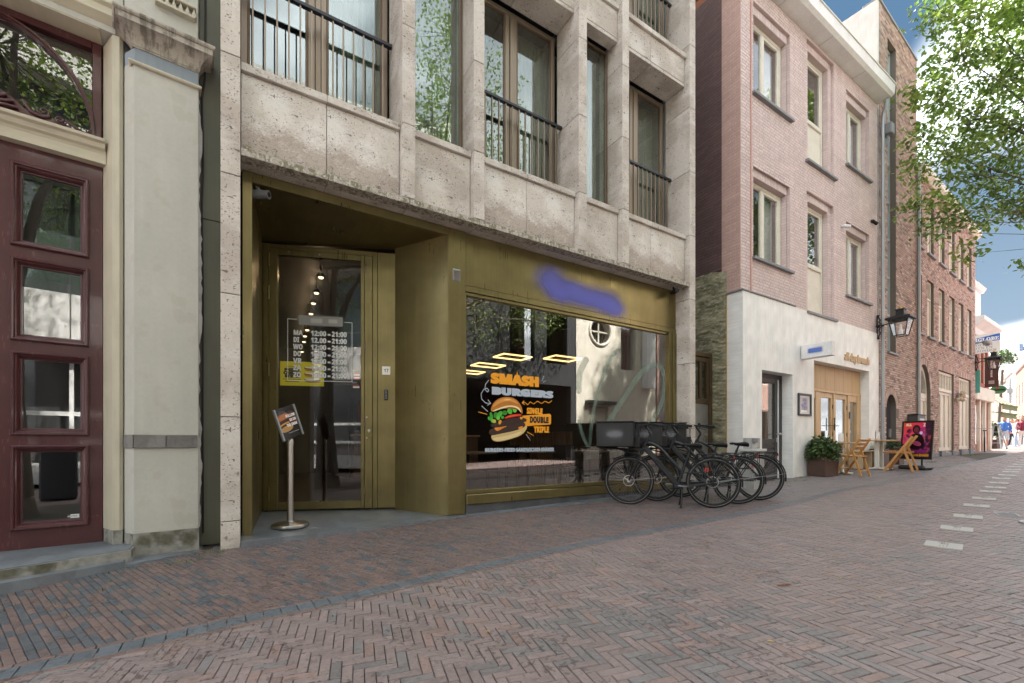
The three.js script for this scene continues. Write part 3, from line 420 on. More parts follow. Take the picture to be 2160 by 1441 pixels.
  { const pts = []; for (let i = 0; i <= 40; i++) { const a = Math.PI * i / 40; pts.push([-1.37 + 0.628 * Math.cos(a), 3.66 + 0.77 * Math.sin(a)]); } const b = new PB(), w = 0.017; const rib = (h0, h1, ww) => { for (let i = 0; i < 40; i++) { const d = [pts[i + 1][0] - pts[i][0], pts[i + 1][1] - pts[i][1]], l = Math.hypot(...d), n = [-d[1] / l, d[0] / l], Q = (p, s, z) => [p[0] + n[0] * s, p[1] + n[1] * s, z], A = pts[i], B = pts[i + 1], c = [(A[0] + B[0]) / 2, (A[1] + B[1]) / 2, -0.36]; b.poly([Q(A, -ww, h1), Q(B, -ww, h1), Q(B, ww, h1), Q(A, ww, h1)], c); b.poly([Q(A, -ww, h0), Q(B, -ww, h0), Q(B, -ww, h1), Q(A, -ww, h1)], c); b.poly([Q(A, ww, h0), Q(B, ww, h0), Q(B, ww, h1), Q(A, ww, h1)], c); } }; rib(-0.36, -0.31, w); rib(-0.31, -0.295, w * 0.45); mesh(F, 'arched_rib', b.geo(), M.maroon); }
  { // carved scrollwork on the bottom rail
    const gau = (a, w) => Math.exp(-a * a / (w * w)), out = []; for (let i = 0; i <= 60; i++) { const x = -2.0 + i * 1.26 / 60, d = Math.abs(x + 1.37); let h = 3.655 + 0.02; h += d < 0.2 ? 0.16 * Math.sqrt(Math.max(0, 1 - (d / 0.2) ** 2)) : 0; h += 0.07 * gau(d - 0.24, 0.05) + 0.055 * gau(d - 0.33, 0.04) + 0.045 * gau(d - 0.42, 0.05) + 0.03 * gau(d - 0.6, 0.03); out.push([x, h]); }
    const carve = [plate([[-2.0, 3.652], [-0.74, 3.652], ...out.reverse()], [], -0.355, -0.325)];
    const spiral = (cx, cy, r, dirn, turns = 1.6) => { const p = []; for (let i = 0; i <= 26; i++) { const t = i / 26, a = dirn * (t * turns * 6.283) + (dirn > 0 ? 2.6 : 0.5); p.push([cx + Math.cos(a) * r * (1 - 0.85 * t), cy + Math.sin(a) * r * (1 - 0.85 * t), -0.318 + 0.012 * t]); } return pipe(p, r * 0.17, 6, 60); };
    for (const s of [1, -1]) { const X = (d) => -1.37 + s * d; carve.push(spiral(X(0.325), 3.745, 0.042, s), spiral(X(0.42), 3.715, 0.038, -s), spiral(X(0.605), 3.695, 0.026, s), pipe([[X(0.2), 3.79, -0.32], [X(0.25), 3.715, -0.316], [X(0.31), 3.7, -0.316], [X(0.36), 3.72, -0.318]], 0.014, 6), pipe([[X(0.45), 3.73, -0.32], [X(0.5), 3.70, -0.316], [X(0.56), 3.672, -0.316], [X(0.61), 3.67, -0.318]], 0.012, 6)); }
    for (let i = 0; i < 9; i++) { const a = Math.PI * (0.08 + 0.84 * i / 8); carve.push(pipe([[-1.37 + 0.04 * Math.cos(a), 3.68 + 0.03 * Math.sin(a), -0.318], [-1.37 + 0.11 * Math.cos(a), 3.675 + 0.09 * Math.sin(a), -0.298], [-1.37 + 0.185 * Math.cos(a), 3.67 + 0.15 * Math.sin(a), -0.312]], 0.013, 6)); }
    mesh(F, 'carved_scrollwork', carve, M.maroon);
  }
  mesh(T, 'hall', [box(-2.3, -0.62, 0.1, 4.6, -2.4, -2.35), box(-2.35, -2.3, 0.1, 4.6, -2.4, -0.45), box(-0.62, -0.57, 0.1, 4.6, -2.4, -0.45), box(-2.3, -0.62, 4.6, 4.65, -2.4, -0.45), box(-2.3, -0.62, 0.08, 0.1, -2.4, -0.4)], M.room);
  mesh(T, 'side_wall', box(-0.3, -0.012, -0.1, 13.5, -9, -0.46), M.concrete);
  mesh(T, 'loose_cable', pipe([[0.03, 0.15, -0.09], [0.025, 1.2, -0.09], [0.028, 2.3, -0.085], [0.018, 3.2, -0.08], [0.03, 3.6, -0.08], [0.02, 4.2, -0.085], [0.045, 4.5, -0.1], [0.05, 6, -0.1], [0.05, 9, -0.1]], 0.0085, 6), M.black);
  // worn stone steps, lying along the kerb
  const st = thing('door_steps', 'worn bluestone doorsteps below the maroon door', 'step');
  const step = raise([[-2.9, -0.35], [-2.9, 1.27], [-1.37, 0.575], [-0.735, 0.285], [-0.74, -0.3]], -0.1, 0.118);
  mesh(st, 'step', step, M.moss);
  mesh(st, 'tread', raise([[-2.9, -0.3], [-2.9, 1.255], [-1.37, 0.56], [-0.75, 0.277], [-0.755, -0.3]], 0.1182, 0.126), M.slate);
  mesh(st, 'kerb', raise([[-2.9, 0.8], [-2.9, 1.37], [-1.35, 0.672], [-0.77, 0.395], [-0.77, 0.2]], -0.16, 0.05), M.slate); mesh(st, 'kerb', raise([[-0.766, -0.1], [-0.766, 0.393], [-0.27, 0.158], [-0.27, -0.1]], -0.16, 0.022), M.slate);
}

// ---------------------------------------------------------------- stone clad building with the burger shop
const font = await new FontLoader().loadAsync('fonts/droid/droid_sans_bold.typeface.json');
M.neon = std([0.9, 0.75, 0.5], 0.5, { emissive: lin(1, 0.62, 0.22), emissiveIntensity: 0.42 });
M.bulb = std([0.9, 0.8, 0.6], 0.5, { emissive: lin(1, 0.7, 0.4), emissiveIntensity: 0.4 });
const onZ = (px, py, z) => { const u = (px - 1080) / LENS, v = (HORIZON - py) / LENS, t = (EYE_D - z) / (S - C * u); return [(S * u + C) * t, EYE_H + v * t]; };
function canvasPlane(w, h, x0, x1, y0, y1, z, draw, matOpt = {}, solid = false) { // a print on a flat sheet lying in a plane of constant z; draw(ctx, X, Y) with X, Y from metres to canvas pixels
  const cv = document.createElement('canvas'); cv.width = w; cv.height = h; const cx = cv.getContext('2d');
  draw(cx, (x) => (x - x0) / (x1 - x0) * w, (y) => (y1 - y) / (y1 - y0) * h);
  const t = new THREE.CanvasTexture(cv); t.colorSpace = THREE.SRGBColorSpace;
  const q = new THREE.PlaneGeometry(x1 - x0, y1 - y0); q.translate((x0 + x1) / 2, (y0 + y1) / 2, z);
  return [q, std(0xffffff, 0.6, { map: t, transparent: !solid, ...matOpt })];
}
function fitText(cx, str, x0, x1, top, base, color, weight = 0, fam = 'bold 100px sans-serif') { // heavy lettering stretched into a box
  cx.save(); cx.font = fam; const w = cx.measureText(str).width, cap = 72; cx.translate(x0, base); cx.scale((x1 - x0) / w, (base - top) / cap); cx.fillStyle = color; cx.fillText(str, 0, 0);
  if (weight) { cx.lineWidth = weight; cx.lineJoin = 'miter'; cx.strokeStyle = color; cx.strokeText(str, 0, 0); } cx.restore();
}
{
  const B = thing('stone_clad_building', 'travertine clad building with gold metal shopfront and recessed upper windows', 'building');
  seed(21);
  const slab = (name, x0, x1, y0, y1, z0, z1, m = M.trav, parent = B) => mesh(parent, name, box(x0, x1, y0, y1, z0, z1, { c: 0.004, uo: rr(0, 9), vo: rr(0, 9) }), m);
  const J = 0.003;
  const piers = [[-0.125, 0.027, 0], [1.546, 1.694, 1], [2.428, 2.572, 1], [4.076, 4.228, 1], [4.932, 5.076, 1], [6.534, 6.688, 0]];
  const ys = [0.28, 1.23, 2.35, 3.44, 4.53, 5.62, 6.71, 7.78, 8.88, 9.97, 11.05, 12.15, 13.4];
  for (const [a, b, inner] of piers) {
    if (!inner) slab('pier_slab', a, b, gx(a) - 0.05, 0.28 - J, -0.3, 0.25);
    for (let i = 0; i + 1 < ys.length; i++) { if (inner && ys[i] < 3.7) continue; slab('pier_slab', a, b, ys[i] + J, ys[i + 1] - J, -0.25, 0.25); }
    if (inner) slab('pier_slab', a, b, 3.716, 4.527, 0.06, 0.25);
  }
  mesh(B, 'pier_core', piers.map(([a, b, inner]) => box(a + 0.006, b - 0.006, inner ? 3.72 : 0, 13.38, -0.24, 0.243)), M.dark);
  const bays = [[0.027, 1.546, 1], [1.694, 2.428, 0], [2.572, 4.076, 1], [4.228, 4.932, 0], [5.076, 6.534, 1]];
  const joints = [[0.782], [], [3.252], [], [5.675]];
  const levels = [[3.713, 4.47], [7.16, 7.575], [10.26, 10.675]];
  bays.forEach(([a, b, deep], i) => {
    levels.forEach(([y0, y1], k) => {
      const cuts = [a + 0.004, ...joints[i], b - 0.004];
      for (let j = 0; j + 1 < cuts.length; j++) {
        const x0 = cuts[j] + J, x1 = cuts[j + 1] - J;
        const p = mesh(B, 'spandrel_panel', box(x0, x1, y0 + 0.002, y1 - 0.002, 0.105, 0.153, { c: 0.003, uo: rr(0, 9), vo: k === 0 && deep ? -y0 : rr(0, 9) }), k === 0 && deep ? M.travStain : M.trav);
        slab('window_sill', x0 - 0.001, x1 + 0.001, y1 + 0.003, y1 + 0.078, -0.25, 0.19);
        if (k) slab('head_slab', x0, x1, y0 - 0.055, y0 - 0.001, deep ? -0.25 : -0.02, 0.15, M.trav);
      }
      mesh(B, 'spandrel_core', box(a + 0.01, b - 0.01, y0 + (k ? 0.002 : 0.004), y1, -0.6, 0.098), M.dark);
    });
  });
  // drip band over the shopfront
  const bj = [0.03, 0.782, 1.63, 2.505, 3.34, 4.155, 5.02, 5.77, 6.532];
  for (let i = 0; i + 1 < bj.length; i++) { slab('drip_slab', bj[i] + J, bj[i + 1] - J, 3.645, 3.711, 0.105, 0.249, M.travEdge); slab('soffit_slab', bj[i] + J, bj[i + 1] - J, 3.648, 3.709, -0.06, 0.1, M.trav); }
  // windows of the first and second floor
  for (const [yb, yt] of [[4.552, 7.1], [7.656, 10.2]]) bays.forEach(([a, b, deep]) => {
    const W = sub(B, 'window'), z = deep ? -0.3 : -0.06, x0 = a + 0.005, x1 = b - 0.005;
    mesh(W, 'frame', ring(x0, x1, yb, yt, deep ? 0.06 : 0.035, z - 0.05, z, { c: 0.004 }), deep ? M.bronzeLight : M.bronze);
    if (deep) { const m0 = mix(x0, x1, 0.42), m1 = m0 + 0.19; mesh(W, 'mullion', [box(m0, m0 + 0.07, yb + 0.06, yt - 0.06, z - 0.045, z - 0.006, { c: 0.004 }), box(m0 + 0.072, m1 - 0.062, yb + 0.06, yt - 0.06, z - 0.045, z + 0.012, { c: 0.004 }), box(m1 - 0.06, m1, yb + 0.06, yt - 0.06, z - 0.045, z - 0.006, { c: 0.004 })], M.bronzeLight);
      mesh(W, 'sash_frame', [...ring(x0 + 0.06, m0, yb + 0.06, yt - 0.06, 0.025, z - 0.04, z - 0.014), ...ring(m1, x1 - 0.06, yb + 0.06, yt - 0.06, 0.025, z - 0.04, z - 0.014)], M.bronze);
      mesh(W, 'pane', box(x0 + 0.07, m0 - 0.01, yb + 0.07, yt - 0.07, z - 0.03, z - 0.026), M.glassGreen); mesh(W, 'pane', box(m1 + 0.01, x1 - 0.07, yb + 0.07, yt - 0.07, z - 0.03, z - 0.026), M.glassGreen);
    } else mesh(W, 'pane', box(x0 + 0.03, x1 - 0.03, yb + 0.03, yt - 0.03, z - 0.03, z - 0.026), M.glassGreen);
    // curtain hanging just inside
    const cb = new PB(), cz = z - 0.28, n = 60, from = deep ? mix(a, b, 0.55) : mix(a, b, 0.3); for (let i = 0; i < n; i++) { const xa = mix(from, b, i / n), xb = mix(from, b, (i + 1) / n), f = (x) => cz + 0.03 * Math.sin(x * 62) + 0.012 * Math.sin(x * 145 + 1); cb.poly([[xa, yb, f(xa)], [xb, yb, f(xb)], [xb, yt, f(xb)], [xa, yt, f(xa)]], [xa, yb, -9]); }
    mesh(W, 'curtain', cb.geo(), M.curtain);
    if (deep) {
      const R = sub(B, 'railing'), zr = -0.14, yr = yb + 1.08;
      mesh(R, 'top_rail', box(a + 0.004, b - 0.004, yr - 0.012, yr + 0.026, zr - 0.025, zr + 0.025, { c: 0.003 }), M.iron); mesh(R, 'bottom_rail', box(a + 0.004, b - 0.004, yb + 0.002, yb + 0.022, zr - 0.008, zr + 0.008), M.iron);
      const n = Math.round((b - a) / 0.108); for (let i = 1; i < n; i++) { const x = mix(a, b, i / n); mesh(R, 'baluster', box(x - 0.007, x + 0.007, yb + 0.022, yr - 0.012, zr - 0.012, zr + 0.012), M.bronzeLight); }
    }
  });
  // the rooms behind the upper windows and the body of the house
  for (const [y0, y1] of [[4.45, 7.2], [7.56, 10.3]]) mesh(B, 'room', [box(0.03, 6.6, y0, y0 + 0.05, -4, -0.36), box(0.03, 6.6, y1, y1 + 0.05, -4, -0.36), box(0.03, 6.6, y0 + 0.05, y1, -4.05, -4), box(-0.02, 0.03, y0 + 0.05, y1, -4, -0.36), box(6.6, 6.65, y0 + 0.05, y1, -4, -0.36), box(2.46, 2.52, y0 + 0.05, y1, -4, -0.45)], M.roomPale);
  mesh(B, 'body', [box(-0.1, 6.65, 10.42, 13.36, -9, -0.3), box(-0.1, 6.66, 0.1, 13.36, -9.2, -9), box(6.61, 6.68, 3.8, 10.4, -9, -0.31), box(6.61, 6.68, 0, 3.8, -9, -0.31), box(-0.14, -0.06, 0, 10.4, -9, -0.31), box(0.03, 6.6, 4.0, 4.44, -9, -4.1)], M.concrete);
  mesh(B, 'side_cladding', [box(-0.3, -0.128, gx(-0.2), 3.1, -0.3, -0.05, { c: 0.003 }), box(-0.3, -0.128, 3.106, 6.3, -0.3, -0.05, { c: 0.003 }), box(-0.3, -0.128, 6.306, 12, -0.3, -0.05, { c: 0.003 })], M.olive);

  // ---- the gold shopfront
  const P = sub(B, 'entrance_portal');
  mesh(P, 'post', box(0.046, 0.127, 0.06, 3.643, -0.06, 0, { c: 0.002 }), M.gold);
  mesh(P, 'beam', box(0.1285, 2.197, 3.545, 3.6435, -0.06, -0.002, { c: 0.002 }), M.gold);
  mesh(P, 'pillar', [box(2.2, 2.436, 0.1, 3.6425, -0.14, 0, { c: 0.003 })], M.gold);
  mesh(P, 'pillar_cheek', raise([[2.199, -0.012], [2.3, -0.141], [1.85, -0.64], [1.727, -0.607]], 0.1, 3.6), M.gold);
  mesh(P, 'side_wall', raise([[0.05, -0.0661], [0.1265, -0.0661], [0.258, -1.13], [0.17, -1.2]], 0.1, 3.6), M.gold);
  { const b = new PB(), cy = (z) => 3.556 - 0.118 * clamp(-z / 1.1), Q = (x, z) => [x, cy(z), z]; b.poly([Q(0.06, -0.061), Q(2.22, -0.061), Q(1.72, -0.64), Q(0.9, -0.94)], [1, 9, -1]); b.poly([Q(0.06, -0.061), Q(0.9, -0.94), Q(0.2, -1.25)], [1, 9, -1]); mesh(P, 'ceiling', b.geo(), M.gold); }
  const D = sub(B, 'door', [0.262, 0.066, -1.153], -20.5 * Math.PI / 180); D.scale.set(0.912, 0.934, 0.95);
  mesh(D, 'frame', [box(-0.09, 0.018, 0.1, 3.6, -0.06, -0.012), ...ring(0.02, 1.475, 0.098, 3.6, 0.062, -0.07, 0.0, { c: 0.003, wb: 0.006 })], M.gold);
  mesh(D, 'leaf', [box(0.088, 0.19, 0.11, 3.53, -0.05, 0.02, { c: 0.004 }), box(1.256, 1.303, 0.11, 3.53, -0.05, 0.02, { c: 0.004 }), box(0.1905, 1.2555, 3.455, 3.53, -0.05, 0.0185, { c: 0.004 }), box(0.1905, 1.2555, 0.11, 0.208, -0.05, 0.0185, { c: 0.004 })], M.gold);
  mesh(D, 'closing_stile', box(1.306, 1.41, 0.105, 3.53, -0.05, 0.018, { c: 0.004 }), M.gold);
  mesh(D, 'side_panel', box(1.478, 1.728, 0.1, 3.6, -0.07, -0.006, { c: 0.003 }), M.gold);
  mesh(D, 'pane', box(0.185, 1.26, 0.2, 3.46, -0.016, -0.01), M.doorGlass);
  for (const y of [0.33, 1.95, 2.95, 3.38]) mesh(D, 'hinge', [rod([0.084, y - 0.085, 0.018], [0.084, y - 0.003, 0.018], 0.013), rod([0.084, y + 0.003, 0.018], [0.084, y + 0.085, 0.018], 0.013)], M.gold);
  for (const y of [0.35, 1.25, 2.3, 3.35]) mesh(D, 'flush_bolt', box(1.292, 1.318, y - 0.05, y + 0.05, 0.0, 0.022, { c: 0.003 }), M.bronze);
  mesh(D, 'lock', [rod([1.365, 1.16, 0.017], [1.365, 1.16, 0.024], 0.02, 0.018, 14), box(1.361, 1.369, 1.13, 1.155, 0.018, 0.025)], M.steel);
  for (const [x, y] of [[1.335, 1.34], [1.335, 1.06], [0.33, 3.5], [0.72, 3.495]]) mesh(D, 'screw_cap', rod([x, y, 0.017], [x, y, 0.022], 0.011, 0.01, 10), M.steel);
  { // house number and entry keypad on the side panel
    const [q, m] = canvasPlane(128, 128, 1.54, 1.648, 1.927, 2.04, 0.0035, (c) => { c.fillStyle = '#e8e6de'; c.fillRect(0, 0, 128, 128); fitText(c, '17', 26, 102, 36, 92, '#1b1b1b'); }, {}, true);
    mesh(D, 'house_number', [box(1.538, 1.65, 1.925, 2.042, -0.005, 0.003, { c: 0.002 })], M.white); mesh(D, 'number_print', q, m);
    const K = sub(D, 'keypad'); mesh(K, 'housing', box(1.567, 1.619, 1.58, 1.72, -0.006, 0.022, { c: 0.008 }), M.black); for (let i = 0; i < 6; i++) for (const x of [1.584, 1.602]) mesh(K, 'key', rod([x, 1.6 + i * 0.02, 0.021], [x, 1.6 + i * 0.02, 0.025], 0.0055, 0.005, 8), M.zinc);
  }
  { // opening hours in vinyl on the door glass
    const [q, m] = canvasPlane(1024, 1060, 0.28, 1.17, 1.79, 2.71, -0.0093, (c, X, Y) => {
      c.strokeStyle = '#d8dadb'; c.lineWidth = 9; c.beginPath(); c.moveTo(X(0.43), Y(2.628)); c.lineTo(X(0.311), Y(2.628)); c.lineTo(X(0.311), Y(1.818)); c.lineTo(X(1.136), Y(1.818)); c.lineTo(X(1.136), Y(2.618)); c.lineTo(X(1.03), Y(2.618)); c.stroke();
      const d = ['MA', 'DI', 'WO', 'DO', 'VR', 'ZA', 'ZO'], w = [0.118, 0.075, 0.122, 0.1, 0.105, 0.1, 0.1];
      d.forEach((n, i) => { const y = 2.452 - i * 0.0928; fitText(c, n, X(0.38), X(0.38 + w[i]), Y(y + 0.032), Y(y - 0.032), '#d4d6d6', 7); fitText(c, i === 1 ? '12.00' : '12:00', X(0.602), X(0.8), Y(y + 0.032), Y(y - 0.032), '#d4d6d6', 7); fitText(c, '-', X(0.822), X(0.852), Y(y + 0.03), Y(y - 0.034), '#d4d6d6', 14); fitText(c, '21:00', X(0.87), X(1.067), Y(y + 0.032), Y(y - 0.032), '#d4d6d6', 7); });
      c.filter = 'blur(9px)'; c.fillStyle = 'rgba(150,150,148,0.85)'; c.fillRect(X(0.445), Y(2.69), X(1.02) - X(0.445), Y(2.555) - Y(2.69)); c.fillStyle = 'rgba(190,190,186,0.7)'; c.fillRect(X(0.6), Y(2.65), 170, 70); c.fillRect(X(0.83), Y(2.65), 130, 60); c.filter = 'none';
    });
    mesh(D, 'opening_hours', q, m);
    const [q2, m2] = canvasPlane(1024, 590, 0.213, 0.768, 1.749, 2.069, -0.022, (c, X, Y) => {
      c.fillStyle = '#cfc20a'; c.fillRect(0, 0, 1024, 590); c.fillStyle = '#141203'; c.font = 'italic 56px serif'; c.fillText('Proper', 150, 140);
      fitText(c, 'PHILLY', 95, 450, 170, 232, '#141203', 16); fitText(c, 'CHEESE', 75, 470, 248, 310, '#141203', 16); fitText(c, 'STEAK', 105, 440, 326, 388, '#141203', 16); c.fillRect(60, 425, 420, 12); c.fillRect(110, 486, 330, 14);
      for (const y of [170, 310, 455]) { c.fillStyle = '#8a5a22'; c.beginPath(); c.ellipse(750, y - 18, 195, 46, 0, 0, 7); c.fill(); c.fillStyle = '#e2d9b8'; c.beginPath(); c.ellipse(745, y - 34, 170, 24, 0, 0, 7); c.fill(); c.fillStyle = '#3a1f0f'; c.fillRect(565, y - 10, 370, 24); c.fillStyle = '#c98a1c'; c.fillRect(580, y + 4, 340, 10); c.fillStyle = '#9a6a2c'; c.beginPath(); c.ellipse(750, y + 30, 185, 24, 0, 0, 7); c.fill(); }
    }, {}, true);
    mesh(D, 'yellow_poster', q2, m2, { label: 'yellow sandwich poster stuck inside the door glass' });
    const [q3, m3] = canvasPlane(256, 512, 1.115, 1.245, 1.72, 1.99, -0.021, (c) => { c.fillStyle = '#d8c417'; c.font = 'bold 44px sans-serif'; c.fillText('TRY OUR', 20, 50); c.fillStyle = '#a11b1b'; c.fillRect(90, 80, 150, 190); c.fillStyle = '#ddd6c6'; c.fillRect(96, 120, 138, 44); c.fillRect(96, 200, 138, 30); c.fillStyle = '#b7bcc2'; c.font = 'italic 64px serif'; c.fillText('S', 20, 210); c.fillStyle = '#aab4be'; c.font = 'bold 50px sans-serif'; c.fillText('RUFF', 40, 360); c.fillStyle = '#e6e0d4'; c.fillRect(60, 410, 170, 70); c.fillStyle = '#b1241f'; c.fillRect(60, 410, 170, 30); });
    mesh(D, 'small_stickers', q3, m3);
  }
  // shop window
  const Wn = sub(B, 'shop_window');
  mesh(Wn, 'fascia', box(2.438, 6.53, 2.985, 3.6445, -0.12, -0.03, { c: 0.003 }), M.gold);
  mesh(Wn, 'head_frame', [box(2.438, 6.53, 2.905, 2.98, -0.12, -0.02, { c: 0.003 }), box(2.438, 6.3, 2.862, 2.9, -0.12, -0.035, { c: 0.003 })], M.gold);
  mesh(Wn, 'stile', [box(6.352, 6.44, 0.3, 2.904, -0.12, -0.025, { c: 0.003 }), box(6.443, 6.53, 0.22, 2.904, -0.12, -0.01, { c: 0.003 }), box(2.438, 2.462, 0.4, 2.86, -0.12, -0.03, { c: 0.002 })], M.gold);
  mesh(Wn, 'bottom_frame', [box(2.438, 6.35, 0.345, 0.392, -0.12, -0.02, { c: 0.003 }), box(2.438, 6.442, 0.215, 0.34, -0.12, 0.03, { c: 0.006 })], M.gold);
  mesh(Wn, 'pane', box(2.455, 6.36, 0.38, 2.87, -0.075, -0.067), M.glass);
  const base = [2.438, 3.15, 3.95, 4.75, 5.6, 6.53]; for (let i = 0; i + 1 < base.length; i++) mesh(Wn, 'base_stone', box(base[i] + 0.002, base[i + 1] - 0.002, 0.05, 0.213, -0.12, 0.008, { c: 0.003 }), M.slateDark);
  { // brand lettering, softly printed blue violet shapes on a clear sheet
    const [q, m] = canvasPlane(512, 300, 3.4, 5.35, 2.9, 3.55, -0.018, (c) => { c.filter = 'blur(24px)'; c.fillStyle = 'rgba(104,110,206,0.62)'; for (const [x, y, a, b, r] of [[100, 105, 56, 84, 0.2], [150, 190, 56, 50, 0], [205, 130, 50, 40, 0.4], [255, 175, 56, 58, 0.2], [330, 175, 50, 60, 0], [395, 190, 62, 62, 0], [440, 205, 46, 54, 0]]) { c.beginPath(); c.ellipse(x, y, a, b, r, 0, 7); c.fill(); } c.fillStyle = 'rgba(92,95,185,0.5)'; c.fillRect(90, 90, 360, 130); c.filter = 'none'; });
    mesh(Wn, 'brand_lettering', q, m, { label: 'blurred blue violet shop lettering on the gold fascia' });
  }
  { // burger graphic
    const x0 = 2.62, x1 = 3.98, y0 = 0.85, y1 = 2.0;
    const [q, m] = canvasPlane(1632, 1380, x0, x1, y0, y1, -0.0664, (c, X, Y) => {
      const Z = (zx, zy) => { const [a, b] = onZ(990 + zx / 6.2636, 740 + zy / 6.2636, -0.0664); return [X(a), Y(b)]; };
      const line = (pts, col, w, closed) => { c.strokeStyle = col; c.lineWidth = w; c.lineCap = c.lineJoin = 'round'; c.beginPath(); pts.forEach((p, i) => { const [a, b] = Z(...p); i ? c.lineTo(a, b) : c.moveTo(a, b); }); c.stroke(); };
      const OR = '#e89a12', GR = '#a9b4c0';
      const word = (s, p0, p1, col, wt) => { const [a, t] = Z(...p0), [b, bb] = Z(...p1); fitText(c, s, a, b, t, bb, col, wt); };
      word('SMASH', [287, 298], [922, 470], OR, 15); word('BURGERS', [295, 482], [1105, 622], GR, 15);
      word('SINGLE', [760, 756], [968, 835], OR, 12);
      { const p = [[700, 858], [1060, 832], [1080, 850], [1080, 960], [1066, 975], [700, 1000]].map((a) => Z(...a)); c.fillStyle = OR; c.beginPath(); p.forEach((a, i) => (i ? c.lineTo(...a) : c.moveTo(...a))); c.closePath(); c.fill(); }
      word('DOUBLE', [798, 872], [1048, 955], '#15120c', 12); word('TRIPLE', [856, 1003], [1054, 1078], OR, 12);
      word('BURGERS·FRIES·SANDWICHES·SHAKES', [207, 1290], [1118, 1324], GR, 12);
      line([[985, 335], [960, 400]], GR, 9); line([[1008, 392], [975, 415]], GR, 9); line([[165, 732], [242, 800]], GR, 11); line([[122, 810], [232, 840]], OR, 11); line([[765, 1072], [852, 1122]], OR, 10); line([[752, 1105], [806, 1182]], GR, 9);
      line([[700, 688], [735, 680], [770, 715], [805, 675], [850, 705], [900, 665], [955, 698], [1000, 665], [1050, 690], [1090, 660]], OR, 11); line([[722, 660], [698, 688], [730, 712]], OR, 11);
      line([[255, 390], [215, 440], [205, 510], [240, 545], [258, 525], [235, 495], [190, 510], [155, 570], [165, 640], [215, 690], [280, 695]], GR, 11); line([[248, 650], [283, 695], [240, 720]], GR, 11);
      // the burger
      const E = (zx, zy, rx, ry, rot, col) => { const [a, b] = Z(zx, zy); c.fillStyle = col; c.beginPath(); c.ellipse(a, b, rx, ry, rot, 0, 7); c.fill(); };
      const blob = (pts, col) => { c.fillStyle = col; c.beginPath(); const q2 = pts.map((a) => Z(...a)); q2.forEach((a, i) => { const n = q2[(i + 1) % q2.length]; i ? 0 : c.moveTo((a[0] + q2[q2.length - 1][0]) / 2, (a[1] + q2[q2.length - 1][1]) / 2); c.quadraticCurveTo(a[0], a[1], (a[0] + n[0]) / 2, (a[1] + n[1]) / 2); }); c.fill(); };
      blob([[300, 1110], [560, 1060], [760, 975], [765, 1030], [690, 1120], [540, 1170], [390, 1205], [310, 1190], [285, 1140]], '#c9ad72'); blob([[310, 1150], [520, 1120], [720, 1050], [640, 1130], [500, 1170], [380, 1195], [320, 1185]], '#dcc48e');
      blob([[250, 1080], [280, 1030], [420, 1010], [560, 970], [700, 935], [745, 965], [735, 1010], [600, 1060], [420, 1095], [290, 1125]], '#33190f');
      blob([[320, 1020], [480, 975], [500, 1000], [430, 1030], [370, 1068], [345, 1045]], '#e08a1a'); blob([[640, 1010], [720, 990], [690, 1035], [655, 1035]], '#e08a1a');
      blob([[285, 985], [300, 955], [430, 925], [560, 885], [700, 880], [765, 905], [750, 940], [620, 965], [450, 1005], [310, 1020]], '#2c150d');
      seed(99); for (let i = 0; i < 260; i++) { const zx = rr(270, 740), zy = 1150 - zx * 0.24 + rr(-30, 30) - (i % 2 ? 85 : 0); E(zx, zy, rr(2, 6), rr(2, 5), 0, pick(['#4a271a', '#1f0e08', '#6a3b26', '#27120b'])); }
      blob([[380, 930], [420, 905], [430, 950], [390, 985]], '#e59422'); blob([[665, 870], [705, 875], [700, 910], [672, 905]], '#e59422');
      blob([[460, 885], [520, 850], [600, 836], [690, 835], [690, 862], [600, 872], [520, 890], [470, 900]], '#cf2d12'); blob([[470, 880], [560, 852], [680, 842], [600, 858], [520, 876]], '#ee5b33');
      for (const [a, b, w, h, col] of [[290, 860, 30, 60, '#2f8f1d'], [262, 895, 24, 34, '#3f9f28'], [300, 920, 26, 38, '#55b335'], [345, 850, 34, 52, '#2a7d18'], [400, 840, 40, 66, '#46a92c'], [380, 890, 34, 32, '#63bd3b'], [470, 820, 38, 44, '#2f8a1c'], [535, 800, 44, 52, '#4bb02f'], [600, 780, 40, 46, '#5dbb38'], [560, 760, 30, 26, '#2c7f19'], [440, 880, 26, 30, '#3b9a25'], [330, 930, 34, 30, '#b9b545']]) E(a, b, w, h, a * 0.01, col);
      blob([[282, 800], [290, 735], [340, 660], [430, 612], [530, 608], [620, 640], [680, 710], [705, 790], [700, 850], [672, 790], [600, 745], [500, 738], [400, 770], [320, 805]], '#b5701f');
      blob([[300, 760], [330, 690], [420, 635], [520, 622], [610, 655], [660, 715], [560, 665], [450, 670], [360, 715]], '#d69240'); blob([[430, 655], [500, 636], [560, 645], [500, 655]], '#eec07c'); blob([[295, 800], [400, 752], [500, 722], [600, 722], [670, 760], [690, 830], [640, 762], [540, 742], [420, 768], [330, 802]], '#ecd3a0'); blob([[440, 775], [520, 738], [620, 752], [660, 790], [560, 760]], '#8a3d14');
    });
    mesh(Wn, 'burger_graphic', q, m, { label: 'orange and white burger lettering with a burger picture on the window' });
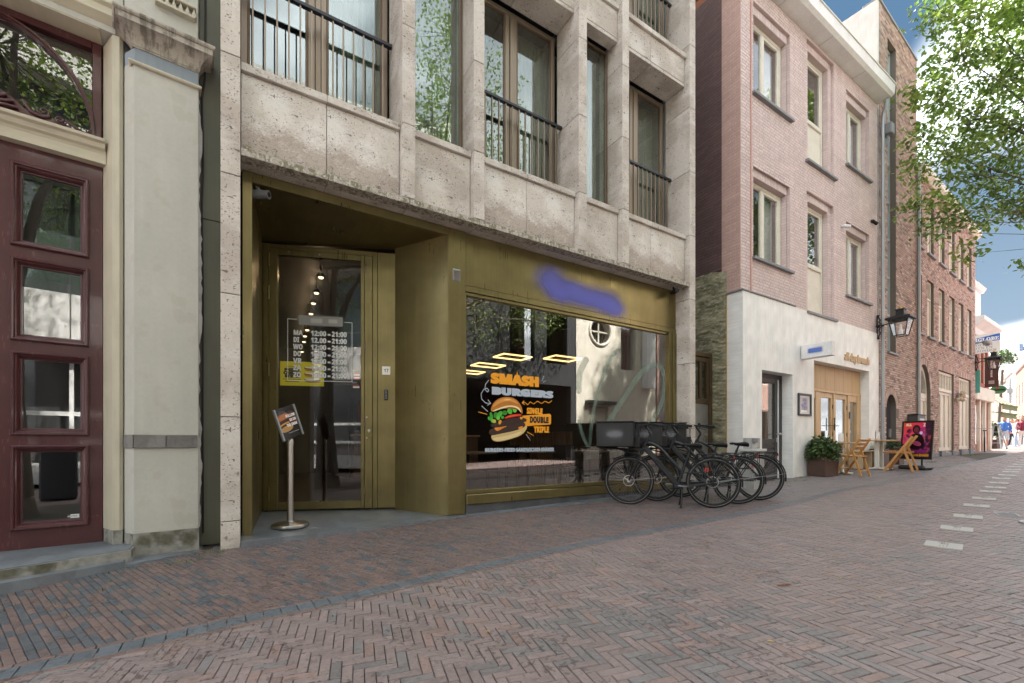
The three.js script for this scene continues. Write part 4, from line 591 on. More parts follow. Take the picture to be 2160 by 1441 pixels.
    const [q2, m2] = canvasPlane(512, 512, 4.15, 6.3, 0.55, 2.55, -0.0661, (c, X, Y) => { const Z = (zx, zy) => { const [a, b] = onZ(940 + zx / 2.324, 480 + zy / 2.324, -0.0661); return [X(a), Y(b)]; }; c.strokeStyle = 'rgba(140,165,152,0.34)'; c.lineCap = c.lineJoin = 'round'; const st = (pts, w) => { c.lineWidth = w; c.beginPath(); const p = pts.map((a) => Z(...a)); p.forEach((a, i) => { if (!i) return c.moveTo(...a); const n = p[i + 1]; if (n) c.quadraticCurveTo(a[0], a[1], (a[0] + n[0]) / 2, (a[1] + n[1]) / 2); else c.lineTo(...a); }); c.stroke(); }; st([[655, 800], [650, 720], [690, 650]], 26); st([[655, 950], [665, 1010], [705, 1090], [712, 1000], [720, 900], [800, 640], [850, 600]], 15); st([[760, 1010], [860, 860], [960, 700], [1040, 665], [1078, 720], [1070, 850], [1000, 975]], 24); });
    mesh(Wn, 'pale_script_film', q2, m2);
  }
  const V = sub(B, 'vent_grille'); mesh(V, 'plate', box(2.26, 2.36, 3.0, 3.15, 0.0005, 0.006, { c: 0.002 }), M.zinc); for (let i = 0; i < 7; i++) mesh(V, 'louvre', moved(box(-0.04, 0.04, -0.005, 0.005, 0, 0.012), 2.31, 3.02 + i * 0.018, 0.005, 0, 0.5), M.steel);
  // threshold and kerb stones
  const Th = sub(B, 'threshold');
  const pv = (x, z, y) => [x, z];
  { const b = new PB(), fy = (z) => 0.092 + 0.066 * clamp(-z / 0.95), rows = [[0.03, 0.3, 2.44, 0.105], [0.03, 0, 2.44, 0], [0.05, -0.3, 2.3, -0.3], [0.08, -0.65, 2.0, -0.65], [0.1, -1.3, 1.7, -1.3]]; for (let i = 0; i + 1 < rows.length; i++) { const [a, za, c, zc] = rows[i], [d, zd, e, ze] = rows[i + 1]; b.poly([[a, fy(za), za], [c, fy(zc), zc], [e, fy(ze), ze], [d, fy(zd), zd]], [1, -9, 0]); } b.poly([[0.03, 0.092, 0.3], [2.44, 0.092, 0.105], [2.44, -0.06, 0.105], [0.03, -0.06, 0.3]], [1, 0, -1]); b.poly([[0.03, 0.092, 0.3], [0.03, -0.06, 0.3], [0.03, -0.06, -0.3], [0.03, 0.092, -0.3]], [1, 0, 0]); mesh(Th, 'slab', b.geo(), M.wetSlate); }
  for (const [a, b] of [[2.443, 3.6], [3.604, 4.9], [4.904, 6.6]]) mesh(Th, 'kerb_stone', (() => { const q = new PB(), za = 0.11, zb = 0.11, ya = 0.095 + 0.022 * (a - 2.44), yb2 = 0.095 + 0.022 * (b - 2.44), c = [(a + b) / 2, 0, 0]; const P8 = [[a, -0.05, -0.1], [b, -0.05, -0.1], [b, -0.05, zb], [a, -0.05, za], [a, ya, -0.1], [b, yb2, -0.1], [b, yb2, zb], [a, ya, za]]; for (const f of [[0, 1, 2, 3], [4, 5, 6, 7], [3, 2, 6, 7], [0, 1, 5, 4], [0, 3, 7, 4], [1, 2, 6, 5]]) q.poly(f.map((i) => P8[i]), c); return q.geo(); })(), M.slate);
  // security cameras
  const cam = (x, y, z, dir, m) => { const c = sub(B, 'security_camera', [x, y, z], dir); mesh(c, 'mount', rod([0, 0.07, 0], [0, 0.02, 0.03], 0.018), m); mesh(c, 'housing', [rod([0, 0, -0.04], [0, -0.01, 0.12], 0.04, 0.04, 14), ball(0, 0, -0.04, 0.04)], m); mesh(c, 'lens', rod([0, -0.01, 0.12], [0, -0.0105, 0.124], 0.026, 0.024, 12), M.black); };
  cam(0.17, 3.48, -0.08, 1.0, M.lead); cam(6.3, 3.56, 0.1, -0.4, M.black);
  // the dining room behind the glass
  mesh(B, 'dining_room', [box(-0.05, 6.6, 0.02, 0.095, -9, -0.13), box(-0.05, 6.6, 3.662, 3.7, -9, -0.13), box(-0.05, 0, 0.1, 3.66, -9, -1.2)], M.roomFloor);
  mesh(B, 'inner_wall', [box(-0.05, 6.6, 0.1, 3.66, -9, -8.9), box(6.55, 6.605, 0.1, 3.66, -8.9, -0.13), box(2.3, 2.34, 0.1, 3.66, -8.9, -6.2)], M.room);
  const slats = sub(B, 'slat_wall'); for (let i = 0; i < 30; i++) mesh(slats, 'slat', box(6.49, 6.545, 0.1, 1.25, -5.5 + i * 0.09, -5.45 + i * 0.09), M.plank);
}
{ // lamps, counter and furniture inside the shop
  const lamps = [[4.45, 2.62, -2.1, 'nearest'], [4.5, 2.62, -3.15, 'second'], [4.55, 2.62, -4.15, 'third'], [5.35, 2.62, -1.72, 'right hand']];
  for (const [x, y, z, w] of lamps) {
    const L = thing('pendant_lamp', w + ' rectangular glowing ceiling lamp seen through the shop window', 'lamp', [x, y, z], 0, 'rectangular lamps in the burger shop');
    mesh(L, 'light_tube', [box(-0.32, 0.32, -0.012, 0.012, -0.2, -0.18), box(-0.32, 0.32, -0.012, 0.012, 0.18, 0.2), box(-0.32, -0.3, -0.012, 0.012, -0.18, 0.18), box(0.3, 0.32, -0.012, 0.012, -0.18, 0.18)], M.neon);
    mesh(L, 'hanger', [rod([-0.31, 0.013, 0], [-0.31, 1.03, 0], 0.003, 0.003, 5), rod([0.31, 0.013, 0], [0.31, 1.03, 0], 0.003, 0.003, 5)], M.black);
    const r = new THREE.RectAreaLight(lin(1, 0.66, 0.3), 0.5, 0.6, 0.36); r.position.set(x, y - 0.03, z); r.lookAt(x, y - 1, z); scene.add(r);
  }
  const bulbs = [[677, 585], [667.5, 618], [661, 640], [656, 662], [648, 696], [643, 709], [641, 721], [637, 742]];
  const nth = ['first', 'second', 'third', 'fourth', 'fifth', 'sixth', 'seventh', 'last'];
  bulbs.forEach(([px, py], i) => { const t = 2.4 / ((HORIZON - py) / LENS) * (i < 4 ? 1.03 : 0.97), p = at(px, py, Math.min(t, 12.5)); const L = thing('spot_lamp', nth[i] + ' small warm ceiling lamp counted inward behind the glass door', 'lamp', [p.x, p.y, p.z], 0, 'warm lamps behind the glass door'); mesh(L, 'bulb_light', lathe([[0, -0.02], [0.03, -0.018], [0.04, 0], [0.001, 0.002]], 12), M.bulb); mesh(L, 'shade', lathe([[0.042, 0], [0.066, 0.01], [0.03, 0.06], [0.006, 0.07], [0.006, 3.66 - p.y]], 12), M.black);
    const r = new THREE.PointLight(lin(1, 0.7, 0.4), 0.03); r.position.set(p.x, p.y - 0.012, p.z); scene.add(r); });
  const cnt = thing('counter', 'long wooden service counter at the back of the burger shop', 'counter', [3.2, 0.1, -6.4]); mesh(cnt, 'front', box(-0.8, 2.6, 0, 1.05, -0.3, 0.3, { c: 0.01 }), M.plank); mesh(cnt, 'worktop', box(-0.85, 2.65, 1.052, 1.1, -0.34, 0.34, { c: 0.006 }), M.oak);
  const tables = [[3.1, -1.3, 'left hand'], [4.4, -1.5, 'middle'], [5.7, -1.35, 'right hand']];
  for (const [x, z, w] of tables) {
    const t = thing('cafe_table', w + ' dark square table inside the shop window', 'table', [x, 0.095, z], 0, 'dark tables inside the shop'); mesh(t, 'table_top', box(-0.35, 0.35, 0.72, 0.75, -0.35, 0.35, { c: 0.006 }), M.plank); mesh(t, 'leg', rod([0, 0.02, 0], [0, 0.72, 0], 0.03, 0.03, 12), M.black); mesh(t, 'base', box(-0.22, 0.22, 0, 0.018, -0.22, 0.22, { c: 0.004 }), M.black);
    for (const s of [-1, 1]) { const c = thing('cafe_chair', 'black metal chair on the ' + (s < 0 ? 'left' : 'right') + ' side of the ' + w + ' indoor table', 'chair', [x + s * 0.6, 0.095, z + 0.1], s < 0 ? Math.PI / 2 : -Math.PI / 2, 'black chairs inside the shop'); mesh(c, 'seat', box(-0.2, 0.2, 0.44, 0.465, -0.2, 0.2, { c: 0.01 }), M.black); mesh(c, 'backrest', box(-0.19, 0.19, 0.62, 0.86, -0.205, -0.185, { c: 0.006 }), M.black); for (const [a, b] of [[-1, -1], [1, -1], [-1, 1], [1, 1]]) mesh(c, 'leg', rod([a * 0.19, 0, b * 0.19], [a * 0.17, b < 0 ? 0.86 : 0.44, b * (b < 0 ? 0.195 : 0.17)], 0.011, 0.011, 6), M.black); }
  }
  const mb = thing('menu_board', 'dark menu board with small pictures on the shop back wall', 'board', [3.9, 1.5, -8.85]); mesh(mb, 'panel', box(-0.9, 0.9, 0, 0.8, -0.03, 0, { c: 0.005 }), M.black); for (let i = 0; i < 5; i++) mesh(mb, 'picture', box(-0.8 + i * 0.34, -0.53 + i * 0.34, 0.1, 0.68, 0.001, 0.008), std([[0.35, 0.1, 0.06], [0.4, 0.3, 0.12], [0.2, 0.2, 0.22], [0.3, 0.12, 0.1], [0.42, 0.35, 0.2]][i], 0.6));
  // stanchion with the notice in the doorway
  const Sg = thing('stanchion_sign', 'steel post with a tilted framed burger notice on the shop threshold', 'sign', [0.48, 0.106, -0.2], 32 * Math.PI / 180);
  mesh(Sg, 'base', lathe([[0, 0.0], [0.172, 0.0], [0.178, 0.006], [0.178, 0.03], [0.172, 0.038], [0.045, 0.046], [0.036, 0.06], [0.033, 0.062], [0.001, 0.062]], 40), M.steel);
  mesh(Sg, 'post', [lathe([[0.031, 0.05], [0.031, 0.86], [0.034, 0.862], [0.034, 0.91], [0.028, 0.93], [0.012, 0.94], [0, 0.942]], 24)], M.steel);
  mesh(Sg, 'bracket', rod([0, 0.93, 0], [0, 0.99, 0.012], 0.014), M.steel);
  const F = sub(Sg, 'notice'); F.position.set(-0.045, 1.1, 0.03); F.rotation.set(-0.12, 0.15, 0.32); F.scale.setScalar(1.12);
  mesh(F, 'backing', box(-0.125, 0.125, -0.148, 0.148, -0.02, -0.002, { c: 0.004 }), M.black);
  mesh(F, 'frame_rail', [box(-0.134, -0.114, -0.15, 0.15, -0.012, 0.014, { c: 0.004 }), box(0.114, 0.134, -0.15, 0.15, -0.012, 0.014, { c: 0.004 })], M.zinc);
  const [q, m] = canvasPlane(512, 640, -0.114, 0.114, -0.146, 0.146, 0.0012, (c) => {
    c.fillStyle = '#17120f'; c.fillRect(0, 0, 512, 640); const E = (x, y, a, b, r, col) => { c.fillStyle = col; c.beginPath(); c.ellipse(x, y, a, b, r, 0, 7); c.fill(); };
    E(150, 200, 190, 95, -0.15, '#8a4a26'); E(160, 180, 150, 50, -0.2, '#b06a38'); E(170, 285, 190, 44, -0.1, '#3a1a10'); E(180, 330, 195, 30, -0.1, '#c48a2c'); E(180, 370, 190, 40, -0.08, '#3f1d12'); E(170, 430, 180, 60, -0.08, '#b78a4e'); E(400, 250, 130, 150, 0, '#5a2b22'); E(150, 90, 100, 30, 0, '#3a3a3e');
    fitText(c, 'FOLLOW', 230, 492, 160, 214, '#ecebe8', 8); fitText(c, 'US ON', 305, 492, 252, 306, '#ecebe8', 8); fitText(c, 'THE GRAM', 190, 492, 344, 398, '#ecebe8', 8); c.fillStyle = '#8d8a88'; c.fillRect(170, 520, 300, 12);
  }, { roughness: 0.25 }, true);
  mesh(F, 'print', q, m);
}

// ---------------------------------------------------------------- brickwork
const holePath = (o) => { if (!o.arch) return rect(o.x0, o.x1, o.y0, o.y1); const p = new THREE.Path(), r = (o.x1 - o.x0) / 2, cx = (o.x0 + o.x1) / 2, h = o.y1 - o.arch; p.moveTo(o.x0, o.y0); p.lineTo(o.x1, o.y0); p.lineTo(o.x1, o.arch); for (let i = 1; i < 14; i++) { const a = Math.PI * i / 14; p.lineTo(cx + r * Math.cos(a), o.arch + h * Math.sin(a)); } p.lineTo(o.x0, o.arch); p.lineTo(o.x0, o.y0); return p; };
const spanAt = (o, y) => { if (y < o.y0 || y > o.y1) return null; if (!o.arch || y <= o.arch) return [o.x0, o.x1]; const k = Math.sqrt(Math.max(0, 1 - ((y - o.arch) / (o.y1 - o.arch)) ** 2)), c = (o.x0 + o.x1) / 2, r = (o.x1 - o.x0) / 2; return [c - r * k, c + r * k]; };
function brickWall(parent, o) {
  const { x0, x1, y0, y1, z = 0, thick = 0.25, openings = [], no = [], bw = 0.22, bh = 0.0625, joint = 0.011, proud = 0.007, col, mat, mortar, jag = 0.002 } = o;
  mesh(parent, o.wallName ?? 'wall', plate(rect(x0, x1, y0, y1), openings.map(holePath), z - thick, z), mortar);
  const list = [];
  const rows = Math.round((y1 - y0) / bh);
  for (let r = 0; r < rows; r++) {
    const ya = y0 + r * bh + joint / 2, yb = ya + bh - joint, yc = (ya + yb) / 2;
    let iv = [[x0, x1]];
    for (const q of [...openings, ...no]) { const s = spanAt(q, yc); if (!s) continue; iv = iv.flatMap(([a, b]) => (s[1] <= a || s[0] >= b ? [[a, b]] : [[a, s[0]], [s[1], b]].filter(([c, d]) => d - c > 0.01))); }
    const head = o.headers && r % 2 === 1, w = head ? bw / 2 : bw, off = (r % 2) * bw / 2 + (head ? bw / 4 : 0);
    for (const [a, b] of iv) for (let k = Math.floor((a - x0 - off) / w); ; k++) {
      const l = Math.max(a, x0 + off + k * w) , rr2 = Math.min(b, x0 + off + (k + 1) * w); if (x0 + off + k * w >= b) break; if (rr2 - l < 0.03) continue;
      list.push([l === a ? l : l + joint / 2, rr2 === b ? rr2 : rr2 - joint / 2, ya, yb, z + proud + rr(-jag, jag), col(l, yc)]);
    }
  }
  parent.updateWorldMatrix(true, false); const v = new THREE.Vector3();
  for (const q of list) { v.set((q[0] + q[1]) / 2, q[2], q[4]).applyMatrix4(parent.matrixWorld); const s = inView(v.x, v.y, v.z); q.d = s ? s.fw : 1e9; }
  list.sort((a, b) => a.d - b.d);
  const one = (b, [l, r, ya, yb, zf, c]) => { const zb = z - 0.002, ch = Math.min(0.004, (r - l) * 0.2), P = [[l + ch, ya + ch, zf], [r - ch, ya + ch, zf], [r - ch, yb - ch, zf], [l + ch, yb - ch, zf]], Q = [[l, ya, zb], [r, ya, zb], [r, yb, zb], [l, yb, zb]], m = [(l + r) / 2, (ya + yb) / 2, zb - 0.05]; b.poly(P, m, c); for (let i = 0; i < 4; i++) { const j = (i + 1) % 4; b.poly([P[i], P[j], Q[j], Q[i]], m, c); } };
  const rest = new PB(); const parts = o.parts ?? 300;
  list.forEach((q, i) => { if (i < parts && q.d < 1e8) { const b = new PB(); one(b, q); mesh(parent, 'brick', b.geo(), mat); } else one(rest, q); });
  if (rest.p.length) mesh(parent, 'brickwork', rest.geo(), mat, { kind: 'stuff' });
}
function soldier(parent, x0, x1, y0, y1, z, col, mat, w = 0.062, name = 'soldier_course') { const b = new PB(), n = Math.round((x1 - x0) / w), s = (x1 - x0) / n; const gs = []; for (let i = 0; i < n; i++) gs.push(box(x0 + i * s + 0.005, x0 + (i + 1) * s - 0.005, y0, y1, z - 0.012, z + rr(-0.001, 0.001), { c: 0.003, col: col(x0 + i * s, y0) })); mesh(parent, name, gs, mat); }

// ---------------------------------------------------------------- pink brick house with the brunch cafe
{
  seed(31);
  const B = thing('pink_brick_house', 'pink painted brick house with a white plastered ground floor cafe', 'house');
  const pink = () => { const k = rr(0.93, 1.07); return [0.69 * k, 0.565 * k, 0.545 * k]; };
  const win = [['a', 8.95, 10.34, 8.13, 9.83, 10.0], ['d', 8.95, 10.34, 4.78, 6.48, 6.65], ['c', 13.2, 14.53, 8.09, 9.82, 10.0], ['f', 13.2, 14.53, 4.76, 6.47, 6.64], ['b', 11.3, 12.3, 7.5, 10.14, 10.31], ['e', 11.3, 12.3, 4.02, 6.63, 6.8]];
  const outer = win.map(([n, a, b, y0, y1, yo]) => 'be'.includes(n) ? { x0: 11.12, x1: 12.47, y0, y1: yo } : { x0: a - 0.03, x1: b + 0.03, y0, y1: yo });
  brickWall(B, { x0: 8.468, x1: 15.1, y0: 4.0, y1: 10.4, z: -0.007, thick: 0.06, openings: outer, col: pink, mat: M.brickPaint, mortar: M.mortarPink, headers: true, bw: 0.21 });
  // recessed panels round the windows
  win.forEach(([n, a, b, y0, y1, yo], i) => {
    const o = outer[i];
    mesh(B, 'reveal', plate(rect(o.x0 - 0.02, o.x1 + 0.02, y0 - 0.02, yo + 0.02), [rect(a, b, y0, y1)], -0.27, -0.0685), M.mortarPink);
    soldier(B, a - 0.01, b + 0.01, y1 + 0.002, yo - 0.004, -0.061, pink, M.brickPaint);
    if ('be'.includes(n)) { for (const [l, r] of [[o.x0, a], [b, o.x1]]) { const gs = []; for (let y = y0; y < y1; y += 0.0625) gs.push(box(l + 0.004, r - 0.004, y + 0.005, y + 0.057, -0.075, -0.06, { c: 0.003, col: pink() })); mesh(B, 'reveal_bricks', gs, M.brickPaint); } }
    { const gs = []; for (let y = y0 + 0.001; y < y1 - 0.03; y += 0.0625) gs.push(box(b - 0.005, b + 0.02, y + 0.005, Math.min(y1, y + 0.057), -0.17, -0.072, { c: 0.002, col: pink() }), box(o.x1 - 0.005, o.x1 + 0.02, y + 0.005, Math.min(yo, y + 0.057), -0.066, -0.012, { c: 0.002, col: pink() })); mesh(B, 'jamb_bricks', gs, M.brickPaint); }
    const W = sub(B, 'window'), z = -0.175;
    mesh(W, 'frame', ring(a + 0.002, b - 0.007, y0 + 0.002, y1 - 0.002, 0.07, z - 0.07, z, { c: 0.005 }), M.offWhite);
    const xi = a + 0.072, xj = b - 0.077, yi = y0 + 0.072, yj = y1 - 0.072;
    if ('be'.includes(n)) {
      const ym = n === 'e' ? 5.22 : 8.66;
      mesh(W, 'transom', box(xi, xj, ym - 0.05, ym + 0.03, z - 0.07, z + 0.012, { c: 0.006 }), M.offWhite); mesh(W, 'lower_panel', box(xi, xj, yi, ym - 0.05, z - 0.05, z - 0.025), M.offWhite);
      mesh(W, 'sash', ring(xi, xj, ym + 0.03, yj, 0.05, z - 0.055, z - 0.012), M.offWhite); mesh(W, 'pane', box(xi + 0.045, xj - 0.045, ym + 0.075, yj - 0.045, z - 0.04, z - 0.035), M.glass);
    } else {
      const xm = mix(a, b, 0.45);
      mesh(W, 'mullion', box(xm - 0.035, xm + 0.035, yi, yj, z - 0.065, z - 0.004, { c: 0.005 }), M.offWhite);
      mesh(W, 'sash', [...ring(xm + 0.035, xj, yi, yj, 0.055, z - 0.055, z - 0.01), ...ring(xi, xm - 0.035, yi, yj, 0.02, z - 0.055, z - 0.014)], M.offWhite);
      mesh(W, 'pane', box(xi + 0.015, xm - 0.05, yi + 0.015, yj - 0.015, z - 0.04, z - 0.035), M.glass); mesh(W, 'pane', box(xm + 0.085, xj - 0.05, yi + 0.05, yj - 0.05, z - 0.04, z - 0.035), M.glass);
      const cb = []; for (let k = 0; k < 26; k++) cb.push(box(mix(a, b, 0.62) + k * 0.02, mix(a, b, 0.62) + k * 0.02 + 0.014, yi, yj, z - 0.2 - 0.02 * (k % 2), z - 0.185 - 0.02 * (k % 2))); mesh(W, 'vertical_blind', cb, M.curtainWhite);
    }
    mesh(B, 'window_sill', run([[-0.17, y0 - 0.05], [0.075, y0 - 0.065], [0.075, y0 - 0.015], [-0.17, y0 + 0.001]], ('be'.includes(n) ? 11.05 : a - 0.09), ('be'.includes(n) ? 12.54 : b + 0.09)), M.lead);
  });
  for (const [y0, y1] of [[4.05, 7.3], [7.35, 10.38]]) mesh(B, 'room', [box(8.55, 15.05, y0, y0 + 0.04, -4, -0.28), box(8.55, 15.05, y1 - 0.04, y1, -4, -0.28), box(8.55, 15.05, y0 + 0.04, y1 - 0.04, -4.04, -4), box(8.51, 8.55, y0 + 0.04, y1 - 0.04, -4, -0.28), box(15.05, 15.09, y0 + 0.04, y1 - 0.04, -4, -0.28), box(10.8, 10.84, y0 + 0.04, y1 - 0.04, -4, -0.5), box(12.8, 12.84, y0 + 0.04, y1 - 0.04, -4, -0.5)], M.roomPale);
  // gutter box and roof
  mesh(B, 'gutter_box', [run([[-0.3, 10.402], [0.3, 10.402], [0.37, 10.45], [0.39, 10.68], [-0.3, 10.7]], 8.2, 15.13)], M.white);
  mesh(B, 'gutter_lip', run([[0.3, 10.682], [0.41, 10.682], [0.41, 10.71], [0.3, 10.71]], 8.18, 15.14), M.fibreGrey);
  for (const x of [9.9, 11.7, 13.5]) mesh(B, 'soffit_joint', box(x, x + 0.006, 10.399, 10.4015, 0.0, 0.3), M.lead);
  mesh(B, 'roof', [box(8.5, 15.1, 10.4, 10.6, -8, -0.31), run([[-0.1, 10.7], [-4.6, 14.6], [-9, 10.7]], 8.48, 15.1)], M.tile);
  // gable wall beside the passage
  const Gs = sub(B, 'gable_bricks', [8.462, 0, -0.402], -Math.PI / 2);
  brickWall(Gs, { x0: 0, x1: 0.402, y0: 4.04, y1: 10.4, z: -0.006, thick: 0.03, col: () => { const k = rr(0.93, 1.07); return [0.62 * k, 0.415 * k, 0.36 * k]; }, mat: M.brickPaint, mortar: M.mortarPink, bw: 0.2, parts: 120 });
  const Gd = sub(B, 'gable_render', [8.47, 0, -6], -Math.PI / 2);
  brickWall(Gd, { x0: 4.6, x1: 5.594, y0: 4.55, y1: 10.4, z: 0, thick: 0.03, col: () => { const k = rr(0.85, 1.15); return [0.135 * k, 0.083 * k, 0.08 * k]; }, mat: M.brickPaint, mortar: std([0.11, 0.068, 0.065], 0.8, { map: grainT, bumpMap: roughB, bumpScale: 0.01 }), bw: 0.2, proud: 0.004, jag: 0.003, parts: 100 });
  mesh(Gd, 'render', box(0, 4.6, 4.5, 10.4, -0.03, 0), M.sideDark); mesh(Gd, 'anchor_plate', [box(4.92, 4.94, 7.35, 7.75, 0.004, 0.02), box(4.9, 4.96, 7.53, 7.58, 0.004, 0.016)], M.mortarPink);
  { // rough limewashed rubble below
    const b = new PB(), nx = 26, ny = 110, xw = 2.2, P = (i, j) => { const x = 5.72 - xw + xw * i / nx, ragged = 4.5 + 0.16 * (noise(x * 3 + 3, 0.5, 99, 99, 8) - 0.3), y = 0.05 + (ragged - 0.05) * j / ny; const c = Math.floor(y / 0.075), br = noise(x * 4.6 + (c % 2) * 0.5, c + 0.5, 999, 999, 2), jt = Math.abs((y / 0.075) % 1 - 0.5) > 0.4 ? -0.014 : 0; return [x, y, 0.004 + 0.035 * br + jt * (0.6 + 0.6 * noise(x * 9, y * 9, 999, 999, 4)) + 0.015 * noise(x * 14, y * 14, 999, 999, 6)]; };
    for (let i = 0; i < nx; i++) for (let j = 0; j < ny; j++) b.poly([P(i, j), P(i + 1, j), P(i + 1, j + 1), P(i, j + 1)], [5, 2, -9]);
    mesh(Gd, 'rubble_face', b.geo(), M.peel); mesh(Gd, 'rubble_core', box(0, 5.72, 0, 4.49, -0.03, 0.002), M.peel);
  }
  mesh(B, 'corner_batten', box(8.44, 8.462, 0.15, 4.02, -0.302, -0.284), std([0.4, 0.24, 0.06], 0.7));
  // white plastered ground floor
  const gy = 0.1;
  mesh(B, 'plaster_wall', [plate(rect(8.462, 10.49, gy, 4.0), [rect(9.144, 10.387, gy + 0.02, 2.49)], -0.285, 0.05), plate(rect(10.492, 15.08, gy, 3.998), [rect(11.38, 14.46, gy + 0.02, 2.91)], -0.285, 0.035)], M.plasterWhite);
  mesh(B, 'flashing', [box(8.43, 10.5, 4.001, 4.03, -0.29, 0.075, { c: 0.004 })], M.lead); mesh(B, 'conduit', [rod([8.82, 4.03, 0.015], [8.82, 10.38, 0.015], 0.016)], std([0.55, 0.33, 0.28], 0.6));
  // black door
  const D = sub(B, 'side_door');
  mesh(D, 'frame', ring(9.15, 10.38, 0.16, 2.486, 0.09, -0.28, -0.17, { c: 0.005, wb: 0.03 }), M.charcoal);
  mesh(D, 'leaf', [...ring(9.42, 10.2, 0.2, 2.4, 0.1, -0.24, -0.18, { c: 0.005 })], M.charcoal); mesh(D, 'pane', box(9.5, 10.12, 1.05, 2.31, -0.22, -0.215), M.glass); mesh(D, 'mid_rail', box(9.52, 10.1, 0.98, 1.07, -0.24, -0.182, { c: 0.005 }), M.charcoal);
  for (let i = 0; i < 6; i++) mesh(D, 'board', box(9.52, 10.1, 0.3 + i * 0.113, 0.406 + i * 0.113, -0.235, -0.188 + (i % 2) * 0.002, { c: 0.008 }), M.charcoal);
  mesh(D, 'side_strip', box(9.24, 9.415, 0.2, 2.39, -0.24, -0.2), M.charcoal); for (let i = 0; i < 6; i++) mesh(D, 'white_block', box(9.17, 9.29, 0.86 + i * 0.205, 0.95 + i * 0.205, -0.198, -0.1, { c: 0.006 }), M.white);
  mesh(D, 'edge_strip', box(10.205, 10.235, 0.2, 2.39, -0.23, -0.165), M.white); mesh(D, 'handle', [rod([10.16, 1.18, -0.18], [10.16, 1.18, -0.11], 0.012), ball(10.16, 1.18, -0.1, 0.03), box(10.14, 10.18, 1.0, 1.1, -0.18, -0.172)], M.steel); mesh(D, 'step', box(9.15, 10.38, 0.1, 0.165, -0.28, 0.02, { c: 0.006 }), M.slate);
  mesh(D, 'hall', [box(9.3, 10.3, 0.2, 2.5, -1.6, -1.55)], M.roomPale);
  // oak cafe front
  const K = sub(B, 'cafe_front'), ax = (px) => onZ(px, 900, -0.17)[0];
  mesh(K, 'slat_panel', [box(11.382, 14.458, 2.29, 2.905, -0.28, -0.19)], M.oakPale); { const gs = []; for (let i = 0; i < 52; i++) { const x = 11.39 + i * 0.059; gs.push(box(x, x + 0.043, 2.31, 2.9, -0.19, -0.165, { c: 0.003 })); } mesh(K, 'slats', gs, M.oak); }
  mesh(K, 'head_rail', box(11.382, 14.458, 2.24, 2.305, -0.28, -0.15, { c: 0.004 }), M.oak);
  const post = (a, b, name = 'post') => mesh(K, name, box(ax(a), ax(b), 0.3, 2.238, -0.28, -0.155, { c: 0.006 }), M.oak);
  post(1719.5, 1729); post(1757.6, 1760); post(1787.5, 1792); mesh(K, 'post', box(ax(1807), 14.456, 0.3, 2.238, -0.28, -0.155, { c: 0.006 }), M.oak);
  for (const [a, b] of [[1729.3, 1757.3], [1760.3, 1787.2]]) { const x0 = ax(a), x1 = ax(b), dd = sub(B, 'cafe_door'); mesh(dd, 'leaf', ring(x0, x1, 0.3, 2.235, (x1 - x0) * 0.13, -0.24, -0.18, { c: 0.004, wb: 0.42, wt: 0.12 }), M.oak); mesh(dd, 'pane', box(x0 + 0.09, x1 - 0.09, 0.7, 2.13, -0.215, -0.21), M.glass); mesh(dd, 'hinge', [0.45, 1.2, 1.9].map((y) => box(x1 - 0.02, x1 + 0.015, y - 0.05, y + 0.05, -0.18, -0.17)), M.black); }
  mesh(K, 'pull_handle', [rod([ax(1756), 1.3, -0.12], [ax(1756), 1.62, -0.12], 0.013), rod([ax(1745), 1.42, -0.13], [ax(1765), 1.42, -0.13], 0.009)], M.black);
  mesh(K, 'letter_box', box(ax(1789), ax(1791.3), 1.62, 1.8, -0.156, -0.14, { c: 0.004 }), M.black);
  for (const [a, b] of [[1713, 1719], [1792.5, 1806.6]]) { mesh(K, 'side_light', [box(ax(a) + 0.0, ax(b), 2.07, 2.238, -0.27, -0.165), box(ax(a), ax(b), 0.3, 0.62, -0.27, -0.165)], M.oak); mesh(K, 'pane', box(ax(a), ax(b), 0.62, 2.07, -0.215, -0.21), M.glass); }
  mesh(K, 'door_step', [box(11.4, 14.45, 0.12, 0.29, -0.28, 0.03, { c: 0.006 })], M.slate);
  { const [q, m] = canvasPlane(256, 64, 13.55, 14.0, 1.22, 1.34, -0.205, (c) => fitText(c, 'all-day brunch', 8, 248, 14, 46, '#e8e4da', 2)); mesh(K, 'small_lettering', q, m); }
  mesh(B, 'cafe_room', [box(11.2, 14.6, 0.2, 0.24, -4, -0.29), box(11.2, 14.6, 3.3, 3.35, -4, -0.29), box(11.2, 14.6, 0.24, 3.3, -4.05, -4), box(11.15, 11.2, 0.24, 3.3, -4, -0.29), box(14.6, 14.65, 0.24, 3.3, -4, -0.29)], M.roomPale);
  // raised lettering over the cafe door
  const tg = new TextGeometry('all-day brunch', { font, size: 0.17, depth: 0.03, curveSegments: 4 }); tg.computeBoundingBox(); tg.scale(1.46 / (tg.boundingBox.max.x - tg.boundingBox.min.x), 1.12, 1); tg.translate(12.93, 3.07, 0.0365);
  mesh(B, 'raised_lettering', tg, M.oak, { label: 'raised pale wood lettering reading all-day brunch' });
  const pf = sub(B, 'framed_menu'); mesh(pf, 'frame', ring(10.62, 11.2, 1.6, 2.1, 0.04, 0.036, 0.075, { c: 0.005 }), M.charcoal);
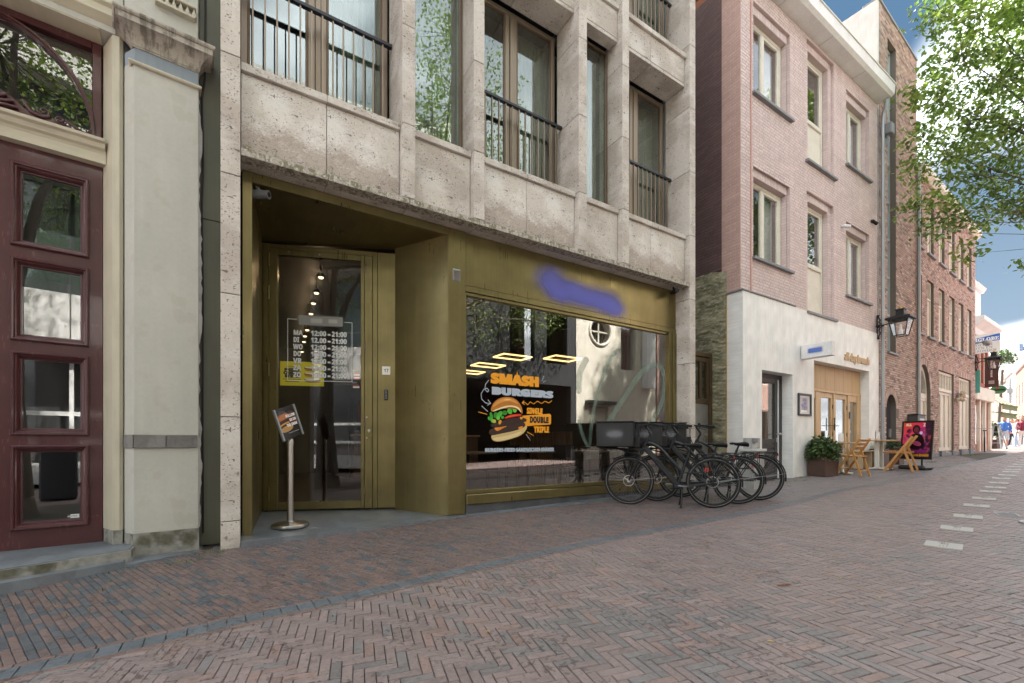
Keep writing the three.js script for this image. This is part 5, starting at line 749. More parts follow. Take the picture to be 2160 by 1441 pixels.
  { const [q, m] = canvasPlane(256, 256, 10.66, 11.16, 1.64, 2.06, 0.045, (c) => { seed(8); c.fillStyle = '#d9d9d6'; c.fillRect(0, 0, 256, 256); c.fillStyle = '#b9bcc0'; c.fillRect(36, 26, 184, 204); for (let i = 0; i < 90; i++) { c.fillStyle = pick(['rgba(90,110,170,0.45)', 'rgba(190,130,120,0.4)', 'rgba(220,190,180,0.5)', 'rgba(120,120,170,0.4)']); c.beginPath(); c.ellipse(rr(70, 186), rr(50, 215), rr(6, 22), rr(8, 30), rr(0, 3), 0, 7); c.fill(); } c.fillStyle = '#eeeeea'; c.fillRect(50, 205, 150, 22); }, {}, true); mesh(pf, 'print', q, m); }
  // projecting light box sign
  const ps = sub(B, 'projecting_sign'); mesh(ps, 'box', box(10.74, 10.9, 2.86, 3.17, 0.052, 0.66, { c: 0.01 }), M.white);
  { const [q, m] = canvasPlane(256, 128, -0.3, 0.3, -0.15, 0.15, 0, (c) => { c.filter = 'blur(7px)'; c.fillStyle = 'rgba(70,110,200,0.75)'; c.fillRect(60, 40, 120, 46); c.filter = 'none'; }); q.rotateY(-Math.PI / 2); q.translate(10.737, 3.015, 0.355); mesh(ps, 'print', q, m); }
  const cams = (x, y, m, d) => { const c = sub(B, 'security_camera', [x, y, 0.01], d); mesh(c, 'mount', [rod([0, 0, 0], [0, 0, 0.05], 0.04, 0.035, 12)], m); mesh(c, 'housing', [rod([0, -0.01, 0.05], [0.03, -0.06, 0.17], 0.04, 0.045, 12), ball(0, 0, 0.05, 0.045)], m); };
  cams(12.9, 6.42, M.white, 0); cams(14.65, 7.02, M.black, 0.9);
  // down pipe
  const dp = sub(B, 'down_pipe', [15.17, 0, 0.1]); mesh(dp, 'pipe', [rod([0, 0.35, 0], [0, 9.9, 0], 0.045, 0.045, 12), pipe([[0, 9.9, 0], [0, 10.1, 0.02], [-0.06, 10.25, 0.08], [-0.08, 10.41, 0.1]], 0.045, 10)], M.zinc); for (const y of [0.9, 1.9, 2.9, 4, 5.6, 7.4, 9.0]) mesh(dp, 'collar', rod([0, y, 0], [0, y + 0.035, 0], 0.053, 0.053, 12), M.zinc); mesh(dp, 'hopper', [box(0.1, 0.34, 9.55, 9.85, -0.06, 0.16, { c: 0.02 }), pipe([[0.2, 9.56, 0.04], [0.18, 9.4, 0.04], [0.02, 9.2, 0.0]], 0.035, 8)], M.lead);
}
{ // gate across the passage
  const Gt = thing('passage_gate', 'bronze framed gate closing the passage beside the stone building', 'gate', [0, 0, -0.62]);
  mesh(Gt, 'frame', [box(6.7, 6.78, 0.12, 2.84, -0.04, 0.04, { c: 0.004 }), box(8.34, 8.42, 0.12, 2.84, -0.04, 0.04, { c: 0.004 }), box(6.78, 8.34, 2.76, 2.84, -0.038, 0.038, { c: 0.004 })], std([0.11, 0.07, 0.035], 0.5, { metalness: 0.4, map: grainT }));
  mesh(Gt, 'leaf', [...ring(6.79, 8.33, 1.8, 2.74, 0.09, -0.03, 0.03), ...[7.1, 7.42, 7.74, 8.02].map((x) => box(x, x + 0.07, 1.89, 2.65, -0.02, 0.02))], std([0.10, 0.065, 0.03], 0.5, { metalness: 0.4, map: grainT }));
  mesh(Gt, 'steel_sheet', box(6.79, 8.33, 0.16, 1.795, -0.012, 0.004, { c: 0.003 }), std([0.34, 0.33, 0.31], 0.5, { metalness: 0.6, map: brushT })); mesh(Gt, 'lever', [rod([8.2, 1.16, 0.005], [8.2, 1.16, 0.06], 0.02), rod([8.2, 1.16, 0.055], [8.1, 1.16, 0.055], 0.01), box(8.18, 8.22, 1.0, 1.1, 0.004, 0.012)], M.steel);
  const bw = thing('rear_building', 'plain tall grey wall closing the back of the narrow passage', 'building', [0, 0, -5]); mesh(bw, 'wall', box(6.7, 8.46, 0, 15.5, -0.3, 0), M.concrete); mesh(bw, 'coping', box(6.68, 8.48, 15.5, 15.6, -0.34, 0.04), M.lead);
  const c = thing('utility_cabinet', 'small grey stone utility pillar with a meter box on top', 'cabinet', [8.12, g(8.12, 0.45), 0.42]);
  mesh(c, 'pillar', box(-0.17, 0.17, -0.02, 0.68, -0.14, 0.14, { c: 0.008 }), M.concrete); mesh(c, 'cap', box(-0.2, 0.2, 0.682, 0.73, -0.17, 0.17, { c: 0.008 }), M.concretePale); mesh(c, 'meter_box', box(-0.12, 0.14, 0.732, 0.93, -0.1, 0.08, { c: 0.006 }), M.concrete); mesh(c, 'lid', box(-0.15, 0.0, 0.85, 0.925, 0.081, 0.12, { c: 0.006 }), M.lead);
}

// ---------------------------------------------------------------- red brick tower and warehouse
const brickRed = () => { const h = rnd(), k = rr(0.85, 1.15); return (h < 0.16 ? [0.27, 0.20, 0.175] : h < 0.26 ? [0.58, 0.47, 0.415] : h < 0.6 ? [0.46, 0.32, 0.265] : [0.50, 0.36, 0.30]).map((a) => a * k); };
function archRing(parent, cx, ys, rx, ry, w, z, n) { const gs = []; for (let i = 0; i < n; i++) { const a0 = Math.PI * (i + 0.06) / n, a1 = Math.PI * (i + 0.94) / n, P = (a, o) => [cx + (rx + o) * Math.cos(a), ys + (ry + o) * Math.sin(a)]; gs.push(tint(plate([P(a0, 0), P(a0, w), P(a1, w), P(a1, 0)], [], z - 0.01, z), brickRed())); } mesh(parent, 'arch_bricks', gs, M.brickRed); }
{
  seed(51);
  const TH = 2.6 * Math.PI / 180;
  const T = thing('brick_tower', 'tall red brick stair tower with one narrow full height window', 'building', [15.15, 0, 0], TH);
  const slit = { x0: 0.76, x1: 1.5, y0: 3.62, y1: 12.68 }, gate = { x0: 0.66, x1: 1.53, y0: 0.55, y1: 2.4, arch: 2.0 }, garch = { x0: 0.44, x1: 1.75, y0: 1.7, y1: 2.63, arch: 2.0 };
  brickWall(T, { x0: 0.09, x1: 3.55, y0: 0.2, y1: 13.35, z: 0, thick: 0.35, openings: [slit, gate], no: [garch], col: brickRed, mat: M.brickRed, mortar: M.mortar, bw: 0.22, bh: 0.066 });
  archRing(T, 1.095, 2.0, 0.435, 0.4, 0.2, 0.009, 15);
  mesh(T, 'parapet', box(0, 3.56, 13.352, 13.42, -0.36, 0.03, { c: 0.006 }), M.lead);
  mesh(T, 'side_cladding', [box(-0.02, 0.085, 10.3, 13.35, -0.9, -0.002, { c: 0.004 }), box(-0.02, 0.085, 10.3, 13.35, -2.4, -0.906, { c: 0.004 }), box(-0.02, 0.085, 10.3, 13.35, -6, -2.406, { c: 0.004 })], M.fibreGrey);
  mesh(T, 'side_wall', box(0.0, 0.084, 0, 10.3, -6, -0.003), M.concrete);
  mesh(T, 'body', [box(0.09, 3.55, 0.2, 13.3, -6, -2.5)], M.concrete);
  const W = sub(T, 'slit_window'); mesh(W, 'frame', [box(0.762, 0.82, 3.63, 12.67, -0.2, -0.13), box(1.44, 1.498, 3.63, 12.67, -0.2, -0.13)], std([0.35, 0.4, 0.42], 0.4)); for (let i = 0; i <= 8; i++) mesh(W, 'transom', box(0.82, 1.44, 3.63 + i * 1.12, 3.69 + i * 1.12, -0.195, -0.12), std([0.4, 0.44, 0.46], 0.4)); mesh(W, 'mullion', box(1.06, 1.1, 3.69, 12.65, -0.19, -0.135), M.offWhite); mesh(W, 'pane', box(0.8, 1.46, 3.65, 12.65, -0.165, -0.16), M.glass); mesh(W, 'blind', box(0.8, 1.46, 3.65, 12.65, -0.5, -0.46), M.curtainWhite);
  mesh(T, 'window_sill', box(0.7, 1.56, 3.56, 3.615, -0.3, 0.07, { c: 0.004 }), M.lead);
  const Gt = sub(T, 'iron_gate'); mesh(Gt, 'sheet', plate((() => { const s = new THREE.Shape(); const p = holePath(gate).getPoints(); s.setFromPoints(p.map((v) => new THREE.Vector2(v.x, v.y))); return s; })(), [], -0.2, -0.17), M.iron); for (let i = 0; i < 10; i++) { const x = 0.72 + i * 0.083, k = Math.sqrt(Math.max(0, 1 - ((x - 1.095) / 0.435) ** 2)); mesh(Gt, 'bar', rod([x, 0.58, -0.13], [x, 1.99 + 0.4 * k, -0.13], 0.014, 0.014, 6), M.iron); } mesh(Gt, 'lock', [box(1.36, 1.5, 1.15, 1.4, -0.15, -0.1), ball(0.74, 1.53, -0.1, 0.03)], M.lead);
  const mb = thing('wall_mailbox', 'black metal mailbox on the brick wall behind the poster board', 'mailbox', [15.15 + 2.9 * Math.cos(TH), 0, -2.9 * Math.sin(TH)], TH); mesh(mb, 'box', box(-0.35, 0.45, 1.3, 1.84, 0.015, 0.26, { c: 0.01 }), M.charcoal); mesh(mb, 'lid', box(-0.37, 0.47, 1.842, 1.87, 0.012, 0.28, { c: 0.006 }), M.black); mesh(mb, 'flap', box(-0.2, 0.3, 1.68, 1.74, 0.261, 0.27), M.zinc);

  const H = thing('brick_warehouse', 'red brick warehouse with cream shuttered windows and tall double doors', 'building', [15.15, 0, 0], TH);
  const xw = [[3.66, 4.12], [4.75, 5.53], [6.18, 6.96], [7.64, 8.43], [9.07, 9.86], [10.5, 11.27]];
  const ops = []; for (const [a, b] of xw) ops.push({ x0: a, x1: b, y0: 4.6, y1: 6.56 }, { x0: a, x1: b, y0: 7.43, y1: 9.2 });
  const arch = { x0: 3.62, x1: 5.14, y0: 0.75, y1: 3.61, arch: 2.56 }, d1 = { x0: 6.2, x1: 8.3, y0: 0.68, y1: 3.6 }, d2 = { x0: 9.11, x1: 11.13, y0: 0.72, y1: 3.6 };
  brickWall(H, { x0: 3.552, x1: 11.95, y0: 0.4, y1: 9.72, z: 0, thick: 0.35, openings: [...ops, arch, d1, d2], no: [{ x0: 3.4, x1: 5.36, y0: 2.56, y1: 3.83, arch: 2.56 }, { x0: 6.1, x1: 8.4, y0: 3.6, y1: 3.84 }, { x0: 9.0, x1: 11.24, y0: 3.6, y1: 3.84 }], col: brickRed, mat: M.brickRed, mortar: M.mortar, bw: 0.22, bh: 0.066 });
  soldier(H, 6.1, 8.4, 3.602, 3.838, 0.008, brickRed, M.brickRed, 0.07); soldier(H, 9.0, 11.24, 3.602, 3.838, 0.008, brickRed, M.brickRed, 0.07); archRing(H, 4.38, 2.56, 0.76, 1.05, 0.21, 0.009, 26);
  mesh(H, 'cornice', run([[-0.3, 9.722], [0.08, 9.722], [0.2, 9.85], [0.22, 10.0], [-0.3, 10.02]], 3.56, 11.97), M.offWhite); mesh(H, 'roof', box(3.56, 11.94, 9.5, 9.7, -6, -0.36), M.lead); mesh(H, 'end_wall', box(11.86, 11.94, 0.3, 9.5, -6, -0.355), M.concrete);
  mesh(H, 'body', box(3.6, 11.85, 0.4, 9.45, -2.8, -2.5), M.room);
  for (const o of ops) {
    const Wd = sub(H, 'window'), { x0, x1, y0, y1 } = o, ym = y1 - 0.62;
    mesh(Wd, 'frame', ring(x0 + 0.002, x1 - 0.002, y0 + 0.002, y1 - 0.002, 0.06, -0.16, -0.07, { c: 0.004 }), M.offWhite); mesh(Wd, 'transom', box(x0 + 0.06, x1 - 0.06, ym - 0.03, ym + 0.03, -0.15, -0.06, { c: 0.004 }), M.offWhite);
    mesh(Wd, 'shutter', box(x0 + 0.06, x1 - 0.06, y0 + 0.06, ym - 0.03, -0.13, -0.1), M.offWhite); mesh(Wd, 'pane', box(x0 + 0.06, x1 - 0.06, ym + 0.03, y1 - 0.06, -0.13, -0.125), M.glassClear); mesh(Wd, 'glazing_bar', box((x0 + x1) / 2 - 0.012, (x0 + x1) / 2 + 0.012, ym + 0.03, y1 - 0.06, -0.124, -0.1), M.offWhite); mesh(Wd, 'blind', box(x0 + 0.06, x1 - 0.06, ym + 0.03, y1 - 0.06, -0.2, -0.19), M.curtainWhite);
    mesh(H, 'window_sill', box(x0 - 0.05, x1 + 0.05, y0 - 0.075, y0 - 0.002, -0.2, 0.08, { c: 0.006 }), M.lead);
  }
  for (const o of [d1, d2]) {
    const Dd = sub(H, 'double_door'), { x0, x1, y0, y1 } = o, n = 5;
    mesh(Dd, 'frame', ring(x0 + 0.002, x1 - 0.002, y0 + 0.002, y1 - 0.002, 0.09, -0.2, -0.06, { c: 0.006, wb: 0.02 }), M.offWhite); mesh(Dd, 'transom', box(x0 + 0.09, x1 - 0.09, 2.86, 2.98, -0.19, -0.04, { c: 0.006 }), M.offWhite);
    for (let i = 1; i < n; i++) { const x = mix(x0 + 0.09, x1 - 0.09, i / n); mesh(Dd, 'glazing_bar', box(x - 0.03, x + 0.03, 2.98, y1 - 0.09, -0.17, -0.06, { c: 0.004 }), M.offWhite); }
    mesh(Dd, 'pane', box(x0 + 0.09, x1 - 0.09, 2.98, y1 - 0.09, -0.16, -0.155), M.glassClear); mesh(Dd, 'blind', box(x0 + 0.09, x1 - 0.09, 2.98, y1 - 0.09, -0.22, -0.21), M.curtainWhite);
    for (let i = 0; i < 3; i++) { const a = mix(x0 + 0.09, x1 - 0.09, i / 3), b = mix(x0 + 0.09, x1 - 0.09, (i + 1) / 3); mesh(Dd, 'leaf', [box(a + 0.004, b - 0.004, y0 + 0.022, 2.858, -0.17, -0.12, { c: 0.004 }), ...ring(a + 0.005, b - 0.005, y0 + 0.023, 2.857, 0.1, -0.119, -0.08, { c: 0.006 })], M.offWhite); }
    mesh(Dd, 'base_block', [box(x0 - 0.02, x0 + 0.5, 0.35, y0 - 0.002, -0.2, 0.09, { c: 0.01 }), box(x1 - 0.55, x1 + 0.02, 0.35, y0 - 0.002, -0.2, 0.09, { c: 0.01 }), box(x0 + 0.502, x1 - 0.552, 0.35, y0 - 0.05, -0.2, 0.05, { c: 0.01 })], M.slate);
  }
  const A = sub(H, 'arched_door'); mesh(A, 'fan_frame', (() => { const s = new THREE.Shape(), p = holePath(arch).getPoints(); s.setFromPoints(p.map((v) => new THREE.Vector2(v.x, v.y))); return plate(s, [holePath({ x0: 3.75, x1: 5.01, y0: 2.66, y1: 3.46, arch: 2.662 }), rect(3.72, 5.04, 0.8, 2.5)], -0.2, -0.09); })(), M.offWhite);
  mesh(A, 'pane', box(3.74, 5.02, 2.65, 3.48, -0.16, -0.155), M.glass); for (const [a, b] of [[3.72, 4.38], [4.384, 5.04]]) mesh(A, 'leaf', [box(a + 0.003, b - 0.003, 0.802, 2.498, -0.18, -0.14), ...ring(a + 0.004, b - 0.004, 0.803, 2.497, 0.09, -0.139, -0.1)], M.offWhite); mesh(A, 'base_block', box(3.6, 5.16, 0.3, 0.748, -0.2, 0.09, { c: 0.01 }), M.slate);
  for (let i = 0; i < 6; i++) mesh(H, 'wall_pintle', box(5.2, 5.36, 1.02 + i * 0.31, 1.06 + i * 0.31, 0.008, 0.05, { c: 0.004 }), M.lead);
  const orn = []; seed(61); for (let i = 0; i < 34; i++) { const t = i / 34; orn.push(ball(8.42 + 0.75 * t + rr(-0.05, 0.05), 2.6 + 0.28 * Math.sin(t * 2.6) + rr(-0.1, 0.1), 0.06 + 0.12 * Math.sin(t * 3.1) + rr(-0.02, 0.03), rr(0.04, 0.085), 1.2, 0.9, 0.9, 7)); } mesh(H, 'carved_bracket', orn, std([0.42, 0.34, 0.24], 0.8, { map: grainT }));
  const dp = sub(H, 'down_pipe', [3.5, 0, 0.07]); mesh(dp, 'pipe', rod([0, 1.9, 0], [0, 9.7, 0], 0.05, 0.05, 10), M.zinc); for (const y of [2.3, 3.6, 5.2, 6.9, 8.5]) mesh(dp, 'collar', rod([0, y, 0], [0, y + 0.04, 0], 0.058, 0.058, 10), M.zinc);
  for (let i = 0; i < 8; i++) mesh(H, 'plinth_stone', box(3.55 + i * 1.05 + 0.003, 4.6 + i * 1.05 - 0.003, 0.38, 0.62, -0.02, 0.03, { c: 0.008 }), M.slate);
}
// wall lanterns
function lantern(label, pos, turn, len) {
  const L = thing('wall_lantern', label, 'lantern', pos, turn, 'black wall lanterns'), z = len;
  mesh(L, 'bracket', [box(-0.02, 0.02, -0.35, 0.3, 0.0, 0.025), rod([0, 0, 0.02], [0, 0.02, z - 0.18], 0.016, 0.014), pipe([[0, -0.3, 0.03], [0, -0.2, 0.08], [0, -0.12, 0.05], [0, -0.05, 0.08], [0, 0.0, 0.16]], 0.016, 6), pipe([[0, 0.25, 0.03], [0, 0.15, 0.08], [0, 0.1, 0.05], [0, 0.04, 0.1]], 0.018, 6), ball(0, 0.0, 0.03, 0.05), ball(0, 0.28, 0.03, 0.035), ball(0, -0.33, 0.03, 0.04)], M.black);
  const fr = (y0, a, y1, b, r) => [[-1, -1], [1, -1], [1, 1], [-1, 1]].map(([i, j]) => rod([i * a, y0, z + j * a], [i * b, y1, z + j * b], r, r, 5));
  const sq = (y, a, r) => [[[-1, -1], [1, -1]], [[1, -1], [1, 1]], [[1, 1], [-1, 1]], [[-1, 1], [-1, -1]]].map(([p, q]) => rod([p[0] * a, y, z + p[1] * a], [q[0] * a, y, z + q[1] * a], r, r, 5));
  mesh(L, 'frame', [...fr(-0.36, 0.125, 0.06, 0.205, 0.012), ...sq(-0.36, 0.125, 0.013), ...sq(0.06, 0.205, 0.014)], M.black);
  const b = new PB(), ringA = (y, a) => [[-a, y, z - a], [a, y, z - a], [a, y, z + a], [-a, y, z + a]], prof = [[0.065, 0.2], [0.07, 0.265], [0.11, 0.265], [0.125, 0.25], [0.19, 0.09], [0.195, 0.085], [0.32, 0.085], [0.325, 0.105], [0.345, 0.1], [0.36, 0.03]]; for (let k = 0; k + 1 < prof.length; k++) { const A = ringA(...prof[k]), B = ringA(...prof[k + 1]); for (let i = 0; i < 4; i++) { const j = (i + 1) % 4; b.poly([A[i], A[j], B[j], B[i]], [0, k === 0 ? 0.5 : k < 3 ? 0.05 : 0, z]); } } mesh(L, 'roof', b.geo(), M.black);
  mesh(L, 'finial', [lathe([[0.02, 0.36], [0.03, 0.38], [0.012, 0.4], [0.018, 0.42], [0, 0.46]], 8)].map((q) => moved(q, 0, 0, z)), std([0.5, 0.33, 0.1], 0.35, { metalness: 0.9 }));
  const p = new PB(), G = (y, a) => [[-a, y, z - a], [a, y, z - a], [a, y, z + a], [-a, y, z + a]], A = G(-0.35, 0.124), B = G(0.055, 0.202); for (let i = 0; i < 4; i++) { const j = (i + 1) % 4; p.poly([A[i], A[j], B[j], B[i]], [0, -0.1, z]); } mesh(L, 'pane', p.geo(), M.glassClear);
  mesh(L, 'candle_bulb', [moved(lathe([[0, -0.35], [0.05, -0.35], [0.05, -0.22], [0.03, -0.2], [0.028, -0.1], [0.012, -0.06], [0, -0.05]], 10), 0, 0, z)], M.white);
  return L;
}
lantern('black glazed wall lantern at the corner of the pink house', [15.0, 4.2, 0.02], 0, 0.52);
lantern('far black wall lantern at the end of the brick warehouse', [15.15 + 11.92 * Math.cos(0.0454), 4.45, -11.92 * Math.sin(0.0454) + 0.01], 0.0454, 0.55);

// ---------------------------------------------------------------- delivery bicycles
function bicycle(label, [x, z], turn) {
  const o = thing('delivery_bicycle', label, 'bicycle', [x, g(x, z), z], turn, 'black delivery bicycles'), R = 0.352, FX = 1.118;
  const wheel = (name, cx, front) => {
    const w = sub(o, name, [cx, R, 0]);
    const tor = (r, t, n = 48, s = 8, dz = 0) => moved(N(new THREE.TorusGeometry(r, t, s, n)), 0, 0, dz);
    mesh(w, 'tyre', tor(0.331, 0.0205, 56, 10), M.rubber); mesh(w, 'reflective_stripe', [tor(0.322, 0.0024, 56, 5, 0.0185), tor(0.322, 0.0024, 56, 5, -0.0185)], M.reflect); mesh(w, 'rim', [tor(0.302, 0.011, 48, 6, 0.004), tor(0.302, 0.011, 48, 6, -0.004)], M.black);
    const sp = []; for (let i = 0; i < 36; i++) { const a = i / 36 * 6.283, b = a + (i % 4 < 2 ? 0.75 : -0.75), zz = i % 2 ? 0.028 : -0.028, hr = front ? 0.028 : 0.045; sp.push(rod([Math.cos(b) * hr, Math.sin(b) * hr, zz], [Math.cos(a) * 0.295, Math.sin(a) * 0.295, 0], 0.0011, 0.0011, 4)); } mesh(w, 'spokes', sp, M.spoke);
    mesh(w, 'hub', [rod([0, 0, -0.04], [0, 0, 0.04], front ? 0.026 : 0.045, front ? 0.026 : 0.045, 14), rod([0, 0, -0.07], [0, 0, 0.07], 0.008)], front ? M.steel : M.black); mesh(w, 'brake_disc', [moved(N(new THREE.TorusGeometry(0.075, 0.006, 4, 24)), 0, 0, front ? -0.045 : 0.045), rod([0, 0, front ? -0.05 : 0.05], [0.06, 0.04, front ? -0.047 : 0.047], 0.008)], M.steel);
    const fd = []; const a0 = front ? 0.0 : -0.15, a1 = front ? 2.2 : 2.6; const b = new PB(); for (let i = 0; i < 22; i++) { const p = a0 + (a1 - a0) * i / 22, q = a0 + (a1 - a0) * (i + 1) / 22, r = 0.375, W = 0.028, s = front ? 1 : 1; const P = (a, rr3, zz) => [(front ? -1 : -1) * Math.cos(a) * rr3, Math.sin(a) * rr3, zz]; b.poly([P(p, r, -W * 0.5), P(q, r, -W * 0.5), P(q, r, W * 0.5), P(p, r, W * 0.5)], [0, 0, 0]); for (const sd of [-1, 1]) b.poly([P(p, r, sd * W * 0.5), P(q, r, sd * W * 0.5), P(q, r - 0.014, sd * W), P(p, r - 0.014, sd * W)], [0, 0, 0]); } mesh(w, 'mudguard', b.geo(), M.black);
    mesh(w, 'mudguard_stay', [-1, 1].map((s) => rod([0, 0, s * 0.05], [-Math.cos(front ? 0.12 : 0.02) * 0.366, Math.sin(front ? 0.12 : 0.02) * 0.366 + (front ? 0 : 0.06), s * 0.028], 0.0028, 0.0028, 5)), M.spoke);
    return w;
  };
  wheel('rear_wheel', 0, false); wheel('front_wheel', FX, true);
  const F = M.bikePaint;
  mesh(o, 'down_tube', (() => { const a = new THREE.Vector3(0.9, 0.84, 0), b = new THREE.Vector3(0.455, 0.3, 0), d = b.clone().sub(a), q = box(-0.038, 0.038, -d.length() / 2, d.length() / 2, -0.034, 0.034, { c: 0.014 }); q.applyQuaternion(new THREE.Quaternion().setFromUnitVectors(new THREE.Vector3(0, -1, 0), d.clone().normalize())); q.translate((a.x + b.x) / 2, (a.y + b.y) / 2, 0); return [q, rod([0.74, 0.66, -0.036], [0.705, 0.62, -0.036], 0.014), ]; })(), F);
  mesh(o, 'top_tube', pipe([[0.885, 0.9, 0], [0.8, 0.885, 0], [0.69, 0.82, 0], [0.55, 0.66, 0], [0.405, 0.5, 0]], 0.023, 10, 30), F);
  mesh(o, 'seat_tube', [rod([0.455, 0.3, 0], [0.3, 0.77, 0], 0.021, 0.019, 12), rod([0.36, 0.58, 0], [0.34, 0.64, 0], 0.026)], F); mesh(o, 'head_tube', rod([0.95, 0.73, 0], [0.865, 0.93, 0], 0.027, 0.027, 12), F);
  mesh(o, 'seat_stay', [-1, 1].map((s) => pipe([[0.32, 0.7, s * 0.02], [0.22, 0.6, s * 0.045], [0.0, R + 0.01, s * 0.062]], 0.011, 7)), F); mesh(o, 'chain_stay', [-1, 1].map((s) => pipe([[0.45, 0.295, s * 0.03], [0.25, 0.305, s * 0.05], [0, R, s * 0.062]], 0.013, 7)), F);
  mesh(o, 'brace_bar', [-1, 1].map((s) => rod([0.4, 0.475, s * 0.02], [0.13, 0.487, s * 0.055], 0.009)), F); mesh(o, 'bottom_bracket', [rod([0.455, 0.3, -0.05], [0.455, 0.3, 0.05], 0.03, 0.03, 12), box(0.42, 0.52, 0.25, 0.33, -0.04, 0.04, { c: 0.015 })], F);
  mesh(o, 'chain_guard', [box(0.02, 0.5, 0.285, 0.345, 0.062, 0.078, { c: 0.012 })], M.black);
  const cr = sub(o, 'crank'); mesh(cr, 'arm', [rod([0.455, 0.3, -0.075], [0.3, 0.29, -0.085], 0.011), rod([0.455, 0.3, 0.09], [0.61, 0.31, 0.095], 0.011)], M.lead); mesh(cr, 'pedal', [box(0.255, 0.345, 0.275, 0.3, -0.19, -0.09, { c: 0.006 }), box(0.565, 0.655, 0.3, 0.325, 0.1, 0.2, { c: 0.006 })], M.black);
  mesh(o, 'fork', [-1, 1].map((s) => rod([0.965, 0.72, s * 0.055], [FX, R, s * 0.058], 0.017, 0.012, 8)).concat(rod([0.965, 0.725, -0.055], [0.965, 0.725, 0.055], 0.018)), M.black);
  const St = sub(o, 'steering'); mesh(St, 'stem', pipe([[0.865, 0.92, 0], [0.845, 0.98, 0], [0.82, 1.03, 0], [0.86, 1.1, 0], [0.885, 1.135, 0]], 0.017, 10, 24), M.black);
  mesh(St, 'handlebar', pipe([[0.66, 1.13, -0.3], [0.75, 1.145, -0.28], [0.86, 1.15, -0.19], [0.89, 1.14, -0.05], [0.89, 1.14, 0.05], [0.86, 1.15, 0.19], [0.75, 1.145, 0.28], [0.66, 1.13, 0.3]], 0.0115, 8, 50), M.black);
  mesh(St, 'grip', [-1, 1].map((s) => rod([0.64, 1.128, s * 0.303], [0.765, 1.147, s * 0.278], 0.019, 0.017, 10)), M.rubber); mesh(St, 'brake_lever', [-1, 1].map((s) => pipe([[0.79, 1.14, s * 0.25], [0.83, 1.125, s * 0.27], [0.72, 1.1, s * 0.33]], 0.006, 5)), M.black); mesh(St, 'display', box(0.85, 0.92, 1.15, 1.168, -0.045, 0.045, { c: 0.005 }), M.black); mesh(St, 'bell', ball(0.85, 1.175, -0.13, 0.022), M.black);
  mesh(St, 'cable', [pipe([[0.84, 1.14, -0.24], [0.96, 1.16, -0.2], [0.98, 1.0, -0.05], [0.93, 0.85, -0.03]], 0.0035, 5, 24), pipe([[0.84, 1.14, 0.24], [0.97, 1.14, 0.18], [0.97, 0.98, 0.05], [0.93, 0.83, 0.03]], 0.0035, 5, 24)], M.black);
  const Sd = sub(o, 'saddle'); mesh(Sd, 'post', rod([0.3, 0.77, 0], [0.272, 0.845, 0], 0.014), M.black); mesh(Sd, 'rail', [-1, 1].map((s) => rod([0.18, 0.85, s * 0.03], [0.36, 0.855, s * 0.02], 0.005)), M.steel);
  { const b = new PB(), prof = [[0.135, 0.86, 0.05, 0.03], [0.145, 0.882, 0.1, 0.05], [0.185, 0.895, 0.112, 0.055], [0.235, 0.888, 0.085, 0.045], [0.3, 0.882, 0.048, 0.035], [0.37, 0.888, 0.032, 0.028], [0.402, 0.88, 0.016, 0.018]]; const n = 12, Rg = ([x2, y2, w2, h2]) => Array.from({ length: n }, (_, i) => { const a = i / n * 6.283; return [x2, y2 - h2 * 0.4 + Math.sin(a) * h2 * (Math.sin(a) < 0 ? 0.9 : 0.5), Math.cos(a) * w2]; }); for (let k = 0; k + 1 < prof.length; k++) { const A = Rg(prof[k]), B = Rg(prof[k + 1]), m = [(prof[k][0] + prof[k + 1][0]) / 2, prof[k][1] - 0.012, 0]; for (let i = 0; i < n; i++) { const j = (i + 1) % n; b.poly([A[i], A[j], B[j], B[i]], m); } } b.poly(Rg(prof[0]), [1, 0.87, 0]); b.poly(Rg(prof[6]), [0, 0.87, 0]); const q = mergeVertices((() => { const t = b.geo(); t.deleteAttribute('normal'); t.deleteAttribute('uv'); return t; })(), 0.001); q.computeVertexNormals(); mesh(Sd, 'cushion', q, M.rubber); }
  mesh(o, 'rear_rack', [...[-1, 1].flatMap((s) => [pipe([[0.25, 0.66, s * 0.03], [0.2, 0.735, s * 0.05], [0.1, 0.74, s * 0.06], [-0.2, 0.74, s * 0.06], [-0.245, 0.725, s * 0.055], [-0.23, 0.69, s * 0.05]], 0.008, 6, 30), rod([-0.23, 0.73, s * 0.058], [-0.005, R + 0.02, s * 0.068], 0.007), rod([0.0, 0.738, s * 0.058], [0.0, R + 0.05, s * 0.068], 0.005)]), rod([-0.24, 0.73, -0.055], [-0.24, 0.73, 0.055], 0.008), rod([0, 0.74, -0.06], [0, 0.74, 0.06], 0.006), rod([-0.12, 0.74, -0.06], [-0.12, 0.74, 0.06], 0.006), rod([0.12, 0.74, -0.06], [0.12, 0.74, 0.06], 0.006)], M.black);
  mesh(o, 'kickstand', [-1, 1].flatMap((s) => [rod([0.4, 0.27, s * 0.04], [0.41, 0.1, s * 0.12], 0.013), rod([0.41, 0.1, s * 0.12], [0.42, 0.006, s * 0.165], 0.012, 0.016)]), M.black); mesh(o, 'frame_lock', moved(N(new THREE.TorusGeometry(0.055, 0.014, 6, 18, 4.6)), 0.19, 0.66, 0, Math.PI / 2), M.black); mesh(o, 'rear_reflector', box(-0.262, -0.25, 0.68, 0.72, -0.04, 0.04, { c: 0.003 }), M.red); mesh(o, 'red_lock_tag', [box(0.06, 0.075, 0.5, 0.56, -0.05, -0.044), box(0.09, 0.105, 0.5, 0.56, -0.05, -0.044)], M.red);
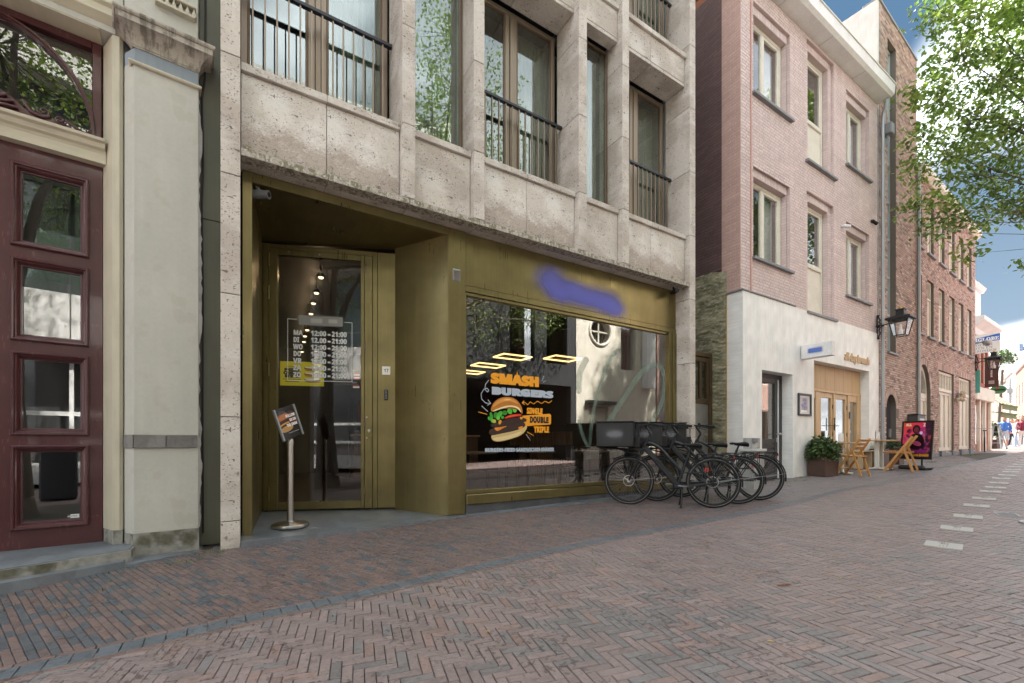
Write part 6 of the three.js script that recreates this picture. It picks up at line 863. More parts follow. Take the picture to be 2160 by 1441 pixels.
  const Bx = sub(o, 'cargo_box'); mesh(Bx, 'shell', box(1.04, 1.56, 0.84, 1.19, -0.24, 0.24, { c: 0.012 }), std([0.008, 0.0085, 0.01], 0.42, { map: grainT })); mesh(Bx, 'side_panel', [...[-1, 1].flatMap((s) => { const z0 = s < 0 ? -0.246 : 0.241; return [box(1.06, 1.54, 0.86, 0.895, z0, z0 + 0.005), box(1.06, 1.54, 1.135, 1.17, z0, z0 + 0.005), box(1.06, 1.085, 0.896, 1.134, z0, z0 + 0.005), box(1.515, 1.54, 0.896, 1.134, z0, z0 + 0.005)]; })], M.black); mesh(Bx, 'hinge_bracket', box(0.965, 1.039, 0.83, 0.98, -0.09, 0.09, { c: 0.006 }), M.black); mesh(Bx, 'box_lid', box(1.03, 1.57, 1.191, 1.203, -0.25, 0.25, { c: 0.004 }), M.black);
  { const [q, m] = canvasPlane(256, 128, 1.1, 1.5, 0.9, 1.13, 0, (c) => { c.filter = 'blur(14px)'; c.fillStyle = 'rgba(150,150,156,0.5)'; c.beginPath(); c.ellipse(128, 62, 78, 26, 0, 0, 7); c.fill(); c.filter = 'none'; }); q.translate(0, 0, 0); const q2 = q.clone(); q2.rotateY(Math.PI); q2.translate(2.6, 0, -0.2475); mesh(Bx, 'worn_print', q2, m); }
  mesh(o, 'front_carrier', [-1, 1].flatMap((s) => [rod([0.93, 0.8, s * 0.06], [1.5, 0.82, s * 0.16], 0.011), rod([0.955, 0.72, s * 0.05], [1.3, 0.82, s * 0.13], 0.009)]).concat([rod([1.5, 0.82, -0.16], [1.5, 0.82, 0.16], 0.011), rod([1.2, 0.82, -0.12], [1.2, 0.82, 0.12], 0.009)]), M.black);
  return o;
}
const BT = 129.9 * Math.PI / 180;
bicycle('nearest of the three black delivery bicycles, in front of the shop window', [5.547, 1.332], BT);
bicycle('middle one of the three black delivery bicycles', [6.16, 1.314], BT + 0.02);
bicycle('farthest of the three black delivery bicycles, beside the utility pillar', [6.795, 1.271], BT - 0.015);

// ---------------------------------------------------------------- cafe terrace
function foldingChair(label, [x, z], turn) { // faces -z, back towards +z
  const o = thing('folding_chair', label, 'chair', [x, g(x, z), z], turn, 'wooden folding chairs'), bar = (a, b, w, t) => { a = v3(a); b = v3(b); const d = b.clone().sub(a), q = box(-t / 2, t / 2, -d.length() / 2, d.length() / 2, -w / 2, w / 2, { c: 0.004 }); q.applyQuaternion(new THREE.Quaternion().setFromUnitVectors(new THREE.Vector3(0, 1, 0), d.normalize())); q.translate((a.x + b.x) / 2, (a.y + b.y) / 2, (a.z + b.z) / 2); return q; };
  for (const s of [-1, 1]) { mesh(o, 'back_post', bar([s * 0.2, 0, -0.24], [s * 0.2, 0.83, 0.27], 0.045, 0.022), M.chairWood); mesh(o, 'leg', bar([s * 0.172, 0, 0.28], [s * 0.172, 0.6, 0.1], 0.04, 0.022), M.chairWood); }
  for (let i = 0; i < 6; i++) mesh(o, 'seat_slat', box(-0.185, 0.185, 0.455 - i * 0.004, 0.473 - i * 0.004, -0.25 + i * 0.08, -0.18 + i * 0.08, { c: 0.004 }), M.chairWood);
  mesh(o, 'seat_rail', [-1, 1].map((s) => bar([s * 0.15, 0.45, -0.25], [s * 0.15, 0.43, 0.22], 0.03, 0.02)), M.chairWood);
  for (const [y, z2] of [[0.79, 0.245], [0.71, 0.197], [0.63, 0.148]]) mesh(o, 'back_slat', moved(box(-0.19, 0.19, -0.03, 0.03, -0.008, 0.008, { c: 0.004 }), 0, y, z2, 0, 0.5), M.chairWood);
  mesh(o, 'stretcher', [rod([-0.2, 0.17, -0.135], [0.2, 0.17, -0.135], 0.012), box(-0.17, 0.17, 0.12, 0.15, 0.235, 0.255)], M.chairWood);
  return o;
}
foldingChair('wooden folding chair at the table next to the leafy planter', [11.62, 0.68], -0.12);
foldingChair('wooden folding chair in front of the poster board, nearer one of the pair', [13.36, 0.96], 0.25);
foldingChair('wooden folding chair in front of the poster board, farther one of the pair', [13.86, 0.9], 0.3);
function terraceTable(label, [x, z], w, cols) {
  const o = thing('terrace_table', label, 'table', [x, g(x, z), z], 0.05, 'white legged terrace tables'); mesh(o, 'table_top', box(-w / 2, w / 2, 0.7, 0.735, -0.32, 0.32, { c: 0.008 }), M.oak);
  for (const c of cols) { mesh(o, 'column', box(c - 0.045, c + 0.045, 0.03, 0.698, -0.045, 0.045, { c: 0.012 }), M.tableWhite); mesh(o, 'foot', [0, 1, 2, 3].map((k) => { const a = k * Math.PI / 2 + 0.5; return rod([c, 0.03, 0], [c + Math.cos(a) * 0.3, 0.012, Math.sin(a) * 0.3], 0.026, 0.012, 8); }), M.tableWhite); }
  return o;
}
terraceTable('small oak topped table behind the leafy planter', [11.98, 0.35], 0.66, [0]); terraceTable('oak topped table with two white columns before the drainpipe', [13.7, 0.5], 0.8, [-0.16, 0.16]);
const card = (label, x, z, y) => { const o = thing('menu_holder', label, 'menu holder', [x, y, z], 0.4, 'menus on the terrace tables'); mesh(o, 'holder', box(-0.07, 0.07, 0, 0.2, -0.05, 0.05, { c: 0.01 }), M.steel); mesh(o, 'menu_card', [box(-0.06, 0.06, 0.02, 0.25, -0.045, -0.04), box(-0.05, 0.05, 0.2, 0.24, 0.0, 0.004)], M.white); };
card('steel menu holder on the table behind the leafy planter', 11.95, 0.36, g(11.98, 0.35) + 0.736); card('steel menu holder on the table before the drainpipe', 13.85, 0.42, g(13.7, 0.5) + 0.736);
function leafBall(n, rx, ry, rz, cy, size, cols, sd, up = 0.3) { seed(sd); const b = new PB(); for (let i = 0; i < n; i++) { const a = rr(0, 6.283), c = rr(-0.55, 1), r = Math.pow(rnd(), 0.35) * (0.8 + 0.3 * noise(a * 2, c * 3, 999, 999, sd)), q = Math.sqrt(Math.max(0, 1 - c * c)), p = [Math.cos(a) * q * r * rx, cy + c * r * ry, Math.sin(a) * q * r * rz]; leafAt(b, p, size * rr(0.7, 1.2), pick(cols), up); } return b.geo(); }
function leafAt(b, p, s, col, up = 0.2) { const a = rr(0, 6.283), t = rr(-0.9, 0.9) + up, d = [Math.cos(a) * Math.cos(t), Math.sin(t), Math.sin(a) * Math.cos(t)], w = [-Math.sin(a), rr(-0.5, 0.5), Math.cos(a)], l = Math.hypot(...w), k = rr(0.8, 1.25), c = col.map((v) => v * k), P = (u, v, h = 0) => [p[0] + d[0] * u * s + w[0] / l * v * s, p[1] + d[1] * u * s + w[1] / l * v * s - h * s, p[2] + d[2] * u * s + w[2] / l * v * s]; b.poly([P(0, 0), P(0.45, 0.3, 0.06), P(1, 0, 0.12)], null, c); b.poly([P(0, 0), P(1, 0, 0.12), P(0.45, -0.3, 0.06)], null, c); }
function planter(label, [x, z], w, d, h, turn, plantName, plantGeo, mat, extra) {
  const o = thing('planter', label, 'planter', [x, g(x, z), z], turn, 'brown metal planters'); mesh(o, 'trough', [box(-w / 2, w / 2, 0, h, d / 2 - 0.02, d / 2, { c: 0.003 }), box(-w / 2, w / 2, 0, h, -d / 2, -d / 2 + 0.02, { c: 0.003 }), box(-w / 2, -w / 2 + 0.02, 0.001, h - 0.001, -d / 2 + 0.02, d / 2 - 0.02), box(w / 2 - 0.02, w / 2, 0.001, h - 0.001, -d / 2 + 0.02, d / 2 - 0.02)], M.corten); mesh(o, 'soil', box(-w / 2 + 0.02, w / 2 - 0.02, h - 0.12, h - 0.04, -d / 2 + 0.02, d / 2 - 0.02), M.sand); mesh(o, plantName, plantGeo, mat); if (extra) mesh(o, 'flower', extra, std([0.6, 0.08, 0.2], 0.7)); return o; }
planter('brown metal planter with a dense green shrub by the white wall', [11.22, 0.29], 0.52, 0.38, 0.44, -0.08, 'shrub', leafBall(2600, 0.40, 0.36, 0.34, 0.55, 0.085, [[0.07, 0.12, 0.03], [0.10, 0.17, 0.045], [0.05, 0.09, 0.02], [0.14, 0.22, 0.06]], 7), M.shrub);
{ seed(9); const b = new PB(); for (let i = 0; i < 160; i++) { const a = rr(0, 6.28), r = rr(0, 0.1); const x = Math.cos(a) * r, z = Math.sin(a) * r, l = rr(0.15, 0.32), k = rr(0.7, 1.3); b.poly([[x - 0.006, 0.4, z], [x + 0.006, 0.4, z], [x + Math.cos(a) * l * 0.5, 0.4 + l, z + Math.sin(a) * l * 0.5]], null, [0.10 * k, 0.17 * k, 0.05 * k]); } planter('slim brown planter with upright grassy leaves beside the oak cafe front', [14.62, 0.2], 0.34, 0.32, 0.46, 0, 'grass_clump', b.geo(), M.shrub); }
planter('slim brown planter with pink flowers beside the arched iron gate', [15.55, 0.24], 0.36, 0.32, 0.46, 0, 'foliage', leafBall(700, 0.22, 0.18, 0.2, 0.52, 0.06, [[0.06, 0.1, 0.04], [0.09, 0.14, 0.05]], 17), M.shrub, [ball(0.08, 0.68, 0.12, 0.035), ball(-0.05, 0.63, 0.16, 0.025), ball(0.15, 0.62, 0.1, 0.028)]);
{ const o = thing('bench', 'low plain wooden bench below the oak cafe window', 'bench', [13.75, g(13.75, 0.1), 0.17]); mesh(o, 'seat', box(-0.6, 0.6, 0.42, 0.455, -0.13, 0.17, { c: 0.005 }), M.oakPale); for (const x of [-0.55, -0.02, 0.52]) mesh(o, 'side', box(x, x + 0.035, 0, 0.418, -0.12, 0.16, { c: 0.003 }), M.oakPale); }
{ // poster board
  const o = thing('poster_board', 'black framed pavement poster board with a purple and orange print', 'sign', [14.12, g(14.12, 1.08), 1.08], -107 * Math.PI / 180);
  mesh(o, 'base', [box(-0.3, 0.3, 0.0, 0.1, -0.17, 0.17, { c: 0.04 })], M.charcoal); mesh(o, 'spring_leg', [rod([-0.14, 0.09, 0], [-0.14, 0.25, 0], 0.018), rod([0.14, 0.09, 0], [0.14, 0.25, 0], 0.018)], M.black);
  const f = sub(o, 'panel', [0, 0.25, 0]); f.rotation.x = -0.1; mesh(f, 'frame', ring(-0.34, 0.34, 0, 0.95, 0.04, -0.02, 0.02, { c: 0.008 }), M.black); mesh(f, 'backing', box(-0.3, 0.3, 0.04, 0.91, -0.012, 0.004), M.black);
  const [q, m] = canvasPlane(512, 768, -0.3, 0.3, 0.04, 0.91, 0.0055, (c) => { seed(3); const gd = c.createLinearGradient(0, 0, 512, 420); gd.addColorStop(0, '#e8502a'); gd.addColorStop(0.5, '#d8326e'); gd.addColorStop(1, '#7a1f8a'); c.fillStyle = gd; c.fillRect(0, 0, 512, 768); c.fillStyle = '#2a0d2c'; c.fillRect(0, 470, 512, 298); c.fillStyle = '#3a1330'; c.fillRect(400, 0, 112, 768);
    for (let i = 0; i < 120; i++) { c.fillStyle = pick(['rgba(230,60,120,0.35)', 'rgba(120,30,140,0.4)', 'rgba(60,15,50,0.5)', 'rgba(240,120,60,0.35)', 'rgba(190,170,220,0.3)']); c.beginPath(); c.ellipse(rr(0, 512), rr(150, 700), rr(12, 60), rr(10, 46), rr(0, 3), 0, 7); c.fill(); }
    c.fillStyle = '#1a0a14'; c.beginPath(); c.ellipse(240, 150, 72, 92, 0, 0, 7); c.fill(); c.beginPath(); c.ellipse(245, 420, 150, 180, 0, 0, 7); c.fill(); c.fillStyle = '#6b2e3a'; c.beginPath(); c.ellipse(238, 165, 46, 62, 0, 0, 7); c.fill(); c.fillStyle = '#43182a'; c.fillRect(212, 150, 16, 8); c.fillRect(248, 150, 16, 8); c.fillRect(222, 200, 32, 8); c.fillStyle = '#d8cfe6'; c.beginPath(); c.ellipse(330, 230, 28, 34, 0, 0, 7); c.fill(); c.fillStyle = '#b4487c'; c.beginPath(); c.ellipse(260, 460, 90, 50, 0.4, 0, 7); c.fill(); c.fillStyle = '#8d1f78'; c.fillRect(60, 600, 380, 60);
    fitText(c, 'ALL', 40, 150, 22, 76, '#f4e7c4', 6); fitText(c, 'Z', 360, 400, 26, 90, '#f4e7c4', 6); fitText(c, 'CAKES? KOM BINNEN!', 60, 490, 690, 738, '#d9a52a', 8); }, { roughness: 0.35 }, true);
  mesh(f, 'print', q, m);
}

// ---------------------------------------------------------------- trees
function tree(name, label, pos, opt) {
  const { blobs, leaf = 0.09, perTwig = 9, density = 14, sd = 1, limbs, r0 = 0.24, spread = 0.2, cols } = opt;
  seed(sd); const o = thing(name, label, 'tree', pos, 0, 'street trees'), W = (v) => [v.x - pos[0], v.y - pos[1], v.z - pos[2]];
  const top = opt.fork ?? 4.2, wood = [];
  const tp = [[0, -0.1, 0], [0.04, 0.3, 0.02], [0.02, top * 0.5, -0.03], [0.08, top, 0.02]]; for (let i = 0; i + 1 < tp.length; i++) wood.push(rod(tp[i], tp[i + 1], r0 * (1.35 - 0.3 * i) * (i === 0 ? 1.15 : 1), r0 * (1.05 - 0.3 * i), 12));
  mesh(o, 'trunk', wood, M.bark);
  const leaves = new PB(), br = [], palette = cols ?? [[0.15, 0.25, 0.04], [0.20, 0.31, 0.05], [0.11, 0.19, 0.035], [0.29, 0.38, 0.075]];
  for (const [c, r, sq = 0.8] of blobs) {
    const q = W(c), m = [mix(0.08, q[0], 0.45) + rr(-0.3, 0.3), mix(top, q[1], 0.62) + 0.4, mix(0.02, q[2], 0.45) + rr(-0.3, 0.3)];
    br.push(pipe([[0.08, top - 0.2, 0.02], m, q], 0.0, 5, 8)); br.pop();
    const seg = [[0.08, top - 0.2, 0.02], [mix(0.08, m[0], 0.5), mix(top, m[1], 0.6), mix(0.02, m[2], 0.5)], m, [mix(m[0], q[0], 0.5), mix(m[1], q[1], 0.55), mix(m[2], q[2], 0.5)], q]; for (let i = 0; i < 4; i++) br.push(rod(seg[i], seg[i + 1], [0.07, 0.05, 0.032, 0.018][i] * Math.min(1.3, r), [0.05, 0.032, 0.018, 0.006][i] * Math.min(1.3, r), 6));
    const n = Math.round(density * r * r * 4.2);
    for (let i = 0; i < n; i++) {
      const a = rr(0, 6.283), cz = rr(-1, 1), k = Math.pow(rnd(), 0.45) * (0.72 + 0.5 * noise(a * 1.3 + 5, cz * 2.5 + 5, 999, 999, sd + 3)), s = Math.sqrt(1 - cz * cz), t = [q[0] + Math.cos(a) * s * r * k, q[1] + cz * r * sq * k, q[2] + Math.sin(a) * s * r * k];
      if (i % 4 === 0) br.push(rod([mix(q[0], t[0], 0.1), mix(q[1], t[1], 0.1), mix(q[2], t[2], 0.1)], t, 0.012, 0.003, 4));
      const hue = pick(palette); for (let j = 0; j < perTwig; j++) leafAt(leaves, [t[0] + rr(-spread, spread), t[1] + rr(-spread, spread) * 0.7, t[2] + rr(-spread, spread)], leaf * rr(0.65, 1.2), hue, -0.2);
    }
  }
  mesh(o, 'branches', br, M.bark); mesh(o, 'crown', leaves.geo(), M.leaf);
  return o;
}
{
  const A = (px, py, d, r, sq) => [at(px, py, d), r, sq];
  const pos = at(2390, 1000, 10.5); pos.y = g(pos.x, pos.z);
  tree('street_tree', 'leafy green tree overhanging the street at the upper right', [pos.x, pos.y, pos.z], { sd: 5, fork: 4.6, density: 17, perTwig: 12, leaf: 0.135, spread: 0.2, blobs: [
    A(1985, 25, 11.5, 0.75), A(2070, 30, 11, 1.0), A(2160, 40, 11, 1.2), A(2030, 120, 11.2, 0.85), A(2120, 160, 11, 1.1), A(1975, 215, 11, 0.7), A(1925, 195, 11, 0.38), A(2050, 250, 11.3, 1.0), A(2150, 280, 11, 1.1), A(1945, 290, 10.8, 0.45), A(2000, 330, 10.8, 0.8), A(2090, 370, 11, 1.0), A(1925, 345, 10.4, 0.35), A(1935, 425, 10.4, 0.38), A(1990, 440, 10.5, 0.62), A(2050, 470, 10.8, 0.62), A(2130, 420, 11.2, 0.8), A(1965, 490, 10.3, 0.3), A(2045, 535, 10.6, 0.3), A(2175, 555, 11, 0.35),
    A(2260, 60, 11, 1.5), A(2280, 240, 10.5, 1.5), A(2260, 400, 10.5, 1.2), A(2400, 100, 10, 1.8), A(2420, 300, 10, 1.6), A(2550, 200, 10, 1.7), A(2200, -120, 11.5, 1.4), A(2350, -150, 11, 1.8), A(2080, -90, 11.5, 1.1)] });
  const V = (x, y, z, r, s) => [new THREE.Vector3(x, y, z), r, s];
  tree('street_tree', 'street tree behind the viewpoint on the left, mirrored in the door glass', [-2.1, g(-2.1, 3.9), 3.95], { sd: 12, fork: 3.4, leaf: 0.095, perTwig: 9, density: 15, spread: 0.24, r0: 0.25, blobs: [V(-2.3, 7.2, 4.9, 1.9), V(-3.9, 6.4, 4.2, 1.6), V(-1.4, 6.6, 5.9, 1.3), V(-3.0, 5.2, 5.8, 1.2), V(-2, 8.8, 5.2, 1.7), V(-4.0, 8.2, 5.6, 1.7), V(-2.6, 4.3, 4.8, 0.7), V(-5.4, 5.4, 4.4, 1.1)] });
  tree('street_tree', 'street tree on the far pavement behind the viewpoint, mirrored in the upper windows', [4.8, g(4.8, 8), 7.9], { sd: 22, fork: 4, leaf: 0.095, perTwig: 9, density: 15, spread: 0.24, r0: 0.22, blobs: [V(5.9, 8.8, 6.9, 1.9), V(4.6, 7.6, 7.3, 1.5), V(7.4, 6.6, 7.2, 1.5), V(5.8, 11.2, 6.7, 2.0), V(7.2, 10.2, 7.4, 1.8), V(4.6, 9.8, 6.4, 1.5), V(5.6, 13.2, 6.9, 1.5), V(8.6, 5.2, 7.4, 1.1), V(9.8, 6.2, 7.6, 1.4), V(9.2, 8.2, 7.4, 1.7), V(11.2, 7.0, 7.9, 1.1), V(6.6, 4.8, 7.6, 1.0)] });
}

// ---------------------------------------------------------------- the far side of the street, behind the viewpoint (mirrored in the glass)
{
  const Z = 9.6;
  const A = thing('concrete_office', 'modern pale concrete building across the street, mirrored in the glass doors', 'building', [0, 0, Z]);
  mesh(A, 'body', [box(-16, 6.6, 0.0, 12.6, 0.9, 6)], M.charcoal); mesh(A, 'slab_end', [box(-16, -15.7, 0, 12.6, 0, 0.9), box(6.3, 6.6, 0, 12.6, 0, 0.9)], M.concretePale);
  for (let i = 0; i < 11; i++) { const x = -15.7 + i * 2; mesh(A, 'parapet_panel', box(x + 0.01, x + 1.99, 3.35, 4.55, -0.25, 0.0, { c: 0.01 }), M.concretePale); mesh(A, 'upper_panel', box(x + 0.01, x + 1.99, 7.6, 8.7, -0.1, 0.15, { c: 0.01 }), M.concretePale); mesh(A, 'upper_pane', box(x + 0.04, x + 1.96, 5.0, 7.58, 0.6, 0.61), M.glassGreen); mesh(A, 'mullion', box(x - 0.04, x + 0.04, 0.1, 3.34, 0.2, 0.32), M.white); mesh(A, 'shop_pane', box(x + 0.04, x + 1.96, 0.5, 3.3, 0.25, 0.26), M.glassClear); mesh(A, 'crossbar', box(x + 0.04, x + 1.96, 0.95, 1.05, 0.2, 0.32), M.white); mesh(A, 'crossbar', box(x + 0.04, x + 1.96, 1.65, 1.75, 0.2, 0.32), M.white); mesh(A, 'rail_pane', box(x + 0.02, x + 1.98, 4.56, 5.1, -0.14, -0.13), M.glassClear); }
  mesh(A, 'hand_rail', box(-15.7, 6.3, 5.1, 5.14, -0.16, -0.11), M.steel); mesh(A, 'soffit', box(-15.7, 6.3, 3.3, 3.36, 0.0, 0.9), M.concrete); mesh(A, 'upper_soffit', box(-15.7, 6.3, 7.5, 7.6, 0.15, 0.9), M.concrete); mesh(A, 'top_storey', box(-15.7, 6.3, 9.9, 12.5, 0.2, 0.9), M.concrete); mesh(A, 'plinth', box(-15.7, 6.3, 0, 0.48, 0.1, 0.9), M.concretePale);
  const Bq = thing('dark_shop', 'charcoal shop building with a deep arcade across the street, mirrored in the shop window', 'building', [0, 0, Z]);
  mesh(Bq, 'upper_wall', plate(rect(6.64, 12.46, 3.4, 10), [rect(9.1, 10.3, 4.3, 6.6), rect(10.9, 12.0, 4.3, 6.6)], 0, 0.3), M.charcoal); mesh(Bq, 'pier', [box(6.64, 6.9, 0, 3.4, 0, 0.3), box(12.2, 12.46, 0, 3.4, 0, 0.3)], M.charcoal); mesh(Bq, 'arcade', [box(6.64, 12.46, 3.38, 3.45, 0.3, 4), box(6.62, 6.66, 0, 3.4, 0.3, 4), box(12.42, 12.46, 0, 3.4, 0.3, 4), box(6.64, 12.46, 0, 10, 4, 4.3)], M.room); mesh(Bq, 'pane', [box(9.1, 10.3, 4.3, 6.6, 0.15, 0.16), box(10.9, 12.0, 4.3, 6.6, 0.15, 0.16)], M.glassClear); mesh(Bq, 'roof', box(6.64, 12.46, 10, 10.1, 0, 4.3), M.lead);
  const Wh = thing('white_corner_house', 'cream white plastered house with a round window, mirrored in the shop window', 'house', [0, 0, Z]);
  const rnd1 = new THREE.Path(); rnd1.absarc(13.9, 6.0, 0.62, 0, Math.PI * 2); const sh = new THREE.Shape([[12.5, 0], [17.6, 0], [17.6, 10.5], [12.5, 10.5]].map(([x, y]) => new THREE.Vector2(x, y)));
  mesh(Wh, 'wall', plate(sh, [rnd1, rect(15.2, 16.2, 4.4, 6.6), rect(13.2, 14.4, 0.4, 2.6)], 0, 0.35), std([0.72, 0.68, 0.58], 0.75, { map: streakT })); mesh(Wh, 'round_frame', moved(N(new THREE.TorusGeometry(0.63, 0.07, 8, 36)), 13.9, 6.0, -0.01), M.offWhite); mesh(Wh, 'glazing_bar', [box(13.87, 13.93, 5.4, 6.6, 0.1, 0.16), box(13.3, 14.5, 5.97, 6.03, 0.1, 0.16)], M.offWhite); mesh(Wh, 'pane', [box(13.25, 14.55, 5.35, 6.65, 0.2, 0.21), box(15.2, 16.2, 4.4, 6.6, 0.2, 0.21)], M.glass); mesh(Wh, 'door', box(13.25, 14.35, 0.4, 2.55, 0.12, 0.18, { c: 0.01 }), M.offWhite); mesh(Wh, 'door_canopy', box(13.0, 14.7, 2.7, 2.85, -0.25, 0.0, { c: 0.01 }), M.charcoal); mesh(Wh, 'sign_box', box(16.6, 17.2, 3.6, 7.4, -0.35, -0.02, { c: 0.01 }), M.white); mesh(Wh, 'rear', box(12.5, 17.6, 0, 10.5, 2, 2.3), M.room); mesh(Wh, 'roof', moved(box(12.3, 17.8, -0.1, 0.1, -0.3, 3), 0, 10.7, 0, 0, -0.4), M.tile);
  const Rb = thing('rose_brick_row', 'row of brick houses farther along across the street', 'house', [0, 0, Z]); mesh(Rb, 'wall', plate(rect(17.7, 34, 0, 9.5), [0, 1, 2, 3, 4].flatMap((i) => [rect(18.6 + i * 3, 19.8 + i * 3, 1, 3), rect(18.6 + i * 3, 19.8 + i * 3, 4.6, 6.6)]), 0, 0.35), std([0.36, 0.22, 0.18], 0.85, { map: grainT })); mesh(Rb, 'window', [0, 1, 2, 3, 4].flatMap((i) => [...ring(18.6 + i * 3, 19.8 + i * 3, 1, 3, 0.08, 0.1, 0.2), ...ring(18.6 + i * 3, 19.8 + i * 3, 4.6, 6.6, 0.08, 0.1, 0.2)]), M.offWhite); mesh(Rb, 'rear', box(17.7, 34, 0, 9.5, 2, 2.3), M.room); mesh(Rb, 'roof', moved(box(17.6, 34.1, -0.1, 0.1, -0.4, 3.5), 0, 9.7, 0, 0, -0.6), M.tile);
  for (const o of [A, Bq, Wh, Rb]) o.rotation.y = 0;
  const tb = thing('litter_bin', 'tall dark litter bin beside the street tree, mirrored in the glass door', 'bin', [-1.7, g(-1.7, 6.2), 6.4]); mesh(tb, 'drum', box(-0.25, 0.25, 0, 1.0, -0.2, 0.2, { c: 0.03 }), M.iron); mesh(tb, 'hood', box(-0.27, 0.27, 1.05, 1.2, -0.22, 0.22, { c: 0.03 }), M.iron); mesh(tb, 'post', [box(-0.25, -0.2, 1.0, 1.06, -0.2, 0.2), box(0.2, 0.25, 1.0, 1.06, -0.2, 0.2)], M.iron);
}

